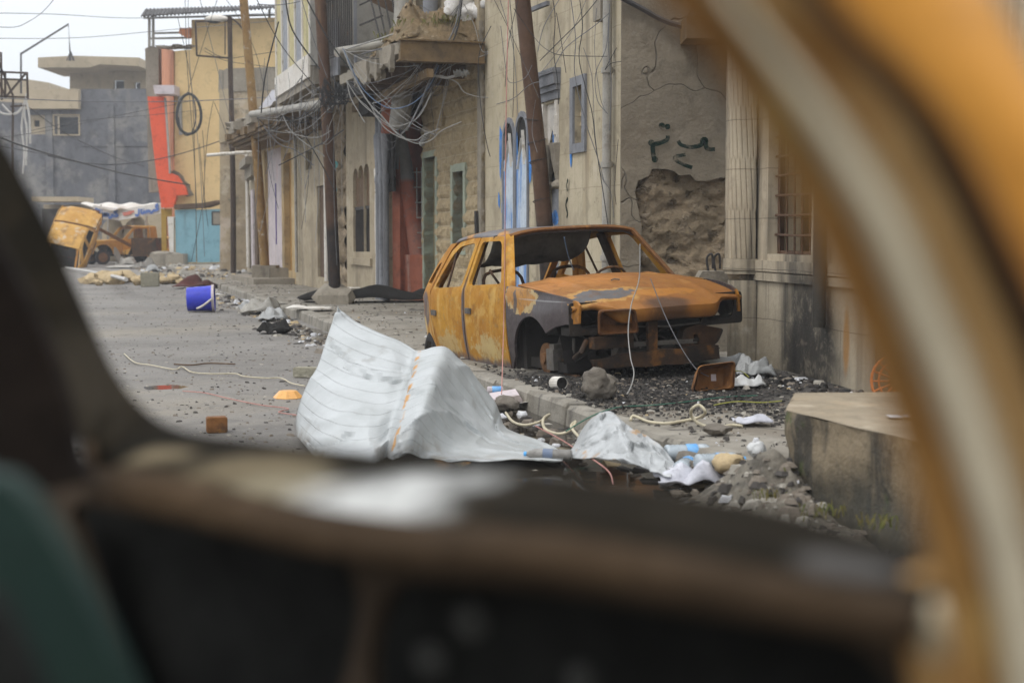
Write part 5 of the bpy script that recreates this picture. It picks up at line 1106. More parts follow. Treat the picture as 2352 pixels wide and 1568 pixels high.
# ---- far wrecks
def mapcar(name, label, loc, rot):
    t = dup(wreck); t.name = name; t['label'] = label; t.location = loc; t.rotation_euler = rot; return t
c = G(150, 588, 0)
fx = Vector((.05, .768, .64)).normalized(); zx = Vector((.22, -.63, .72)); zx = (zx - fx * fx.dot(zx)).normalized(); yx = zx.cross(fx)
w2 = mapcar('burnt_car', 'burnt orange car standing tail down with its bonnet raised at the street end', (0, 0, 0), Matrix((fx, yx, zx)).transposed().to_euler())
pc = AT(172, 528, 55); off = Matrix((fx, yx, zx)).transposed() @ Vector((-.9, .77, .75)); w2.location = pc - off
w3 = mapcar('burnt_car', 'burnt brownish car half hidden behind the rusty skip at the street end', (AT(330, 592, 61).x, 61, 0), (0, 0, R(185)))
M_fary = surf('pale_yellow_rust', (.52, .30, .075), (.42, .22, .045), 1.6, layers=[((.20, .11, .05), 'n', 2.2, .55, .68, .8), ((.50, .44, .36), 'n', 3.2, .56, .68, .7)], rough=.8, bump=.2)
for w_ in (w2, w3):
    for ch in w_.children:
        if ch.name.split('.')[0] in ('door', 'rear_quarter', 'bonnet', 'fender', 'roof'): ch.material_slots[0].link = 'OBJECT'; ch.material_slots[0].material = M_fary
# pickup truck
tp = thing('pickup_truck', 'burnt-out orange pickup truck standing across the far end of the street', 'pickup truck', (AT(222, 590, 60).x, 60, 0), R(35))
RUST = surf('rust_orange', (.50, .27, .05), (.40, .19, .035), 1.2, layers=[((.2, .09, .03), 'n', 2.5, .56, .7, .7), ((.5, .36, .2), 'n', 4, .6, .72, .6)], rough=.8, bump=.2)
def sidep(poly, holes, y, t_=.05): m = MB(); m.slab(poly, holes, t_, lambda u, v, d: (u, y + d, v), .4); return m
ar = lambda cx: arc(cx, .42, .42, .42, 178, 2, 10)
for y in (-.85, .80):
    sidep([(-.75, .42)] + [(-.75, .75), (-.55, .98), (.55, 1.02), (.80, 1.02), (.80, .42)] + ar(0)[::-1] , [], y).build('fender', RUST, tp)
    d = sidep([(.82, .38), (.82, 1.02), (1.30, 1.55), (2.0, 1.58), (2.02, .38)], [rnd([(1.02, 1.06), (1.36, 1.48), (1.92, 1.5), (1.92, 1.06)], .06)], y).build('door', RUST, tp)
    sidep([(2.04, .38), (2.04, 1.58), (2.3, 1.58), (2.36, 1.06), (4.2, 1.06), (4.2, .6), (3.85, .5)] + arc(3.4, .42, .42, .42, 2, 178, 10) + [(2.9, .38)], [], y).build('bed_side', RUST, tp)
m = MB(); m.grid(lambda u, v: (-.76 + 1.6 * u - .02, -.85 + 1.7 * v, .98 + .06 * math.sin(3.14 * v) - .2 * (1 - u) ** 3), 8, 8); m.build('bonnet', RUST, tp)
m = MB(); m.grid(lambda u, v: (1.28 + 1.06 * u, -.83 + 1.66 * v, 1.58 + .05 * math.sin(3.14 * v)), 6, 6); m.build('roof', RUST, tp)
m = MB(); m.box(-.8, -.85, .4, -.74, .85, .8); m.build('grille', rust_dark, tp)
m = MB(); m.box(-.6, -.7, .35, 4.1, .7, .5); m.box(.7, -.75, .5, .8, .75, 1.0); m.build('chassis', DARK, tp)
for cx in (0, 3.4):
    for y in (-.72, .72):
        m = MB(); m.lathe([(.12, -.09), (.30, -.09), (.32, 0), (.30, .09), (.12, .09)], 16, Matrix.Translation(Vector((cx, y, .3))) @ Matrix.Rotation(R(90), 4, 'X')); o = m.build('wheel', tyre, tp)
        m = MB(); m.lathe([(0, -.10), (.2, -.1), (.2, .1), (0, .1)], 12, Matrix.Translation(Vector((cx, y, .3))) @ Matrix.Rotation(R(90), 4, 'X')); m.build('rim', rust_mid, o)
# skip, beam, dish, sheet metal on the far road
ts = thing('rusty_skip', 'rusty brown open steel skip on the far road beside the mustard post', 'skip', AT(338, 588, 57))
m = MB(); pr = [(-.45, 0), (.45, 0), (.5, .72), (-.5, .72)]; m.slab(pr, [], .05, lambda u, v, d: (u, -.5 + d, v), .4); m.build('side_panel', rust_dark, ts); m = MB(); m.slab(pr, [], .05, lambda u, v, d: (u, .5 + d, v), .4); m.build('side_panel', rust_dark, ts)
for sx_ in (-1, 1): m = MB(); m.beam((.47 * sx_, 0, .36), (.49 * sx_, 0, .37), 1.0, .7); m.build('end_panel', rust_dark, ts)
m = MB(); m.box(-.44, -.44, .02, .44, .49, .06); m.build('floor', rust_dark, ts)
m = MB(); m.beam(AT(205, 514, 57), AT(315, 572, 58), .12, .12); tag(m.build('steel_beam', rust_mid), 'long brown steel beam leaning from the upended car down to the road', 'beam')
def crum(name, label, cat, px, Y, sx, sy, h, mat, seed, smooth=50, rough=1.0, z=0):
    c = AT(*px, Y) if Y else G(*px, z); m = MB()
    def f(u, v):
        x, y = (u - .5) * sx, (v - .5) * sy; e = 1 - max(abs(u - .5), abs(v - .5)) * 2
        return (c.x + x + .12 * sx * noise.noise(Vector((u * 2, v * 2, seed))), c.y + y, max(z + .012, z + .02 + h * (.5 + noise.noise(Vector((u * 2.2 * rough, v * 2.2 * rough, seed + 3)))) * (.35 + .65 * min(1, e * 3))))
    m.grid(f, 16, 16); o = m.build(name, mat, smooth=smooth); sm = o.modifiers.new('t', 'SOLIDIFY'); sm.thickness = .008; return tag(o, label, cat)
M_sheetm = surf('white_crumpled_metal', (.50, .50, .49), (.43, .43, .42), 2, layers=[((.25, .2, .15), 'n', 3, .6, .72, .6)], rough=.45, bump=.2)
crum('metal_sheet', 'flattened pale metal sheet on the far road in front of the rusty skip', 'metal sheet', (310, 601), 53, 2.2, 1.0, .14, M_pipe, 3)
crum('cloth', 'pale torn cloth lump beside the beam end on the far road', 'cloth', (290, 576), 56, .8, .5, .4, M_pipe, 9)
m = MB(); c = AT(264, 582, 56); m.lathe([(0, .02), (.2, .04), (.36, .12), (.37, .13), (.2, .06), (0, .04)], 18, Matrix.Translation(Vector((c.x, c.y, .38))) @ Matrix.Rotation(R(70), 4, 'Y')); tag(m.build('satellite_dish', M_pipe, smooth=50), 'grey satellite dish lying on edge left of the rusty skip', 'dish')
# ================================================================== WHITE SHEET METAL IN THE ROAD
def clampY(x, y, Y, zmin=.02):
    d = ray(x, y)
    if d.z < 0: Y = min(Y, (HC - zmin) / -d.z * d.y)
    return AT(x, y, Y)
def NTuv(name):
    s = NT(name); return s
def patch(rows, name, mat, label, cat, n=10, crease=.0, seed=0):
    """rows of (x, y, Y) control points -> one smooth crumpled sheet with UVs"""
    g = [[clampY(*p) for p in r] for r in rows]; cols = len(g[0])
    rc = random.Random(seed); CR = []
    for _ in range(26): q_ = (rc.random(), rc.random()); an = rc.uniform(0, 3.14); l_ = rc.uniform(.08, .28); CR.append((q_, (q_[0] + l_ * math.cos(an), q_[1] + l_ * math.sin(an)), rc.choice([-1, 1]) * rc.uniform(.014, .034)))
    A = [crom(r, n) for r in g]; w = len(A[0]); B = [crom([A[j][i] for j in range(len(A))], n) for i in range(w)]; h = len(B[0])
    m = MB(); vs_ = []
    for j in range(h):
        for i in range(w):
            p = B[i][j].copy(); u, v = i / (w - 1), j / (h - 1)
            a1 = 1 - abs(noise.noise(Vector((u * 3.2 + v * 2, v * 2 - u * 1.4, seed)))) * 2.2; a2 = 1 - abs(noise.noise(Vector((u * 11 - v * 5, v * 8 + u * 4, seed + 4)))) * 2.2; p += Vector((.2, -1, .6)) * crease * (max(0, a1) ** 3 * 1.5 + .15 * max(0, a2) ** 3 + .6 * noise.noise(Vector((u * 7, v * 5, seed))))
            p += Vector((.1, -.8, .6)) * sum(h_ * max(0, 1 - segd((u, v), a_, b_) / .022) for a_, b_, h_ in CR); p.z = max(p.z, .012); vs_.append(p)
    m.add(vs_, [(j * w + i, j * w + i + 1, (j + 1) * w + i + 1, (j + 1) * w + i) for j in range(h - 1) for i in range(w - 1)])
    o = m.build(name, mat, smooth=18); me = o.data; uv = me.uv_layers.new(name='UVMap')
    for l in me.loops: k = l.vertex_index; uv.data[l.index].uv = ((k % w) / (w - 1), (k // w) / (h - 1))
    sm = o.modifiers.new('thick', 'SOLIDIFY'); sm.thickness = .004; return tag(o, label, cat)
s = NT('white_ribbed_sheet'); uvv = s.sep(s.tc.outputs['UV'])
c = s.mix(s.rng(s.noise(2.2, det=6), .36, .64), (.40, .415, .415), (.33, .345, .34)); c = s.mix(s.mth('MULTIPLY', s.mask('n', 5, .60, .72, 2), .5), c, (.22, .21, .19))
wob = s.mth('MULTIPLY', s.mth('SUBTRACT', s.noise(1.2), .5), .02)
ln_ = s.mth('ABSOLUTE', s.mth('SUBTRACT', s.mth('FRACT', s.mth('MULTIPLY', s.mth('ADD', uvv[1], wob), 13.0)), .5)); rib = s.rng(ln_, .0, .05, 1, 0)
rib2 = s.mth('MULTIPLY', rib, s.rng(s.noise(4, det=3), .42, .58, .0, 1)); c = s.mix(s.mth('MULTIPLY', rib2, .24), c, (.17, .16, .15)); c = s.mix(s.mth('MULTIPLY', s.mth('MULTIPLY', s.rng(s.mth('ADD', uvv[1], s.mth('MULTIPLY', s.mth('SUBTRACT', s.noise(6), .5), .5)), .70, 1.0), s.rng(s.noise(9), .4, .65)), .7), c, (.20, .17, .13))
fol = s.rng(s.mth('ABSOLUTE', s.mth('SUBTRACT', uvv[0], .405)), .006, .020, 1, 0); rs = s.mth('MULTIPLY', fol, s.rng(s.noise(11, det=3), .50, .56)); c = s.mix(rs, c, (.46, .22, .04))
c = s.mix(s.mth('MULTIPLY', s.mask('n', 30, .72, .74, 5), .8), c, (.08, .06, .05))
s.ln(c, s.b.inputs['Base Color']); s.b.inputs['Roughness'].default_value = .42; s.b.inputs['Specular IOR Level'].default_value = .4
b = s.nd('ShaderNodeBump'); b.inputs['Strength'].default_value = .5; b.inputs['Distance'].default_value = .03
hh = s.mth('ADD', s.mth('MULTIPLY', rib, -.35), s.mth('MULTIPLY', s.noise(3.0, det=4), 1.1)); s.ln(hh, b.inputs['Height']); s.ln(b.outputs[0], s.b.inputs['Normal']); M_ws = s.m
patch([
    [(775, 708, 9.7), (815, 738, 9.65), (862, 762, 9.5), (908, 783, 9.35), (945, 803, 9.2), (966, 806, 9.05), (1020, 797, 9.05), (1056, 828, 9.1), (1092, 868, 9.15), (1140, 930, 9.2), (1160, 982, 9.25), (1228, 1010, 8.9), (1300, 1046, 8.4)],
    [(752, 775, 9.45), (798, 800, 9.2), (850, 825, 9.05), (900, 836, 8.95), (937, 845, 8.95), (958, 845, 8.75), (1008, 835, 8.75), (1042, 868, 8.85), (1080, 912, 8.95), (1122, 962, 9.0), (1152, 1000, 9.05), (1220, 1026, 8.7), (1295, 1051, 8.3)],
    [(730, 842, 9.2), (780, 872, 8.8), (835, 890, 8.65), (885, 898, 8.6), (925, 893, 8.65), (945, 893, 8.4), (992, 880, 8.35), (1025, 915, 8.5), (1064, 955, 8.65), (1105, 992, 8.7), (1144, 1015, 8.8), (1214, 1038, 8.5), (1292, 1054, 8.2)],
    [(697, 905, 8.95), (750, 945, 8.35), (815, 962, 8.2), (868, 966, 8.2), (908, 950, 8.3), (930, 950, 8.05), (972, 935, 8.0), (1005, 965, 8.15), (1046, 1000, 8.3), (1090, 1022, 8.4), (1136, 1034, 8.5), (1210, 1047, 8.3), (1290, 1057, 8.1)],
    [(681, 965, 8.8), (735, 1012, 8.1), (800, 1035, 7.9), (855, 1032, 7.9), (895, 1000, 8.1), (915, 1003, 7.85), (950, 985, 7.8), (985, 1015, 7.95), (1030, 1040, 8.05), (1078, 1047, 8.1), (1130, 1050, 8.2), (1208, 1056, 8.1), (1290, 1060, 7.95)],
    [(684, 1010, 8.8), (738, 1060, 8.2), (800, 1075, 7.9), (850, 1070, 7.9), (885, 1050, 8.0), (902, 1052, 7.8), (938, 1040, 7.75), (975, 1056, 7.9), (1022, 1062, 7.9), (1074, 1061, 7.9), (1126, 1062, 7.9), (1208, 1061, 7.9), (1290, 1062, 7.9)]],
    'metal_sheet', M_ws, 'large white ribbed metal sheet folded into two humps before the burnt car', 'metal sheet', 12, .020, 1)
M_ws2 = surf('white_bent_sheet', (.42, .43, .43), (.35, .36, .36), 3, layers=[((.40, .26, .14), 'n', 5, .64, .68, .85), ((.35, .33, .3), 'n', 9, .6, .74, .5)], rough=.45, bump=.25, bscale=6, bdist=.03)
patch([
    [(1330, 1000, 8.3), (1352, 968, 8.15), (1378, 953, 8.05), (1408, 950, 7.95), (1440, 984, 7.85), (1475, 1003, 7.75), (1512, 1028, 7.6), (1552, 1068, 7.4)],
    [(1322, 1020, 8.2), (1352, 990, 7.95), (1385, 975, 7.85), (1420, 976, 7.75), (1450, 1005, 7.6), (1485, 1024, 7.55), (1518, 1046, 7.4), (1550, 1075, 7.3)],
    [(1310, 1036, 8.05), (1350, 1024, 7.75), (1390, 1012, 7.65), (1430, 1014, 7.5), (1462, 1036, 7.45), (1492, 1050, 7.4), (1520, 1066, 7.3), (1545, 1084, 7.2)],
    [(1290, 1050, 7.95), (1350, 1056, 7.6), (1395, 1058, 7.45), (1440, 1066, 7.3), (1472, 1080, 7.3), (1495, 1090, 7.2), (1520, 1096, 7.15), (1540, 1098, 7.1)]],
    'metal_sheet', M_ws2, 'smaller crumpled white sheet with brown marks between the ribbed sheet and kerb', 'metal sheet', 11, .022, 7)
# ================================================================== DOORSTEP PLATFORM, RIGHT
M_plat = surf('mossy_stained_concrete', (.25, .195, .125), (.20, .16, .105), 1.5, layers=[((.045, .04, .032), 'S', 5, .44, .58, .92), ((.44, .35, .22), 'n', 4, .55, .7, .6), ((.04, .04, .033), 'z', 5, .12, .34, .88), ((.06, .085, .02), 'n', 4.5, .63, .7, .7)], bump=.8, bscale=14, bdist=.03)
M_plt = surf('worn_wet_step_top', (.29, .235, .165), (.22, .18, .125), 2, layers=[((.34, .26, .17), 'n', 2.5, .5, .7, .8), ((.44, .38, .29), 'n', 6, .56, .74, .5)], rough=.55, bump=.3, bscale=10)
A = Vector((1.275, 6.59)); B = Vector((KX(4.3) + .01, 4.3)); Cc = Vector((1.46, 7.30)); D = Vector((3.6, 7.45)); E = Vector((3.6, 4.3))
tPl = thing('doorstep', 'large stained concrete doorstep block rising from the gutter at the right', 'step', (2.2, 6, 0)); o0 = Vector((2.2, 6, 0))
def edge_pts(P, Q, n): return [P.lerp(Q, i / n) for i in range(n)]
ring = edge_pts(A, B, 26) + edge_pts(B, E, 4) + edge_pts(E, D, 4) + edge_pts(D, Cc, 14) + edge_pts(Cc, A, 8)
m = MB(); n = len(ring); lv = 9; vs_ = []
for j in range(lv + 1):
    z = .46 * j / lv
    for i, p in enumerate(ring):
        q = Vector((p.x, p.y, z)); nn = .022 * noise.noise(q * 5) + .05 * noise.noise(q * 2.1) * (1 - j / lv) + .012 * noise.noise(q * 14)
        vs_.append((p.x - o0.x - nn, p.y - o0.y - nn * .3, z + (0 if j < lv else .008 * noise.noise(q * 6)) - .02 * (j == 0)))
m.add(vs_, [(j * n + i, j * n + (i + 1) % n, (j + 1) * n + (i + 1) % n, (j + 1) * n + i) for j in range(lv) for i in range(n)]); m.build('side', M_plat, tPl, smooth=50)
vv, tt = tri2d([(p.x, p.y) for p in ring], [], .18)
m = MB(); m.add([(x - o0.x, y - o0.y, .462 + .006 * noise.noise(Vector((x * 3, y * 3, 1)))) for x, y in vv], tt); m.build('top', M_plt, tPl, smooth=60)
c = G(2045, 960, .47); m = MB(); m.v = []; m.f = []; m.fm = []
for i in range(3): m.add([(c.x + .07 * i, c.y, .474), (c.x + .07 * i + .055, c.y, .474), (c.x + .07 * i + .055, c.y + .08, .474), (c.x + .07 * i, c.y + .08, .474)], [(0, 1, 2, 3)])
o = m.build('paper', surf('white_paper', (.62, .6, .6), (.55, .53, .53), 3, bump=0)); o.modifiers.new('t', 'SOLIDIFY').thickness = .003; tag(o, 'small white paper scraps lying on top of the doorstep', 'paper')
M_dirt = surf('grey_dirt', (.17, .15, .115), (.23, .205, .165), 3, layers=[((.07, .062, .05), 'n', 5, .52, .68, .8), ((.36, .32, .26), 'n', 14, .58, .72, .7), ((.08, .10, .03), 'n', 2.5, .64, .72, .5)], bump=1, bscale=30, bdist=.03)
m = MB(); m.k = -99
def dh(u, v):
    x = .45 + 1.5 * u; y = 5.1 + 2.3 * v; q = Vector((x, y, 0))
    dd = (Vector((x, y)) - Vector((1.22, 6.55))); e = math.exp(-(((dd.x + .08) / .30) ** 2 + ((dd.y) / .5) ** 2)); e2 = math.exp(-(((x - KX(y) + .10) / .16) ** 2)) * (1 if y < 6.5 else max(0, 1 - (y - 6.5) / .6)) * (.28 + .72 * min(1, max(0, (y - 5.7) / .8)))
    return (x, y, -.06 + .15 * e + .14 * e2 + (.05 * noise.noise(q * 5) + .025 * noise.noise(q * 13)) * (e + e2))
m.grid(dh, 70, 90); tag(m.build('dirt', M_dirt, smooth=60), kind='stuff')
tuft([(Vector((1.15, 6.3, .12)), .05), (Vector((1.33, 6.0, .1)), .06), (Vector((1.45, 5.6, .14)), .05), (Vector((1.2, 6.45, .2)), .04)], 110, .035, 5, 'weeds')
# ================================================================== STONES, BOTTLES, LITTER
M_stn = surf('grey_field_stone', (.145, .125, .10), (.19, .168, .14), 4, layers=[((.09, .08, .065), 'n', 5, .52, .68, .7), ((.28, .25, .21), 'n', 16, .58, .7, .5)], bump=1, bscale=22, bdist=.02)
M_ys = surf('yellow_limestone', (.46, .35, .20), (.38, .29, .17), 3, layers=[((.2, .16, .1), 'n', 5, .56, .7, .7)], bump=.8, bscale=14, bdist=.02)
def stone(px, r, label, mat=M_stn, z=.0, seed=1, rough=.28, asp=(1, 1, .85), cat='stone', name='stone', sink=.15, sub=3, group=None):
    c = G(*px, z); m = MB(); m.rock((c.x, c.y, z + r * asp[2] * (1 - sink)), (r * asp[0], r * asp[1], r * asp[2]), seed, rough, sub); return tag(m.build(name, mat, smooth=40), label, cat, group)
stone((1377, 915), .118, 'large rounded grey boulder on the charred pavement in front of the burnt car', z=.13, seed=3, asp=(1.02, 1, .96), rough=.26, sink=.08, cat='boulder', name='boulder', sub=4)
stone((1163, 944), .075, 'squarish mossy grey stone in the gutter beside the white food box', z=0, seed=5, asp=(1.2, 1, .75))
stone((1672, 1082), .065, 'yellow-tan stone resting on the dirt beside the plastic bottles', M_ys, .09, 7, asp=(1.2, 1, .8))
stone((1740, 1050), .05, 'pale grey pointed stone on the dirt heap below the doorstep', M_sheetm, .22, 9)
stone((1648, 995), .055, 'flat grey-brown stone beside the dark crack on the pavement', M_stn, .14, 11, asp=(1.4, 1, .6))
stone((1360, 893), .03, 'small dark stone left of the boulder on the charred pavement', M_stn, .13, 13)
for i, (x, y, r) in enumerate(((1590, 1075, .06), (1625, 1088, .07), (1650, 1092, .05), (1700, 1112, .06), (1735, 1120, .07), (1768, 1130, .05), (1690, 1085, .04), (1760, 1085, .045))): stone((x, y), r, 'dark muddy stone heaped on the dirt slope below the kerb', M_stn, .04, 20 + i, .4, (1.3, 1, .8), group='muddy stones below the kerb')
for i, (x, y, r) in enumerate(((205, 652, .2), (235, 650, .22), (262, 653, .24), (290, 652, .26), (318, 655, .18), (378, 653, .15), (398, 652, .18), (415, 654, .12), (225, 656, .12), (350, 656, .12), (432, 655, .1))): stone((x, y), r, 'yellowish limestone lump in the row of rubble across the road', M_ys, 0, 40 + i, .4, (1.2, 1, .75), group='limestone rubble across the road', sub=2)
M_blk = surf('concrete_block', (.30, .28, .21), (.25, .235, .18), 4, layers=[((.5, .46, .38), 'n', 8, .58, .7, .6)], bump=.6, bscale=30)
def block(px, sz, rz, label, mat, z=0, name='concrete_block', cat='block', tilt=0):
    c = G(*px, z); t = thing(name, label, cat, (c.x, c.y, z), rot=(tilt, 0, rz)); m = MB(); a, b, h = sz; m.box(-a, -b, 0, a, b, h)
    bm = bmesh.new(); me = bpy.data.meshes.new(name); me.from_pydata([tuple(v) for v in m.v], [], m.f); bm.from_mesh(me); bmesh.ops.bevel(bm, geom=bm.edges[:], offset=min(sz) * .12, segments=2, affect='EDGES'); bm.to_mesh(me); bm.free()
    me.materials.append(mat); o = bpy.data.objects.new('body', me); COL.objects.link(o); o.parent = t; return t
block((345, 658), (.22, .13, .34), .2, 'grey-green concrete block standing in the rubble across the road', M_blk)
block((706, 866), (.115, .06, .09), -.25, 'pale concrete brick on the road left of the ribbed white sheet', M_blk, name='brick', cat='brick')
block((498, 992), (.065, .05, .10), .3, 'small orange-brown tin standing on the road near the window sill', rust_mid, name='tin', cat='tin')
# concrete stub with two bent iron rods beside the column
c = AT(1632, 690, 13.9); t = thing('concrete_post', 'rounded concrete stub with bent iron rods behind the bonnet by the half column', 'post', (c.x, c.y, .12))
m = MB(); pr = [(-.16, 0), (.16, 0), (.16, .72), (.12, .80), (-.10, .80), (-.16, .70)]; m.slab(pr, [], .3, lambda u, v, d: (u, d - .15, v), .2, wob=None); m.build('body', M_conc, t, smooth=40)
for x in (-.02, .05): m = MB(); m.tube(crom([(x, 0, .78), (x - .02, 0, .92), (x + .03, 0, .96), (x + .04, 0, .82)], 5), .012, 5); m.build('iron_rod', M_iron, t)
# bottles
M_pet = surf('clear_plastic', (.62, .68, .72), (.5, .57, .62), 4, layers=[((.3, .3, .28), 'n', 5, .6, .74, .5)], rough=.2, spec=.6, bump=.2, bscale=10); M_pet.node_tree.nodes['Principled BSDF'].inputs['Transmission Weight'].default_value = .35
M_lblb = surf('blue_label', (.08, .28, .60), (.2, .42, .7), 9, bump=0, rough=.4); M_capb = surf('blue_cap', (.10, .36, .70), (.08, .32, .65), 2, bump=0, rough=.35)
M_mud = surf('muddy_bottle', (.16, .145, .12), (.10, .09, .075), 5, layers=[((.3, .29, .27), 'n', 6, .56, .7, .6)], rough=.5, bump=.3)
M_mudb = surf('muddy_clear_plastic', (.26, .25, .23), (.17, .16, .145), 7, layers=[((.10, .09, .075), 'n', 9, .52, .66, .8), ((.42, .42, .41), 'n', 14, .6, .7, .7)], rough=.35, bump=.3)
def bottle(px, rz, label, z=0, L=.30, r=.042, mat=None, cap=True, tilt=0, lab=None, group=None):
    c = G(*px, z); t = thing('plastic_bottle', label, 'bottle', (c.x, c.y, z + r * .85), rot=(0, R(90) + tilt, rz), group=group)
    pr = [(0, -.5 * L), (.8 * r, -.5 * L), (r, -.47 * L)]
    for i in range(7): zz_ = -.42 + .08 * i; pr += [(r, zz_ * L), (r * .93, (zz_ + .03) * L)]
    pr += [(r, .15 * L), (r * .97, .26 * L), (r * .6, .38 * L), (r * .34, .44 * L), (r * .34, .47 * L), (0, .47 * L)]
    m = MB(); m.lathe(pr, 16); m.build('body', mat or M_pet, t, smooth=50)
    m = MB(); m.lathe([(r * 1.015, -.12 * L), (r * 1.02, -.11 * L), (r * 1.02, .08 * L), (r * 1.015, .09 * L)], 16); m.build('label', lab or M_lblb, t, smooth=50)
    if cap: m = MB(); m.lathe([(r * .4, .44 * L), (r * .4, .5 * L), (0, .5 * L)], 12); m.build('cap', M_capb, t)
bottle((1588, 1058), R(12), 'clear plastic bottle with a blue cap against the kerb, highest of the heap', .06, .30, .05)
bottle((1578, 1085), R(70), 'crushed clear plastic bottle with blue band leaning below the capped bottle', .03, .28, .046)
bottle((1655, 1075), R(20), 'clear plastic bottle with blue stripe behind the yellow-tan stone', .08, .28, .044)
bottle((1258, 1055), R(168), 'muddy grey plastic bottle lying on the edge of the white sheet', .03, .27, .033, M_mudb, True, lab=surf('dull_blue_label', (.12, .16, .24), (.2, .22, .26), 5, bump=0))
bottle((1728, 1150), R(5), 'clear ribbed bottle half sunk in the water below the dirt heap', -.01, .26, .04)
bottle((1905, 1178), R(14), 'white bottle with a blue cap floating in the water under the doorstep', -.005, .24, .036, M_white)
bottle((350, 780), R(10), 'tiny clear bottle lying on the road by the left window edge', 0, .2, .03) if False else None
# papers and bags
M_paper = surf('crumpled_paper', (.52, .52, .56), (.44, .44, .48), 4, bump=.2)
crum('paper', 'crumpled lilac-white papers at the water edge below the bottles', 'paper', (1590, 1112), None, .38, .30, .09, M_paper, 3, 20, 1.8)
crum('paper', 'white paper sheet curled on the pavement against the doorstep', 'paper', (1728, 975), None, .22, .2, .05, M_paper, 8, 20, 1.0, .14)
crum('plastic_bag', 'black plastic bag scrap beside the crumpled white sheet', 'plastic bag', (1555, 1080), None, .24, .14, .09, surf('black_plastic', (.02, .02, .022), (.03, .03, .034), 3, rough=.3, bump=.2), 5, 20, 1.6)
M_bag = surf('translucent_bag', (.34, .34, .33), (.26, .265, .26), 4, rough=.35, bump=.3)
crum('plastic_bag', 'pale translucent plastic bag on the road edge below the blue bucket', 'plastic bag', (625, 738), None, .42, .4, .20, M_bag, 11, 25, 1.6)
crum('plastic_bag', 'grey plastic bag in the gutter litter right of the blue bucket', 'plastic bag', (572, 712), None, .4, .35, .14, M_bag, 13, 25, 1.6)
crum('metal_scrap', 'bent grey-white metal scrap with rusty edges in the gutter past the bucket', 'metal scrap', (592, 722), None, .6, .5, .34, M_pipe, 15, 25, 1.3)
crum('rag', 'black charred rag on the road near the gutter puddle', 'rag', (632, 766), None, .42, .35, .16, SOOT, 17, 25, 1.8)
crum('rag', 'dark red rag on the road past the blue bucket', 'rag', (452, 662), None, 1.0, .8, .25, surf('dark_red_cloth', (.08, .02, .015), (.05, .02, .015), 3), 19, 40)
crum('plastic_bag', 'pale bag of rubbish on the far kerb before the blue gate', 'plastic bag', (352, 625), None, .5, .4, .22, M_bag, 21, 30)
crum('plastic_bag', 'dark grey bag lump on the far kerb left of the gate', 'plastic bag', (330, 618), None, .9, .6, .45, M_mud, 23, 30)
crum('metal_sheet', 'torn grey metal sheet lying over the rubble row on the road', 'metal sheet', (310, 645), None, 1.0, .6, .30, M_pipe, 25, 40)
m = MB(); m.tube(crom([G(150, 615, .1), G(185, 620, .12), G(250, 632, .2), G(290, 642, .35)], 6), .045, 6); tag(m.build('pole_piece', M_wpale, smooth=50), 'long pale pole lying across the road behind the limestone row', 'pole')
crum('paper', 'white paper sheet on the far pavement beside the pole footing', 'paper', (712, 712), None, .65, .4, .05, M_white, 27, 25, 1, .14)
crum('charred_cloth', 'long black charred roll on the pavement behind the burnt car', 'cloth', (872, 694), None, 2.6, .7, .25, SOOT, 29, 40, 1.5, .13)
crum('plastic_bag', 'whitish plastic bag crumpled by the wall right of the burnt car', 'plastic bag', (1735, 868), None, .30, .25, .16, M_bag, 31, 25, 1.6, .13)
crum('plastic_sheet', 'grey plastic sheet scrap under the rusty lamp bucket near the wall', 'plastic sheet', (1650, 842), None, .5, .3, .10, M_bag, 33, 25, 1.2, .13)
crum('foil', 'shiny crumpled foil scrap right of the rusty lamp bucket', 'foil', (1715, 892), None, .26, .2, .08, M_sheetm, 35, 20, 1.8, .13)
# blue bucket
c = G(462, 716); t = thing('bucket', 'bright blue plastic bucket lying on its side on the road', 'bucket', (c.x, c.y, .215), rot=(0, R(88), R(8)))
M_bk = surf('blue_plastic', (.035, .05, .52), (.03, .04, .44), 3, layers=[((.12, .14, .5), 'n', 4, .6, .74, .5)], rough=.4, bump=.05)
m = MB(); m.lathe([(0, -.22), (.19, -.22), (.195, -.2), (.205, .05), (.215, .22), (.205, .22), (.19, -.18), (0, -.19)], 26); m.build('body', M_bk, t, smooth=40)
m = MB(); m.lathe([(.215, .18), (.228, .18), (.228, .222), (.212, .222)], 26); m.build('rim', M_pinkw, t, smooth=40)
m = MB(); m.tube(crom([(.0, -.228, .19), (.10, -.235, .05), (.15, -.22, -.06)], 5), .018, 5); m.build('handle', M_white, t)
# yellow bowl, food box, can, paint pot, fallen lamp bucket
c = G(662, 914); t = thing('plastic_bowl', 'upturned orange-yellow plastic bowl on the road beside the ribbed sheet', 'bowl', c); m = MB(); m.lathe([(.115, 0), (.12, .006), (.07, .058), (0, .06)], 8); m.build('body', surf('orange_plastic', (.72, .38, .12), (.66, .34, .1), 3, rough=.4, bump=.05), t, smooth=30)
c = G(1160, 925, .02); t = thing('food_box', 'white foam food box tipped over in the gutter at the kerb', 'box', (c.x, c.y, .03), rot=(R(14), R(-8), .2))
m = MB(); m.slab([(-.13, 0), (.13, 0), (.10, .06), (-.10, .06)], [], .14, lambda u, v, d: (u, d - .07, v), .1); m.build('tray', M_pinkw, t); m = MB(); m.grid(lambda u, v: (-.13 + .26 * u, -.08 - .12 * v, .0 + .05 * v), 1, 1); o = m.build('lid', M_white, t); o.modifiers.new('t', 'SOLIDIFY').thickness = .005
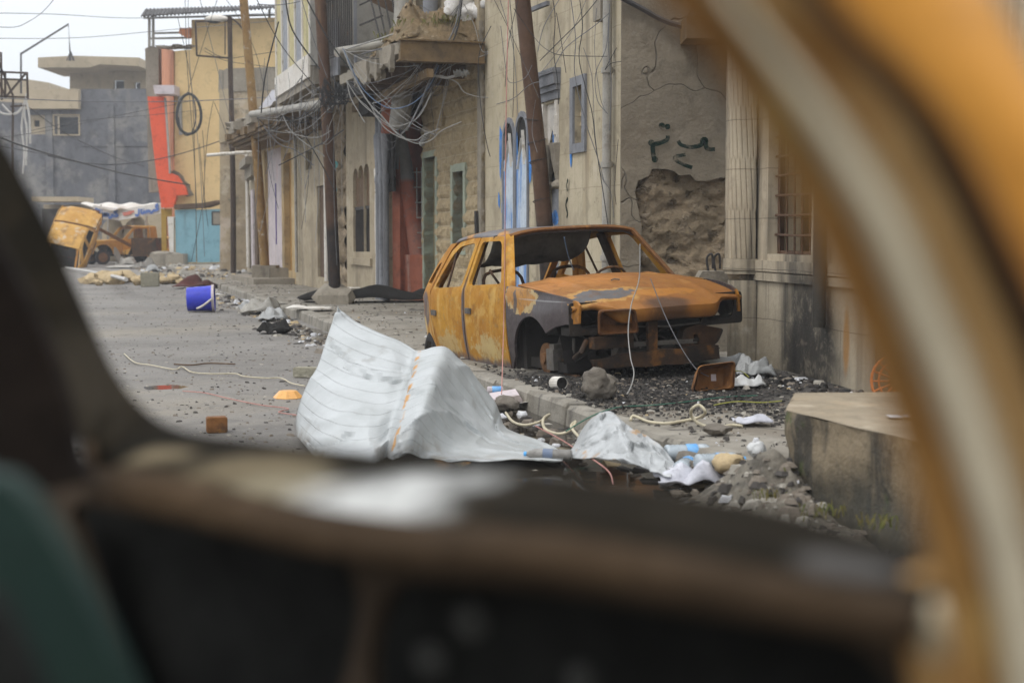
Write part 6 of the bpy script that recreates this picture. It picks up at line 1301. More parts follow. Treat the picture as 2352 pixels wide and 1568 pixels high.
c = G(1137, 905, .06); t = thing('drink_can', 'white and blue drink can lying behind the food box', 'can', (c.x, c.y, .09), rot=(0, R(90), .15)); m = MB(); m.lathe([(0, -.06), (.025, -.06), (.031, -.052), (.031, .052), (.025, .06), (0, .06)], 16); m.build('body', M_pinkw, t, smooth=40); m = MB(); m.lathe([(.0315, -.025), (.0318, -.024), (.0318, .045), (.0315, .046)], 16); m.build('label', M_lblb, t, smooth=40)
c = G(1282, 893, .13); t = thing('ribbed_cup', 'ribbed whitish cup with a dark open end on the charred pavement', 'cup', (c.x, c.y, .175), rot=(R(86), 0, R(28)))
m = MB()
m.grid(lambda u, v: ((.046 + .002 * math.cos(u * 6.2832 * 24)) * math.cos(u * 6.2832), (.046 + .002 * math.cos(u * 6.2832 * 24)) * math.sin(u * 6.2832), -.06 + .12 * v), 96, 2); m.lathe([(0, -.06), (.046, -.06)], 20); m.build('body', M_white, t, smooth=30); m = MB(); m.lathe([(0, .045), (.043, .055)], 20); m.build('inside', SOOT, t)
c = G(1640, 900, .13); t = thing('lamp_bucket', 'rusty brown headlight shell lying open on the pavement by the wall', 'headlight shell', (c.x, c.y, .15), rot=(R(0), R(-10), R(-78)))
m = MB(); bk = rnd([(-.17, -.02), (-.11, .17), (.17, .20), (.15, .0)], .035); n = len(bk)
vs_ = [(x, p[0] * s_, .08 + (p[1] - .08) * s_) for s_, x in ((1.05, .0), (1.0, .01), (.80, -.13), (.45, -.16), (.45, -.145), (.75, -.12), (.92, .012)) for p in bk]
m.add(vs_, [(r_ * n + i, r_ * n + (i + 1) % n, (r_ + 1) * n + (i + 1) % n, (r_ + 1) * n + i) for r_ in range(6) for i in range(n)] + [tuple(4 * n + i for i in range(n))]); m.build('shell', rust_mid, t, smooth=35)
m = MB(); m.add([(-.135, .03, .07), (-.135, .07, .07), (-.135, .07, .12), (-.135, .03, .12)], [(0, 1, 2, 3)]); m.build('bulb_hole', M_pinkw, t)
c = AT(2062, 905, 7.9); t = thing('plastic_crate_wheel', 'orange plastic lattice fan guard leaning behind the doorstep', 'fan guard', (c.x, c.y, .46), rot=(R(80), 0, 0)); t.name = 'fan_guard'
m = MB(); m.tube([(.15 * math.cos(a * .2618), .15 * math.sin(a * .2618), 0) for a in range(25)], .008, 5); m.tube([(.11 * math.cos(a * .2618), .11 * math.sin(a * .2618), 0) for a in range(25)], .006, 5)
for a in range(16): m.tube([(.05 * math.cos(a * .3927), .05 * math.sin(a * .3927), 0), (.15 * math.cos(a * .3927), .15 * math.sin(a * .3927), 0)], .005, 4)
m.build('guard', surf('orange_guard', (.55, .17, .05), (.5, .15, .05), 3, bump=0), t)
for px, lab, mt in (((790, 668), 'red plastic basin behind the brown pole footing', surf('red_basin', (.50, .06, .09), (.45, .05, .08), 3, rough=.4, bump=0)), ((795, 682), 'white basin with a green band behind the brown pole footing', M_white)):
    c = G(*px, .13); t = thing('basin', lab, 'basin', (c.x, c.y, .13)); m = MB(); m.lathe([(0, .0), (.18, .0), (.26, .16), (.27, .17), (.25, .16), (.17, .02), (0, .02)], 18); m.build('body', mt, t, smooth=40)
    if mt is M_white: m = MB(); m.lathe([(.222, .07), (.226, .08), (.245, .12), (.245, .125)], 18); m.build('band', surf('green_band', (.1, .42, .08), (.1, .4, .1), 2, bump=0), t)
# ---- loose litter nobody could count
def scatter(name, n, fn, mats, seed, smin, smax, zf, flat=.5):
    m = MB(); rr = random.Random(seed); m.k = -99
    for i in range(n):
        p = fn(rr)
        if p is None: continue
        s_ = smin + (smax - smin) * rr.random() ** 3; a = rr.uniform(0, 6.28); k = rr.choices(range(len(mats)), [q[1] for q in mats])[0]
        h = s_ * flat * rr.uniform(.4, 1.3); sx_, sy_ = s_ * rr.uniform(.5, 1.6), s_ * rr.uniform(.5, 1.1); ca, sa = math.cos(a), math.sin(a); z = zf(*p)
        b = [(-1, -.6), (.2, -1), (1, -.1), (.4, .9), (-.7, .7)]; b = [(x * sx_ * rr.uniform(.7, 1.2), y * sy_ * rr.uniform(.7, 1.2)) for x, y in b]
        lo = [(p[0] + x * ca - y * sa, p[1] + x * sa + y * ca, z - .004) for x, y in b]; hi = [(p[0] + .6 * (x * ca - y * sa), p[1] + .6 * (x * sa + y * ca), z + h * rr.uniform(.6, 1.2)) for x, y in b]
        m.add(lo + hi, [(5, 6, 7, 8, 9)] + [(j, (j + 1) % 5, 5 + (j + 1) % 5, 5 + j) for j in range(5)], k)
    return tag(m.build(name, [q[0] for q in mats], recalc=False), kind='stuff')
M_dk = surf('dark_grit', (.045, .04, .036), (.07, .062, .055), 9, bump=0); M_lg = surf('pale_grit', (.36, .33, .28), (.28, .26, .22), 9, bump=0); M_md = surf('brown_grit', (.19, .16, .125), (.15, .125, .10), 9, bump=0); M_wt = surf('white_scrap', (.6, .6, .6), (.5, .5, .52), 9, bump=0)
def f_road(r):
    y = 5.5 + 30 * r.random() ** 1.9; x = KX(y) - .1 - r.random() * (3.2 + y * .12); return (x, y)
scatter('gravel', 9000, f_road, [(M_dk, 4), (M_lg, 3), (M_md, 4)], 1, .005, .022, road_z, .5)
scatter('gravel', 260, f_road, [(M_dk, 5), (M_md, 3), (M_lg, 1)], 2, .012, .038, road_z, .45)
def f_gut(r): y = 6 + 30 * r.random() ** 1.3; return (KX(y) - .04 - abs(r.gauss(0, .28)) - (.1 if y > 14 else 0), y)
scatter('litter', 2000, f_gut, [(M_dk, 5), (M_md, 3), (M_lg, 3), (M_wt, 1.2), (M_ys, 1)], 3, .010, .085, road_z, .5)
def f_ash(r): x, y = r.gauss(1.35, .75), r.gauss(10.6, .85); return (x, y) if x > KX(y) + .12 and x < 2.9 - .2 * (y - 8.3) else None
scatter('ash', 15000, f_ash, [(M_dk, 7), (SOOT, 9), (M_md, 1.2), (M_lg, .35), (M_wt, .1)], 4, .003, .026, lambda x, y: .135, .5)
def f_pv(r): y = 7.6 + 30 * r.random() ** 1.5; return (KX(y) + .15 + r.random() * 2.3, y)
scatter('litter', 2600, f_pv, [(M_dk, 5), (M_md, 4), (M_lg, 2), (M_wt, .3), (M_ys, .8)], 5, .004, .032, lambda x, y: .137, .5)
def f_wall(r): y = 8.8 + 4 * r.random(); return (2.85 - .2 * (y - 8.3) - abs(r.gauss(0, .25)), y)
scatter('litter', 700, f_wall, [(M_dk, 6), (SOOT, 3), (M_md, 2), (M_lg, 1), (M_wt, .7)], 6, .008, .06, lambda x, y: .14, .6)
def f_far(r): y = 36 + 18 * r.random(); return (KX(y) - 1.2 + r.random() * 4.5 * (1 if r.random() < .5 else .4), y)
scatter('litter', 500, f_far, [(M_dk, 2), (M_md, 4), (M_lg, 4), (M_wt, 1), (M_ys, 3)], 7, .03, .16, lambda x, y: .02 if x < KX(y) else .14, .6)
def f_dirt(r): x, y = r.gauss(1.15, .22), r.gauss(6.1, .5); return (x, y)
def zd(x, y): u, v = (x - .45) / 1.5, (y - 5.1) / 2.3; return dh(u, v)[2] if 0 < u < 1 and 0 < v < 1 else -.05
scatter('litter', 900, f_dirt, [(M_dk, 3), (M_md, 5), (M_lg, 3), (M_wt, .4)], 8, .008, .05, zd, .6)
# ================================================================== WIRES AND CABLES
M_wd = surf('black_cable', (.025, .025, .026), (.04, .04, .04), 4, bump=0, rough=.6, speck=0)
M_wg = surf('grey_cable', (.16, .16, .165), (.12, .12, .125), 4, bump=0, rough=.6, speck=0)
M_wl = surf('light_cable', (.33, .32, .30), (.25, .245, .235), 4, bump=0, rough=.6, speck=0)
M_wb = surf('blue_cable', (.13, .19, .29), (.12, .17, .26), 4, bump=0, speck=0); M_wr = surf('pink_wire', (.45, .22, .19), (.4, .2, .17), 4, bump=0, speck=0); M_wgn = surf('green_wire', (.05, .16, .11), (.05, .14, .1), 4, bump=0, speck=0); M_wy = surf('yellow_green_wire', (.36, .36, .08), (.3, .3, .07), 4, bump=0, speck=0)
M_hose = surf('cream_hose', (.52, .46, .33), (.46, .41, .29), 4, bump=0, speck=0, rough=.5)
def wire(pts, r, mat, label, group=None, name='wire', cat='wire', n=8, sides=5):
    if group: r *= .78
    P = [AT(*p) if len(p) == 3 else Vector(p[0]) for p in pts]; m = MB(); m.tube(crom(P, n), r, sides); return tag(m.build(name, mat, smooth=80), label, cat, group)
g1 = 'overhead wires crossing the pale sky'
for pts, r in ((((-60, 30, 38), (120, 33, 40), (330, 42, 45), (640, 30, 52)), .012), (((-60, 88, 36), (180, 87, 40), (420, 66, 44), (660, 46, 48)), .011), (((-40, 60, 30), (30, 63, 30), (62, 52, 30), (100, 26, 31), (135, -15, 32)), .010), (((-40, 224, 34), (170, 232, 36), (360, 234, 38), (520, 229, 40), (640, 222, 42), (735, 205, 26)), .016)):
    wire(pts, r, M_wg, 'thin grey overhead wire sagging across the pale sky at the street end', g1)
g2 = 'dark cables crossing the burnt building'
for pts, r in ((((-40, 300, 30), (60, 338, 34), (180, 372, 40), (300, 402, 46), (436, 425, 54)), .030), (((110, 358, 44), (200, 375, 46), (280, 377, 48), (380, 362, 50), (480, 333, 52), (560, 300, 40)), .022), (((55, 238, 40), (150, 306, 46), (260, 360, 52), (330, 382, 56)), .014), (((-40, 330, 34), (90, 352, 40), (160, 366, 44)), .014), (((-20, 318, 34), (110, 300, 40), (280, 264, 48), (440, 232, 50)), .010), (((60, 302, 40), (200, 276, 46), (330, 266, 50), (470, 252, 54)), .010)):
    wire(pts, r, M_wd, 'dark sagging cable strung in front of the soot-blackened building', g2)
g3 = 'thin cables hanging down in front of the yellow house'
rr = random.Random(31)
for pts in (((425, -10), (430, 150), (444, 330), (452, 480)), ((432, -10), (436, 150), (452, 300), (462, 420), (470, 590)), ((408, 40), (440, 200), (448, 400), (452, 600)), ((457, -10), (490, 120), (520, 240), (545, 330)), ((470, 110), (500, 128), (530, 134), (560, 130), (640, 118)), ((470, 118), (520, 140), (600, 152), (660, 160)), ((502, -10), (470, 90), (432, 210)), ((520, 0), (560, 60), (590, 130), (606, 200)), ((465, 300), (470, 380), (465, 470), (440, 600)), ((490, 232), (478, 300), (470, 400), (470, 480)), ((492, 235), (520, 310), (540, 400)), ((458, 330), (466, 420), (478, 520))):
    wire([(x, y, 41) for x, y in pts], .011, rr.choice([M_wd, M_wg, M_wd]), 'thin cable hanging down in front of the yellow house', g3)
m = MB(); m.tube([AT(434 + 28 * math.sin(a * .2513) * (1 - .1 * math.cos(a * .25)), 262 - 46 * math.cos(a * .2513), 48.5) for a in range(26)], .05, 6, cap=False); m.tube([AT(430 + 20 * math.sin(a * .24), 262 - 50 * math.cos(a * .24), 48.4) for a in range(20)], .02, 5); tag(m.build('cable_coil', M_wd, smooth=80), 'oval coil of black cable hung on the thin pole before the yellow house', 'cable coil')
# tangle round the poles and under the slab
g4 = 'wires tangled around the brown pole and hanging over the lower doors'
def hang(a, b, sag, Y0, Y1, n=4, jit=4):
    out = []
    for i in range(n + 1):
        t = i / n; out.append((a[0] + (b[0] - a[0]) * t + (rr.uniform(-jit, jit) if 0 < i < n else 0), a[1] + (b[1] - a[1]) * t + sag * 4 * t * (1 - t) + (rr.uniform(-jit, jit) if 0 < i < n else 0), Y0 + (Y1 - Y0) * t))
    return out
nodes = [(745, 215), (760, 235), (735, 200), (775, 212), (590, 270), (650, 265), (700, 255), (620, 300), (720, 300), (800, 215), (690, 180), (742, 330)]
for i in range(34):
    a, b = rr.sample(nodes, 2); wire(hang(a, b, rr.uniform(4, 46), 22.9, rr.uniform(22.7, 23.2), 4, 6), rr.choice([.005, .006, .008]), rr.choice([M_wd, M_wd, M_wg, M_wl]), 'thin wire tangled around the tall brown pole below the balconies', g4)
for i in range(26):
    x = rr.uniform(590, 800); y0 = rr.uniform(120, 300); y1 = y0 + rr.uniform(60, 330); wire([(x, y0, 23.2), (x + rr.uniform(-8, 8), (y0 + y1) / 2 + 5, 23.1), (x + rr.uniform(-22, 22), y1, 23.0)], rr.choice([.004, .005, .007]), rr.choice([M_wd, M_wg, M_wg, M_wl]), 'thin loose wire hanging straight down among the poles', 'loose wires dangling among the poles')
for pts, mt in ((((648, 262), (668, 300), (702, 330), (735, 350), (745, 360)), M_wl), (((655, 300), (690, 312), (730, 316), (760, 300)), M_wl), (((640, 380), (700, 350), (760, 318), (790, 298)), M_wd), (((605, 290), (640, 330), (680, 346), (720, 380)), M_wg), (((700, 310), (740, 380), (770, 440)), M_wd)):
    wire([(x, y, 22.9) for x, y in pts], .011, mt, 'thicker frayed cable looping between the yellow and brown poles', 'frayed cables between the yellow and brown poles')
tn = [(742, 200), (752, 222), (770, 235), (790, 215), (800, 232), (778, 190), (762, 172), (745, 180), (812, 200), (735, 228)]
for i in range(30):
    a, b = rr.sample(tn, 2); wire(hang(a, b, rr.uniform(2, 26), 22.7, 22.6, 4, 7), rr.choice([.008, .010, .013]), M_wd, 'black cable knotted in the dark tangle beside the tall brown pole', 'black tangle beside the brown pole')
g5 = 'wires drooping under the open balcony'
dn = [(788, 114), (795, 186), (855, 238), (868, 262), (915, 300), (985, 195), (1005, 155), (1050, 60), (1056, 8), (930, 125), (962, 150), (1000, 310), (912, 318), (1035, 140)]
for i in range(40):
    a, b = rr.sample(dn, 2)
    if a[0] > b[0]: a, b = b, a
    wire(hang(a, b, rr.uniform(8, 50), 21.4 if a[0] < 880 else 20.9, 20.6, 5, 3), rr.choice([.004, .005, .0065]), rr.choice([M_wl, M_wg, M_wg, M_wd, M_wl, M_wg, M_wd]), 'loose wire drooping under the broken balcony slab', g5)
for pts, mt, r in ((((786, 110), (800, 145), (822, 196), (850, 240), (878, 268), (905, 300), (930, 318)), M_wl, .013), (((788, 112), (805, 150), (830, 200), (868, 236), (905, 250), (950, 236), (985, 200), (1008, 150)), M_wb, .009), (((796, 186), (806, 226), (822, 255), (838, 282)), M_wl, .010), (((796, 186), (826, 232), (860, 262), (905, 290), (960, 270), (990, 215)), M_wl, .009), (((850, 240), (880, 290), (920, 316), (955, 322), (975, 310), (1010, 296)), M_wl, .010), (((925, 318), (960, 330), (990, 322), (1015, 300), (1060, 280)), M_wl, .009), (((1058, -5), (1046, 60), (1012, 130), (985, 190), (960, 250), (940, 290)), M_wg, .016), (((1062, -5), (1050, 70), (1020, 136), (990, 200)), M_wd, .014), (((1066, 10), (1090, 60), (1108, 118), (1135, 105), (1160, 50), (1166, -10)), M_wl, .008), (((1010, 168), (1060, 140), (1110, 128), (1190, 90), (1240, 60)), M_wl, .008), (((1010, 172), (1050, 190), (1070, 214), (1130, 224), (1190, 196)), M_wl, .007)):
    wire([(x, y, 20.5) for x, y in pts], r, mt, 'long thicker cable sweeping down from the balcony corner past the grey column', 'thick cables sweeping under the balcony')
c = AT(995, 168, 20.5); t = thing('cable_insulator', 'white porcelain cable insulators on a bracket under the brown slab end', 'insulator', c)
m = MB()
for x in (-.08, .35, .45): m.lathe([(.02, -.06), (.06, -.05), (.03, -.02), (.06, 0), (.03, .03), (.05, .05), (0, .06)], 10, Matrix.Translation(Vector((x, 0, 0))) @ Matrix.Rotation(R(70), 4, 'Y'))
m.tube([(-.1, 0, -.02), (.2, 0, -.07), (.5, 0, 0)], .02, 5); m.build('insulators', M_wl, t, smooth=50)
c = AT(955, 300, 21.5); t = thing('cable_insulator', 'ribbed white insulator hanging by the burnt doorway', 'insulator', AT(975, 320, 22.0)); m = MB(); m.lathe([(.02, -.12)] + [(.035 + .02 * (i % 2), -.1 + .02 * i) for i in range(11)] + [(.02, .12)], 10, Matrix.Rotation(R(30), 4, 'Y')); m.build('body', M_wl, t)
g6 = 'thin wires straggling down the cream house wall'
for pts in (((1145, -10), (1172, 80), (1182, 140), (1190, 268)), ((1170, -10), (1180, 120), (1178, 270)), ((1130, -10), (1165, 60), (1205, 150), (1238, 225)), ((1180, 20), (1230, 90), (1262, 118), (1300, 128), (1395, 130)), ((1240, 140), (1290, 90), (1330, 50), (1372, 0)), ((1236, 175), (1280, 120), (1320, 60), (1350, -10)), ((1238, 170), (1268, 160), (1300, 110), (1365, 60), (1400, 30)), ((1268, -10), (1275, 40), (1272, 120), (1280, 180), (1283, 240)), ((1278, 30), (1290, 100), (1300, 168)), ((1330, -10), (1338, 60), (1330, 130), (1342, 190), (1360, 260), (1368, 330), (1385, 440), (1400, 540)), ((1370, 20), (1366, 120), (1378, 220), (1392, 260)), ((1398, 40), (1392, 110), (1368, 170), (1372, 230), (1396, 262)), ((1310, -10), (1322, 90), (1320, 170), (1345, 280), (1372, 360), (1388, 420)), ((1340, 110), (1360, 180), (1366, 300), (1380, 400), (1402, 440), (1410, 500)), ((1150, 60), (1162, 160), (1172, 190), (1205, 180), (1222, 150)), ((1140, 240), (1180, 226), (1215, 196), (1240, 188)), ((1400, 10), (1398, 110), (1404, 200), (1400, 300)), ((1290, -10), (1250, 60), (1235, 120)), ((1416, 110), (1390, 160), (1404, 146), (1440, 140)), ((1230, 230), (1222, 300), (1234, 350)), ((1128, 60), (1100, 130), (1104, 240), (1118, 330), (1126, 360)), ((1190, 0), (1168, 100), (1160, 200)), ((1420, 320), (1412, 420), (1415, 470))):
    wire([(x, y, 15.0 if x > 1230 else 16.6) for x, y in pts], rr.choice([.004, .005, .006]), rr.choice([M_wd, M_wg, M_wd, M_wg, M_wd]), 'thin wire straggling across the cream block wall', g6)
for pts, mt in ((((700, -10), (760, 100), (840, 205)), M_wd), (((585, -10), (650, 110), (760, 240)), M_wd), (((640, 50), (610, 170), (600, 260)), M_wd), (((690, -10), (720, 90), (752, 180)), M_wg), (((655, -10), (672, 70), (735, 160)), M_wd), (((590, 10), (640, 12), (690, 4)), M_wg), (((790, 115), (900, 80), (1000, 40), (1060, 8)), M_wl), (((800, 120), (900, 112), (1000, 90), (1060, 20)), M_wl), (((830, 125), (930, 95), (1010, 60), (1060, 12)), M_wg), (((965, 12), (1000, 30), (1060, 30), (1110, -5)), M_wg), (((1062, 5), (1075, 40), (1100, 52), (1112, 40)), M_wl), (((1064, 5), (1085, 30), (1108, 34)), M_wl)):
    wire([(x, y, 21.0) for x, y in pts], rr.choice([.008, .011, .014]), mt, 'dark straight cable slanting in front of the balconies', 'cables slanting in front of the balconies')
# single wires near the car and on the ground
wire([(1168, -20, 11.3), (1162, 300, 11.2), (1159, 640, 11.1), (1156, 780, 11.0), (1152, 905, 10.3)], .004, M_wr, 'pinkish wire hanging straight down in front of the burnt car side')
wire([(1470, 560, 10.9), (1468, 640, 10.85), (1450, 700, 10.8), (1443, 760, 10.7), (1448, 820, 10.55), (1456, 860, 10.4), (1440, 905, 10.1), (1400, 938, 9.9)], .0045, M_wl, 'pale wire curving down over the front of the bonnet to the ground', n=10)
wire([(1494, 640, 10.8), (1530, 730, 10.7), (1566, 800, 10.6), (1600, 848, 10.5), (1628, 864, 10.4)], .004, M_wg, 'thin grey wire slanting down across the open grille to the ash')
wire([(1296, 545, 11.2), (1306, 590, 11.4), (1318, 620, 11.6)], .005, M_wb, 'pale blue wire hanging from the car roof edge behind the windscreen opening')
def gw(pts, r, mat, label, z=.0, name='wire', cat='wire'):
    P = []
    for p in pts:
        zz_ = p[2] if len(p) > 2 else z; q = G(p[0], p[1], zz_ + r); P.append((q,))
    return wire(P, r, mat, label, None, name, cat, 8, 6)
gw(((285, 812), (310, 832), (345, 838), (400, 848), (418, 842), (440, 854), (480, 858), (540, 858), (560, 864), (610, 868), (645, 868), (670, 880), (700, 886)), .006, M_hose, 'white cord lying in wavy curves across the road left of the ribbed sheet', .012, 'cord', 'cord')
gw(((400, 836), (440, 838), (480, 834), (540, 836)), .008, M_wood, 'thin bare twig lying on the road behind the white cord', .01, 'twig', 'twig')
gw(((420, 898), (470, 902), (530, 916), (600, 930), (662, 938), (640, 946), (690, 954)), .004, M_wr, 'red-brown wire trailing over the road to the yellow bowl', .015)
gw(((1162, 948, .02), (1178, 968, .02), (1205, 976, .02), (1240, 968, .03), (1262, 952, .04), (1248, 962, .05), (1252, 985, .03), (1285, 996, .02), (1312, 986, .04), (1322, 968, .06), (1312, 980, .05), (1330, 1004, .03)), .010, M_hose, 'cream hose lying in loose loops in the gutter water', name='hose', cat='hose')
gw(((1448, 965, .13), (1456, 955, .15), (1490, 968, .14), (1530, 972, .14), (1570, 966, .14), (1606, 958, .16), (1620, 946, .22), (1606, 930, .26), (1590, 938, .24), (1588, 955, .18), (1606, 972, .14), (1640, 982, .14), (1680, 976, .14), (1705, 978, .14)), .0095, M_hose, 'cream hose with one upright loop lying on the pavement by the doorstep', name='hose', cat='hose')
gw(((1300, 990, .1), (1360, 955, .14), (1420, 935, .14), (1500, 930, .14), (1580, 922, .14), (1660, 912, .14), (1740, 908, .14)), .004, M_wgn, 'thin green wire stretched along the pavement past the boulder')
gw(((1592, 880, .14), (1620, 868, .2), (1660, 856, .24), (1700, 852, .2), (1720, 866, .15)), .004, M_wy, 'yellow-green wire arching over the plastic scrap by the wall')
gw(((1640, 930, .14), (1690, 922, .15), (1750, 924, .14), (1800, 920, .14)), .004, M_wy, 'yellow wire lying on the pavement below the rusty headlight shell')
gw(((1230, 978, .03), (1290, 1010, .04), (1330, 1036, .06), (1370, 1060, .07), (1400, 1085, .03), (1408, 1110, .0)), .004, M_wr, 'red wire trailing over the smaller white sheet into the water')
# ================================================================== THE BURNT CAR THE VIEW LOOKS OUT OF
tF = thing('car_frame', 'dark burnt car window frame close by, its pillar rusty orange with a pale strip', 'car', (0, .9, .55)); fo = Vector(tF.location)
def planeY(x):   # the window plane runs diagonally: (-.51,1.42) to (.215,.72)
    u = (x - CX) / FPX; return .963 / (u + 1.04) if u > -.9 else 3
def sillp(x, y, z): d = ray(x, y); return CAMP + d * ((z - HC) / d.z) - fo
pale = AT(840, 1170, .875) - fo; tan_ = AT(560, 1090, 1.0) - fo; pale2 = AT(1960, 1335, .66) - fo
tan2 = AT(360, 1030, 1.06) - fo; tan3 = AT(190, 860, 1.2) - fo; tan4 = AT(640, 1125, .93) - fo  # tan streak marks: painted highlight along the pillar bend, with worn paint
M_sill = surf('burnt_shaded_sill', (.0085, .0075, .0055), (.016, .013, .009), 9, layers=[((.030, .023, .015), 'n', 14, .52, .72, .6), ((.15, .12, .075), 'e', (tan_.x, tan_.y, tan_.z, .075, .06, .2, 1.4, 16), .3, 1.0, .8), ((.035, .029, .021), 'e', (tan3.x, tan3.y, tan3.z, .06, .2, .12, .9, 12), .3, 1.0, .8), ((.20, .16, .10), 'e', (tan2.x, tan2.y, tan2.z, .045, .045, .2, 1.2, 22), .3, 1.0, .8), ((.22, .19, .13), 'e', (tan4.x, tan4.y, tan4.z, .06, .06, .2, .9, 18), .3, 1.0, .85), ((.46, .46, .44), 'e', (pale.x, pale.y, pale.z, .080, .080, .2, 2.0, 11), .35, 1.1, .92), ((.09, .085, .08), 'e', (pale2.x, pale2.y, pale2.z, .035, .035, .2, .6, 20), .5, 1.0, .8)], bump=.3, bscale=60, bdist=.004, rough=.95, spec=.03)  # near-black base carries the shade of the car roof that is not built
M_rim = surf('brown_burnt_rim', (.055, .036, .021), (.032, .022, .014), 10, layers=[((.11, .075, .045), 'n', 8, .54, .7, .6)], bump=.2, rough=.9, spec=.04)
M_inner = surf('burnt_shaded_door_inside', (.008, .0075, .006), (.014, .013, .011), 6, bump=.2, rough=.95, spec=.05)  # near-black stands in for cabin shade
M_inner2 = surf('shaded_grey_door_inside', (.016, .0165, .015), (.009, .009, .0085), 4, layers=[((.022, .022, .02), 'n', 7, .62, .74, .7)], bump=.2, rough=.9, spec=.1)  # dark base colours hold the shade of the cabin
def loft(rows, mat, name, n=5, thick=.006, flip=False, smooth=60):
    A = [crom(r, n) for r in rows]; w = len(A[0]); m = MB(); vs_ = [p for r in A for p in r]
    m.add(vs_, [(j * w + i, j * w + i + 1, (j + 1) * w + i + 1, (j + 1) * w + i) for j in range(len(A) - 1) for i in range(w - 1)])
    o = m.build(name, mat, tF, smooth=smooth); md = o.modifiers.new('thick', 'SOLIDIFY'); md.thickness = thick; return o
# left pillar running down into the sill
outer = [(-120, 150), (0, 318), (60, 425), (130, 560), (200, 720), (262, 850), (330, 938), (410, 985), (560, 1008), (800, 1034), (1130, 1073), (1400, 1108), (1700, 1150), (1950, 1212), (2200, 1300)]
inner = [(-160, 420), (-30, 620), (40, 735), (100, 850), (160, 950), (200, 1012), (222, 1068), (300, 1085), (450, 1118), (700, 1180), (950, 1215), (1250, 1235), (1500, 1280), (1800, 1335), (2120, 1400)]
oo = [AT(x, y, planeY(x)) - fo for x, y in outer]; ii = [AT(x, y, planeY(x) * (.90 if i < 7 else .81)) - fo for i, (x, y) in enumerate(inner)]
lo_ = [p + Vector((.01, .03, -.10)) for p in oo]
mid1 = [a.lerp(b, .25) + Vector((0, 0, .001)) for a, b in zip(oo, ii)]; mid2 = [a.lerp(b, .7) + Vector((0, 0, .003)) for a, b in zip(oo, ii)]
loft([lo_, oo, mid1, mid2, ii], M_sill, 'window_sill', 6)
rim = [AT(x, y + 42, planeY(x) * (.90 if i < 7 else .81) * .968) - fo for i, (x, y) in enumerate(inner)]; rim2 = [AT(x, y + 88, planeY(x) * (.90 if i < 7 else .81) * .962) - fo for i, (x, y) in enumerate(inner)]
loft([ii[5:], rim[5:], rim2[5:]], M_rim, 'sill_rim', 6)
# slim corner bar beside the little gap
P = [AT(x, y, 1.02) - fo for x, y in ((-150, 330), (-40, 500), (60, 680), (125, 820), (160, 930), (170, 1000), (178, 1045), (215, 1100), (100, 1125), (-20, 1095), (-150, 1080))]
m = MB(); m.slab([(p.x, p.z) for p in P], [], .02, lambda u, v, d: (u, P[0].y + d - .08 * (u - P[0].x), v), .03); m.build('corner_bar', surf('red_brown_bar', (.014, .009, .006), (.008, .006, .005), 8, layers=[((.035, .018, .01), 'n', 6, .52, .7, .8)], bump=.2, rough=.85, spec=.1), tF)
# inside of the door below the sill, cabin shade put into its colours
a0 = Vector((-.42, 1.235)); dP = Vector((.727, -.686)); nP = Vector((.686, .727))
def dpl(x, y):
    d = ray(x, y); o = Vector((a0.x, a0.y)); s_ = (nP.dot(o - Vector((0, 0)))) / (nP.dot(Vector((d.x, d.y)))); p = CAMP + d * s_; return ((Vector((p.x, p.y)) - a0).dot(dP), p.z)
def dmap(u, v, d): q = a0 + dP * u + nP * d; return (q.x - fo.x, q.y - fo.y, v - fo.z)
top = [dpl(x, y) for x, y in ((60, 1095), (222, 1110), (450, 1160), (700, 1225), (950, 1270), (1250, 1300), (1500, 1345), (1800, 1400), (2120, 1465))]
h1 = rnd([dpl(x, y) for x, y in ((150, 1150), (560, 1205), (800, 1275), (830, 1390), (780, 1620), (300, 1620))], .03, 6); h2 = rnd([dpl(x, y) for x, y in ((890, 1330), (1200, 1350), (1960, 1470), (2060, 1560), (2060, 1800), (860, 1800), (840, 1480))], .04, 6)
zbot = .62
m = MB(); m.slab([(top[0][0], zbot)] + [(u, zbot) for u in (.2, .5)] + [(top[-1][0], zbot)] + top[::-1], [[(u, max(v, zbot + .02)) for u, v in h1], [(u, max(v, zbot + .02)) for u, v in h2]], .012, dmap, .05); m.build('door_panel', M_rim if False else surf('shaded_door_frame', (.044, .032, .022), (.055, .04, .028), 7, bump=.2, rough=.9, spec=.1), tF)
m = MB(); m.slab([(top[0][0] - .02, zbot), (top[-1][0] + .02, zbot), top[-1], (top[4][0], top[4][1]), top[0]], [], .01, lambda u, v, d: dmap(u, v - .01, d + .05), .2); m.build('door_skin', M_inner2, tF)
for x, y, r_ in ((975, 1455, .014), (880, 1545, .014), (1230, 1600, .012)):
    u, v = dpl(x, y); c = dmap(u, v, .045); m = MB(); m.rock(c, (r_, .006, r_), 3, .1, 2); m.build('bolt_head', surf('pale_bolt', (.05, .05, .046), (.04, .04, .036), 3, bump=0), tF)
c = AT(2172, 1448, .60) - fo; m = MB(); m.rock(c, (.014, .012, .013), 5, .15, 3); m.build('latch', surf('pale_latch', (.60, .53, .38), (.5, .43, .28), 3, bump=0), tF, smooth=60)
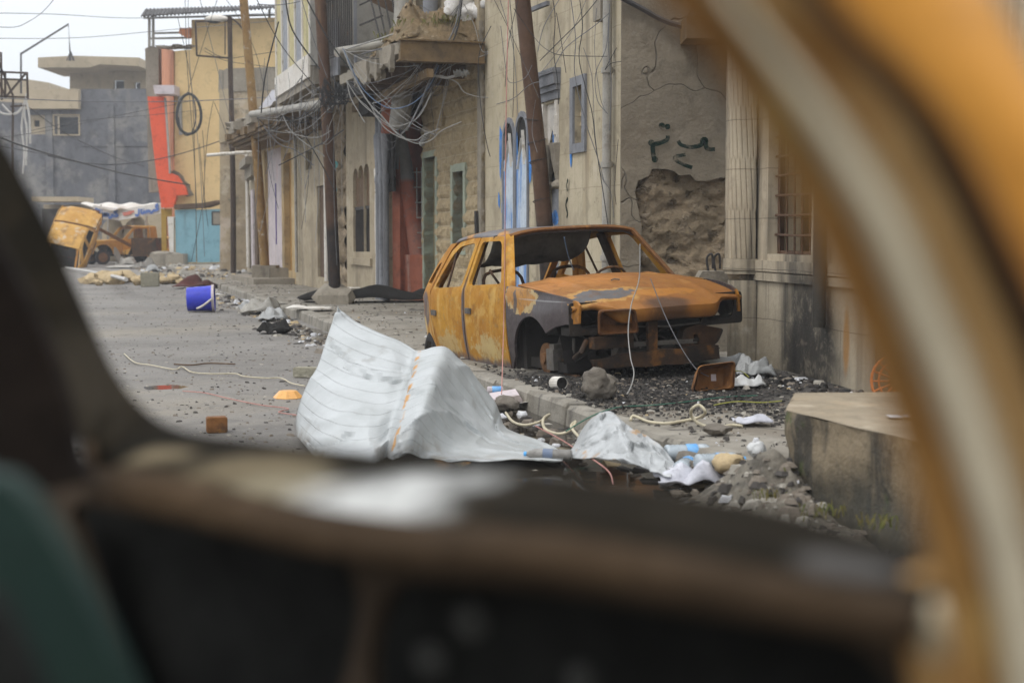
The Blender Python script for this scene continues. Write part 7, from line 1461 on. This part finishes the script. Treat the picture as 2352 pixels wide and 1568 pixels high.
# teal panel at the lower left
P = [AT(x, y, .72) - fo for x, y in ((-260, 1060), (-60, 1090), (10, 1105), (60, 1150), (125, 1250), (205, 1400), (305, 1610), (355, 1720), (120, 1720), (60, 1568), (-30, 1400), (-260, 1020))]
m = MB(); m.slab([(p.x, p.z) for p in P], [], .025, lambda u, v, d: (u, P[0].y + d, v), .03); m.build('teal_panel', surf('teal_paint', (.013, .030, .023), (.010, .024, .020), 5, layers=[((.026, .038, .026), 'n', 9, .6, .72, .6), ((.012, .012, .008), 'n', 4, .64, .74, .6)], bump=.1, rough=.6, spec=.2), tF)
P = [AT(x, y, .60) - fo for x, y in ((-300, 1220), (-20, 1400), (45, 1530), (130, 1740), (-300, 1740))]
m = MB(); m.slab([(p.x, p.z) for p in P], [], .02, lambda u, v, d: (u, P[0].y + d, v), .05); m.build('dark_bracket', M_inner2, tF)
# right pillar: ochre inner face, pale strip, groove, orange outer panel
Yc = .47
def row(pts, Y, dy=0): return [AT(x, y, Y + dy * 0) - fo for x, y in pts]
r0 = [(1500, -120), (1560, -10), (1650, 95), (1755, 250), (1850, 420), (1925, 590), (2003, 765), (2070, 930), (2122, 1090), (2172, 1290), (2210, 1450), (2250, 1720)]
r1 = [(1590, -120), (1640, -15), (1715, 85), (1815, 230), (1905, 385), (1990, 545), (2064, 715), (2132, 880), (2192, 1050), (2246, 1240), (2290, 1430), (2330, 1720)]
r2 = [(1660, -120), (1695, -20), (1770, 75), (1880, 205), (1990, 350), (2085, 500), (2160, 670), (2236, 840), (2300, 1020), (2362, 1220), (2405, 1420), (2440, 1720)]
r3 = [(1740, -120), (1790, -20), (1860, 70), (1965, 185), (2070, 318), (2150, 470), (2225, 640), (2300, 810), (2370, 1000), (2430, 1210), (2470, 1420), (2490, 1720)]
r4 = [(1790, -120), (1855, -20), (1935, 80), (2045, 190), (2140, 312), (2212, 455), (2290, 610), (2365, 780), (2440, 980), (2500, 1200), (2540, 1420), (2560, 1720)]
r5 = [(1840, -120), (1910, -20), (1990, 75), (2100, 180), (2195, 300), (2275, 440), (2350, 590), (2430, 760), (2500, 960), (2560, 1200), (2600, 1420), (2620, 1720)]
r6 = [(2080, -120), (2140, -20), (2200, 70), (2290, 170), (2370, 280), (2450, 420), (2530, 580), (2600, 760), (2680, 960), (2740, 1200), (2780, 1420), (2800, 1720)]
r7 = [(2180, -120), (2290, -10), (2345, 90), (2420, 220), (2500, 340), (2580, 480), (2660, 640), (2740, 820), (2820, 1020), (2880, 1240), (2920, 1440), (2940, 1720)]
r_b = [(1545, -100), (1590, 0), (1668, 100), (1768, 260), (1858, 425), (1930, 590), (2006, 765), (2073, 930), (2126, 1090), (2176, 1290), (2214, 1450), (2254, 1720)]
M_och = surf('ochre_rust_pillar', (.42, .27, .12), (.34, .20, .075), 8, layers=[((.22, .09, .02), 'n', 10, .52, .68, .7), ((.48, .38, .23), 'n', 7, .58, .72, .6), ((.12, .06, .025), 'n', 16, .62, .72, .5)], bump=.15, rough=.75, spec=.2)
M_edge = surf('brown_rust_edge', (.27, .145, .045), (.19, .09, .028), 9, layers=[((.40, .27, .10), 'n', 10, .54, .7, .7), ((.09, .05, .025), 'n', 6, .56, .7, .7)], bump=.15, rough=.8, spec=.1)
M_strip = surf('pale_bare_strip', (.64, .57, .42), (.55, .48, .34), 7, layers=[((.45, .34, .16), 'n', 9, .55, .72, .7), ((.46, .45, .43), 'n', 4, .6, .74, .6)], bump=.1, rough=.6, spec=.2)
M_orp = surf('orange_rust_panel', (.54, .245, .042), (.46, .19, .03), 6, layers=[((.40, .24, .05), 'n', 8, .58, .72, .6), ((.34, .14, .025), 'n', 5, .6, .74, .6)], bump=.1, rough=.7, spec=.2)
loft([row(r_b, .56), row(r0, .50), row(r1, .475)], M_edge, 'pillar_edge', 5)
loft([row(r1, .4751), row([((a[0] + b[0]) / 2, (a[1] + b[1]) / 2) for a, b in zip(r1, r2)], .452), row(r2, .470)], M_strip, 'pale_strip', 5)
loft([row(r2, .4701), row(r3, .463), row(r4, .485)], M_och, 'pillar_face', 5)
loft([row(r4, .4851), row([((a[0] + b[0]) / 2, (a[1] + b[1]) / 2) for a, b in zip(r4, r5)], .52), row(r5, .462)], rust_dark, 'gutter_groove', 5)
loft([row(r5, .4621), row(r6, .468), row(r7, .49)], M_orp, 'outer_panel', 5)
P = [AT(x, y, .64) - fo for x, y in ((2085, 1330), (2150, 1310), (2260, 1400), (2290, 1700), (2120, 1700), (2075, 1420))]
m = MB(); m.slab([(p.x, p.z) for p in P], [], .012, lambda u, v, d: (u, P[0].y + d, v), .03); m.build('latch_plate', M_och, tF)
# ================================================================== SMOKY AIR
hz = MB(); hz.k = -99; hz.box(-60, -6, -1.0, 30, 112, 24); hm = bpy.data.materials.new('smoky_air'); hm.use_nodes = True; hn = hm.node_tree; hn.nodes.remove(hn.nodes['Principled BSDF'])
pv_ = hn.nodes.new('ShaderNodeVolumePrincipled'); pv_.inputs['Color'].default_value = (.96, .97, 1, 1); pv_.inputs['Density'].default_value = .0016; pv_.inputs['Anisotropy'].default_value = .2
hn.links.new(pv_.outputs[0], [n for n in hn.nodes if n.type == 'OUTPUT_MATERIAL'][0].inputs['Volume']); ho = hz.build('haze', hm); tag(ho, kind='stuff')
SC.cycles.volume_bounces = 0; SC.cycles.volume_step_rate = 5
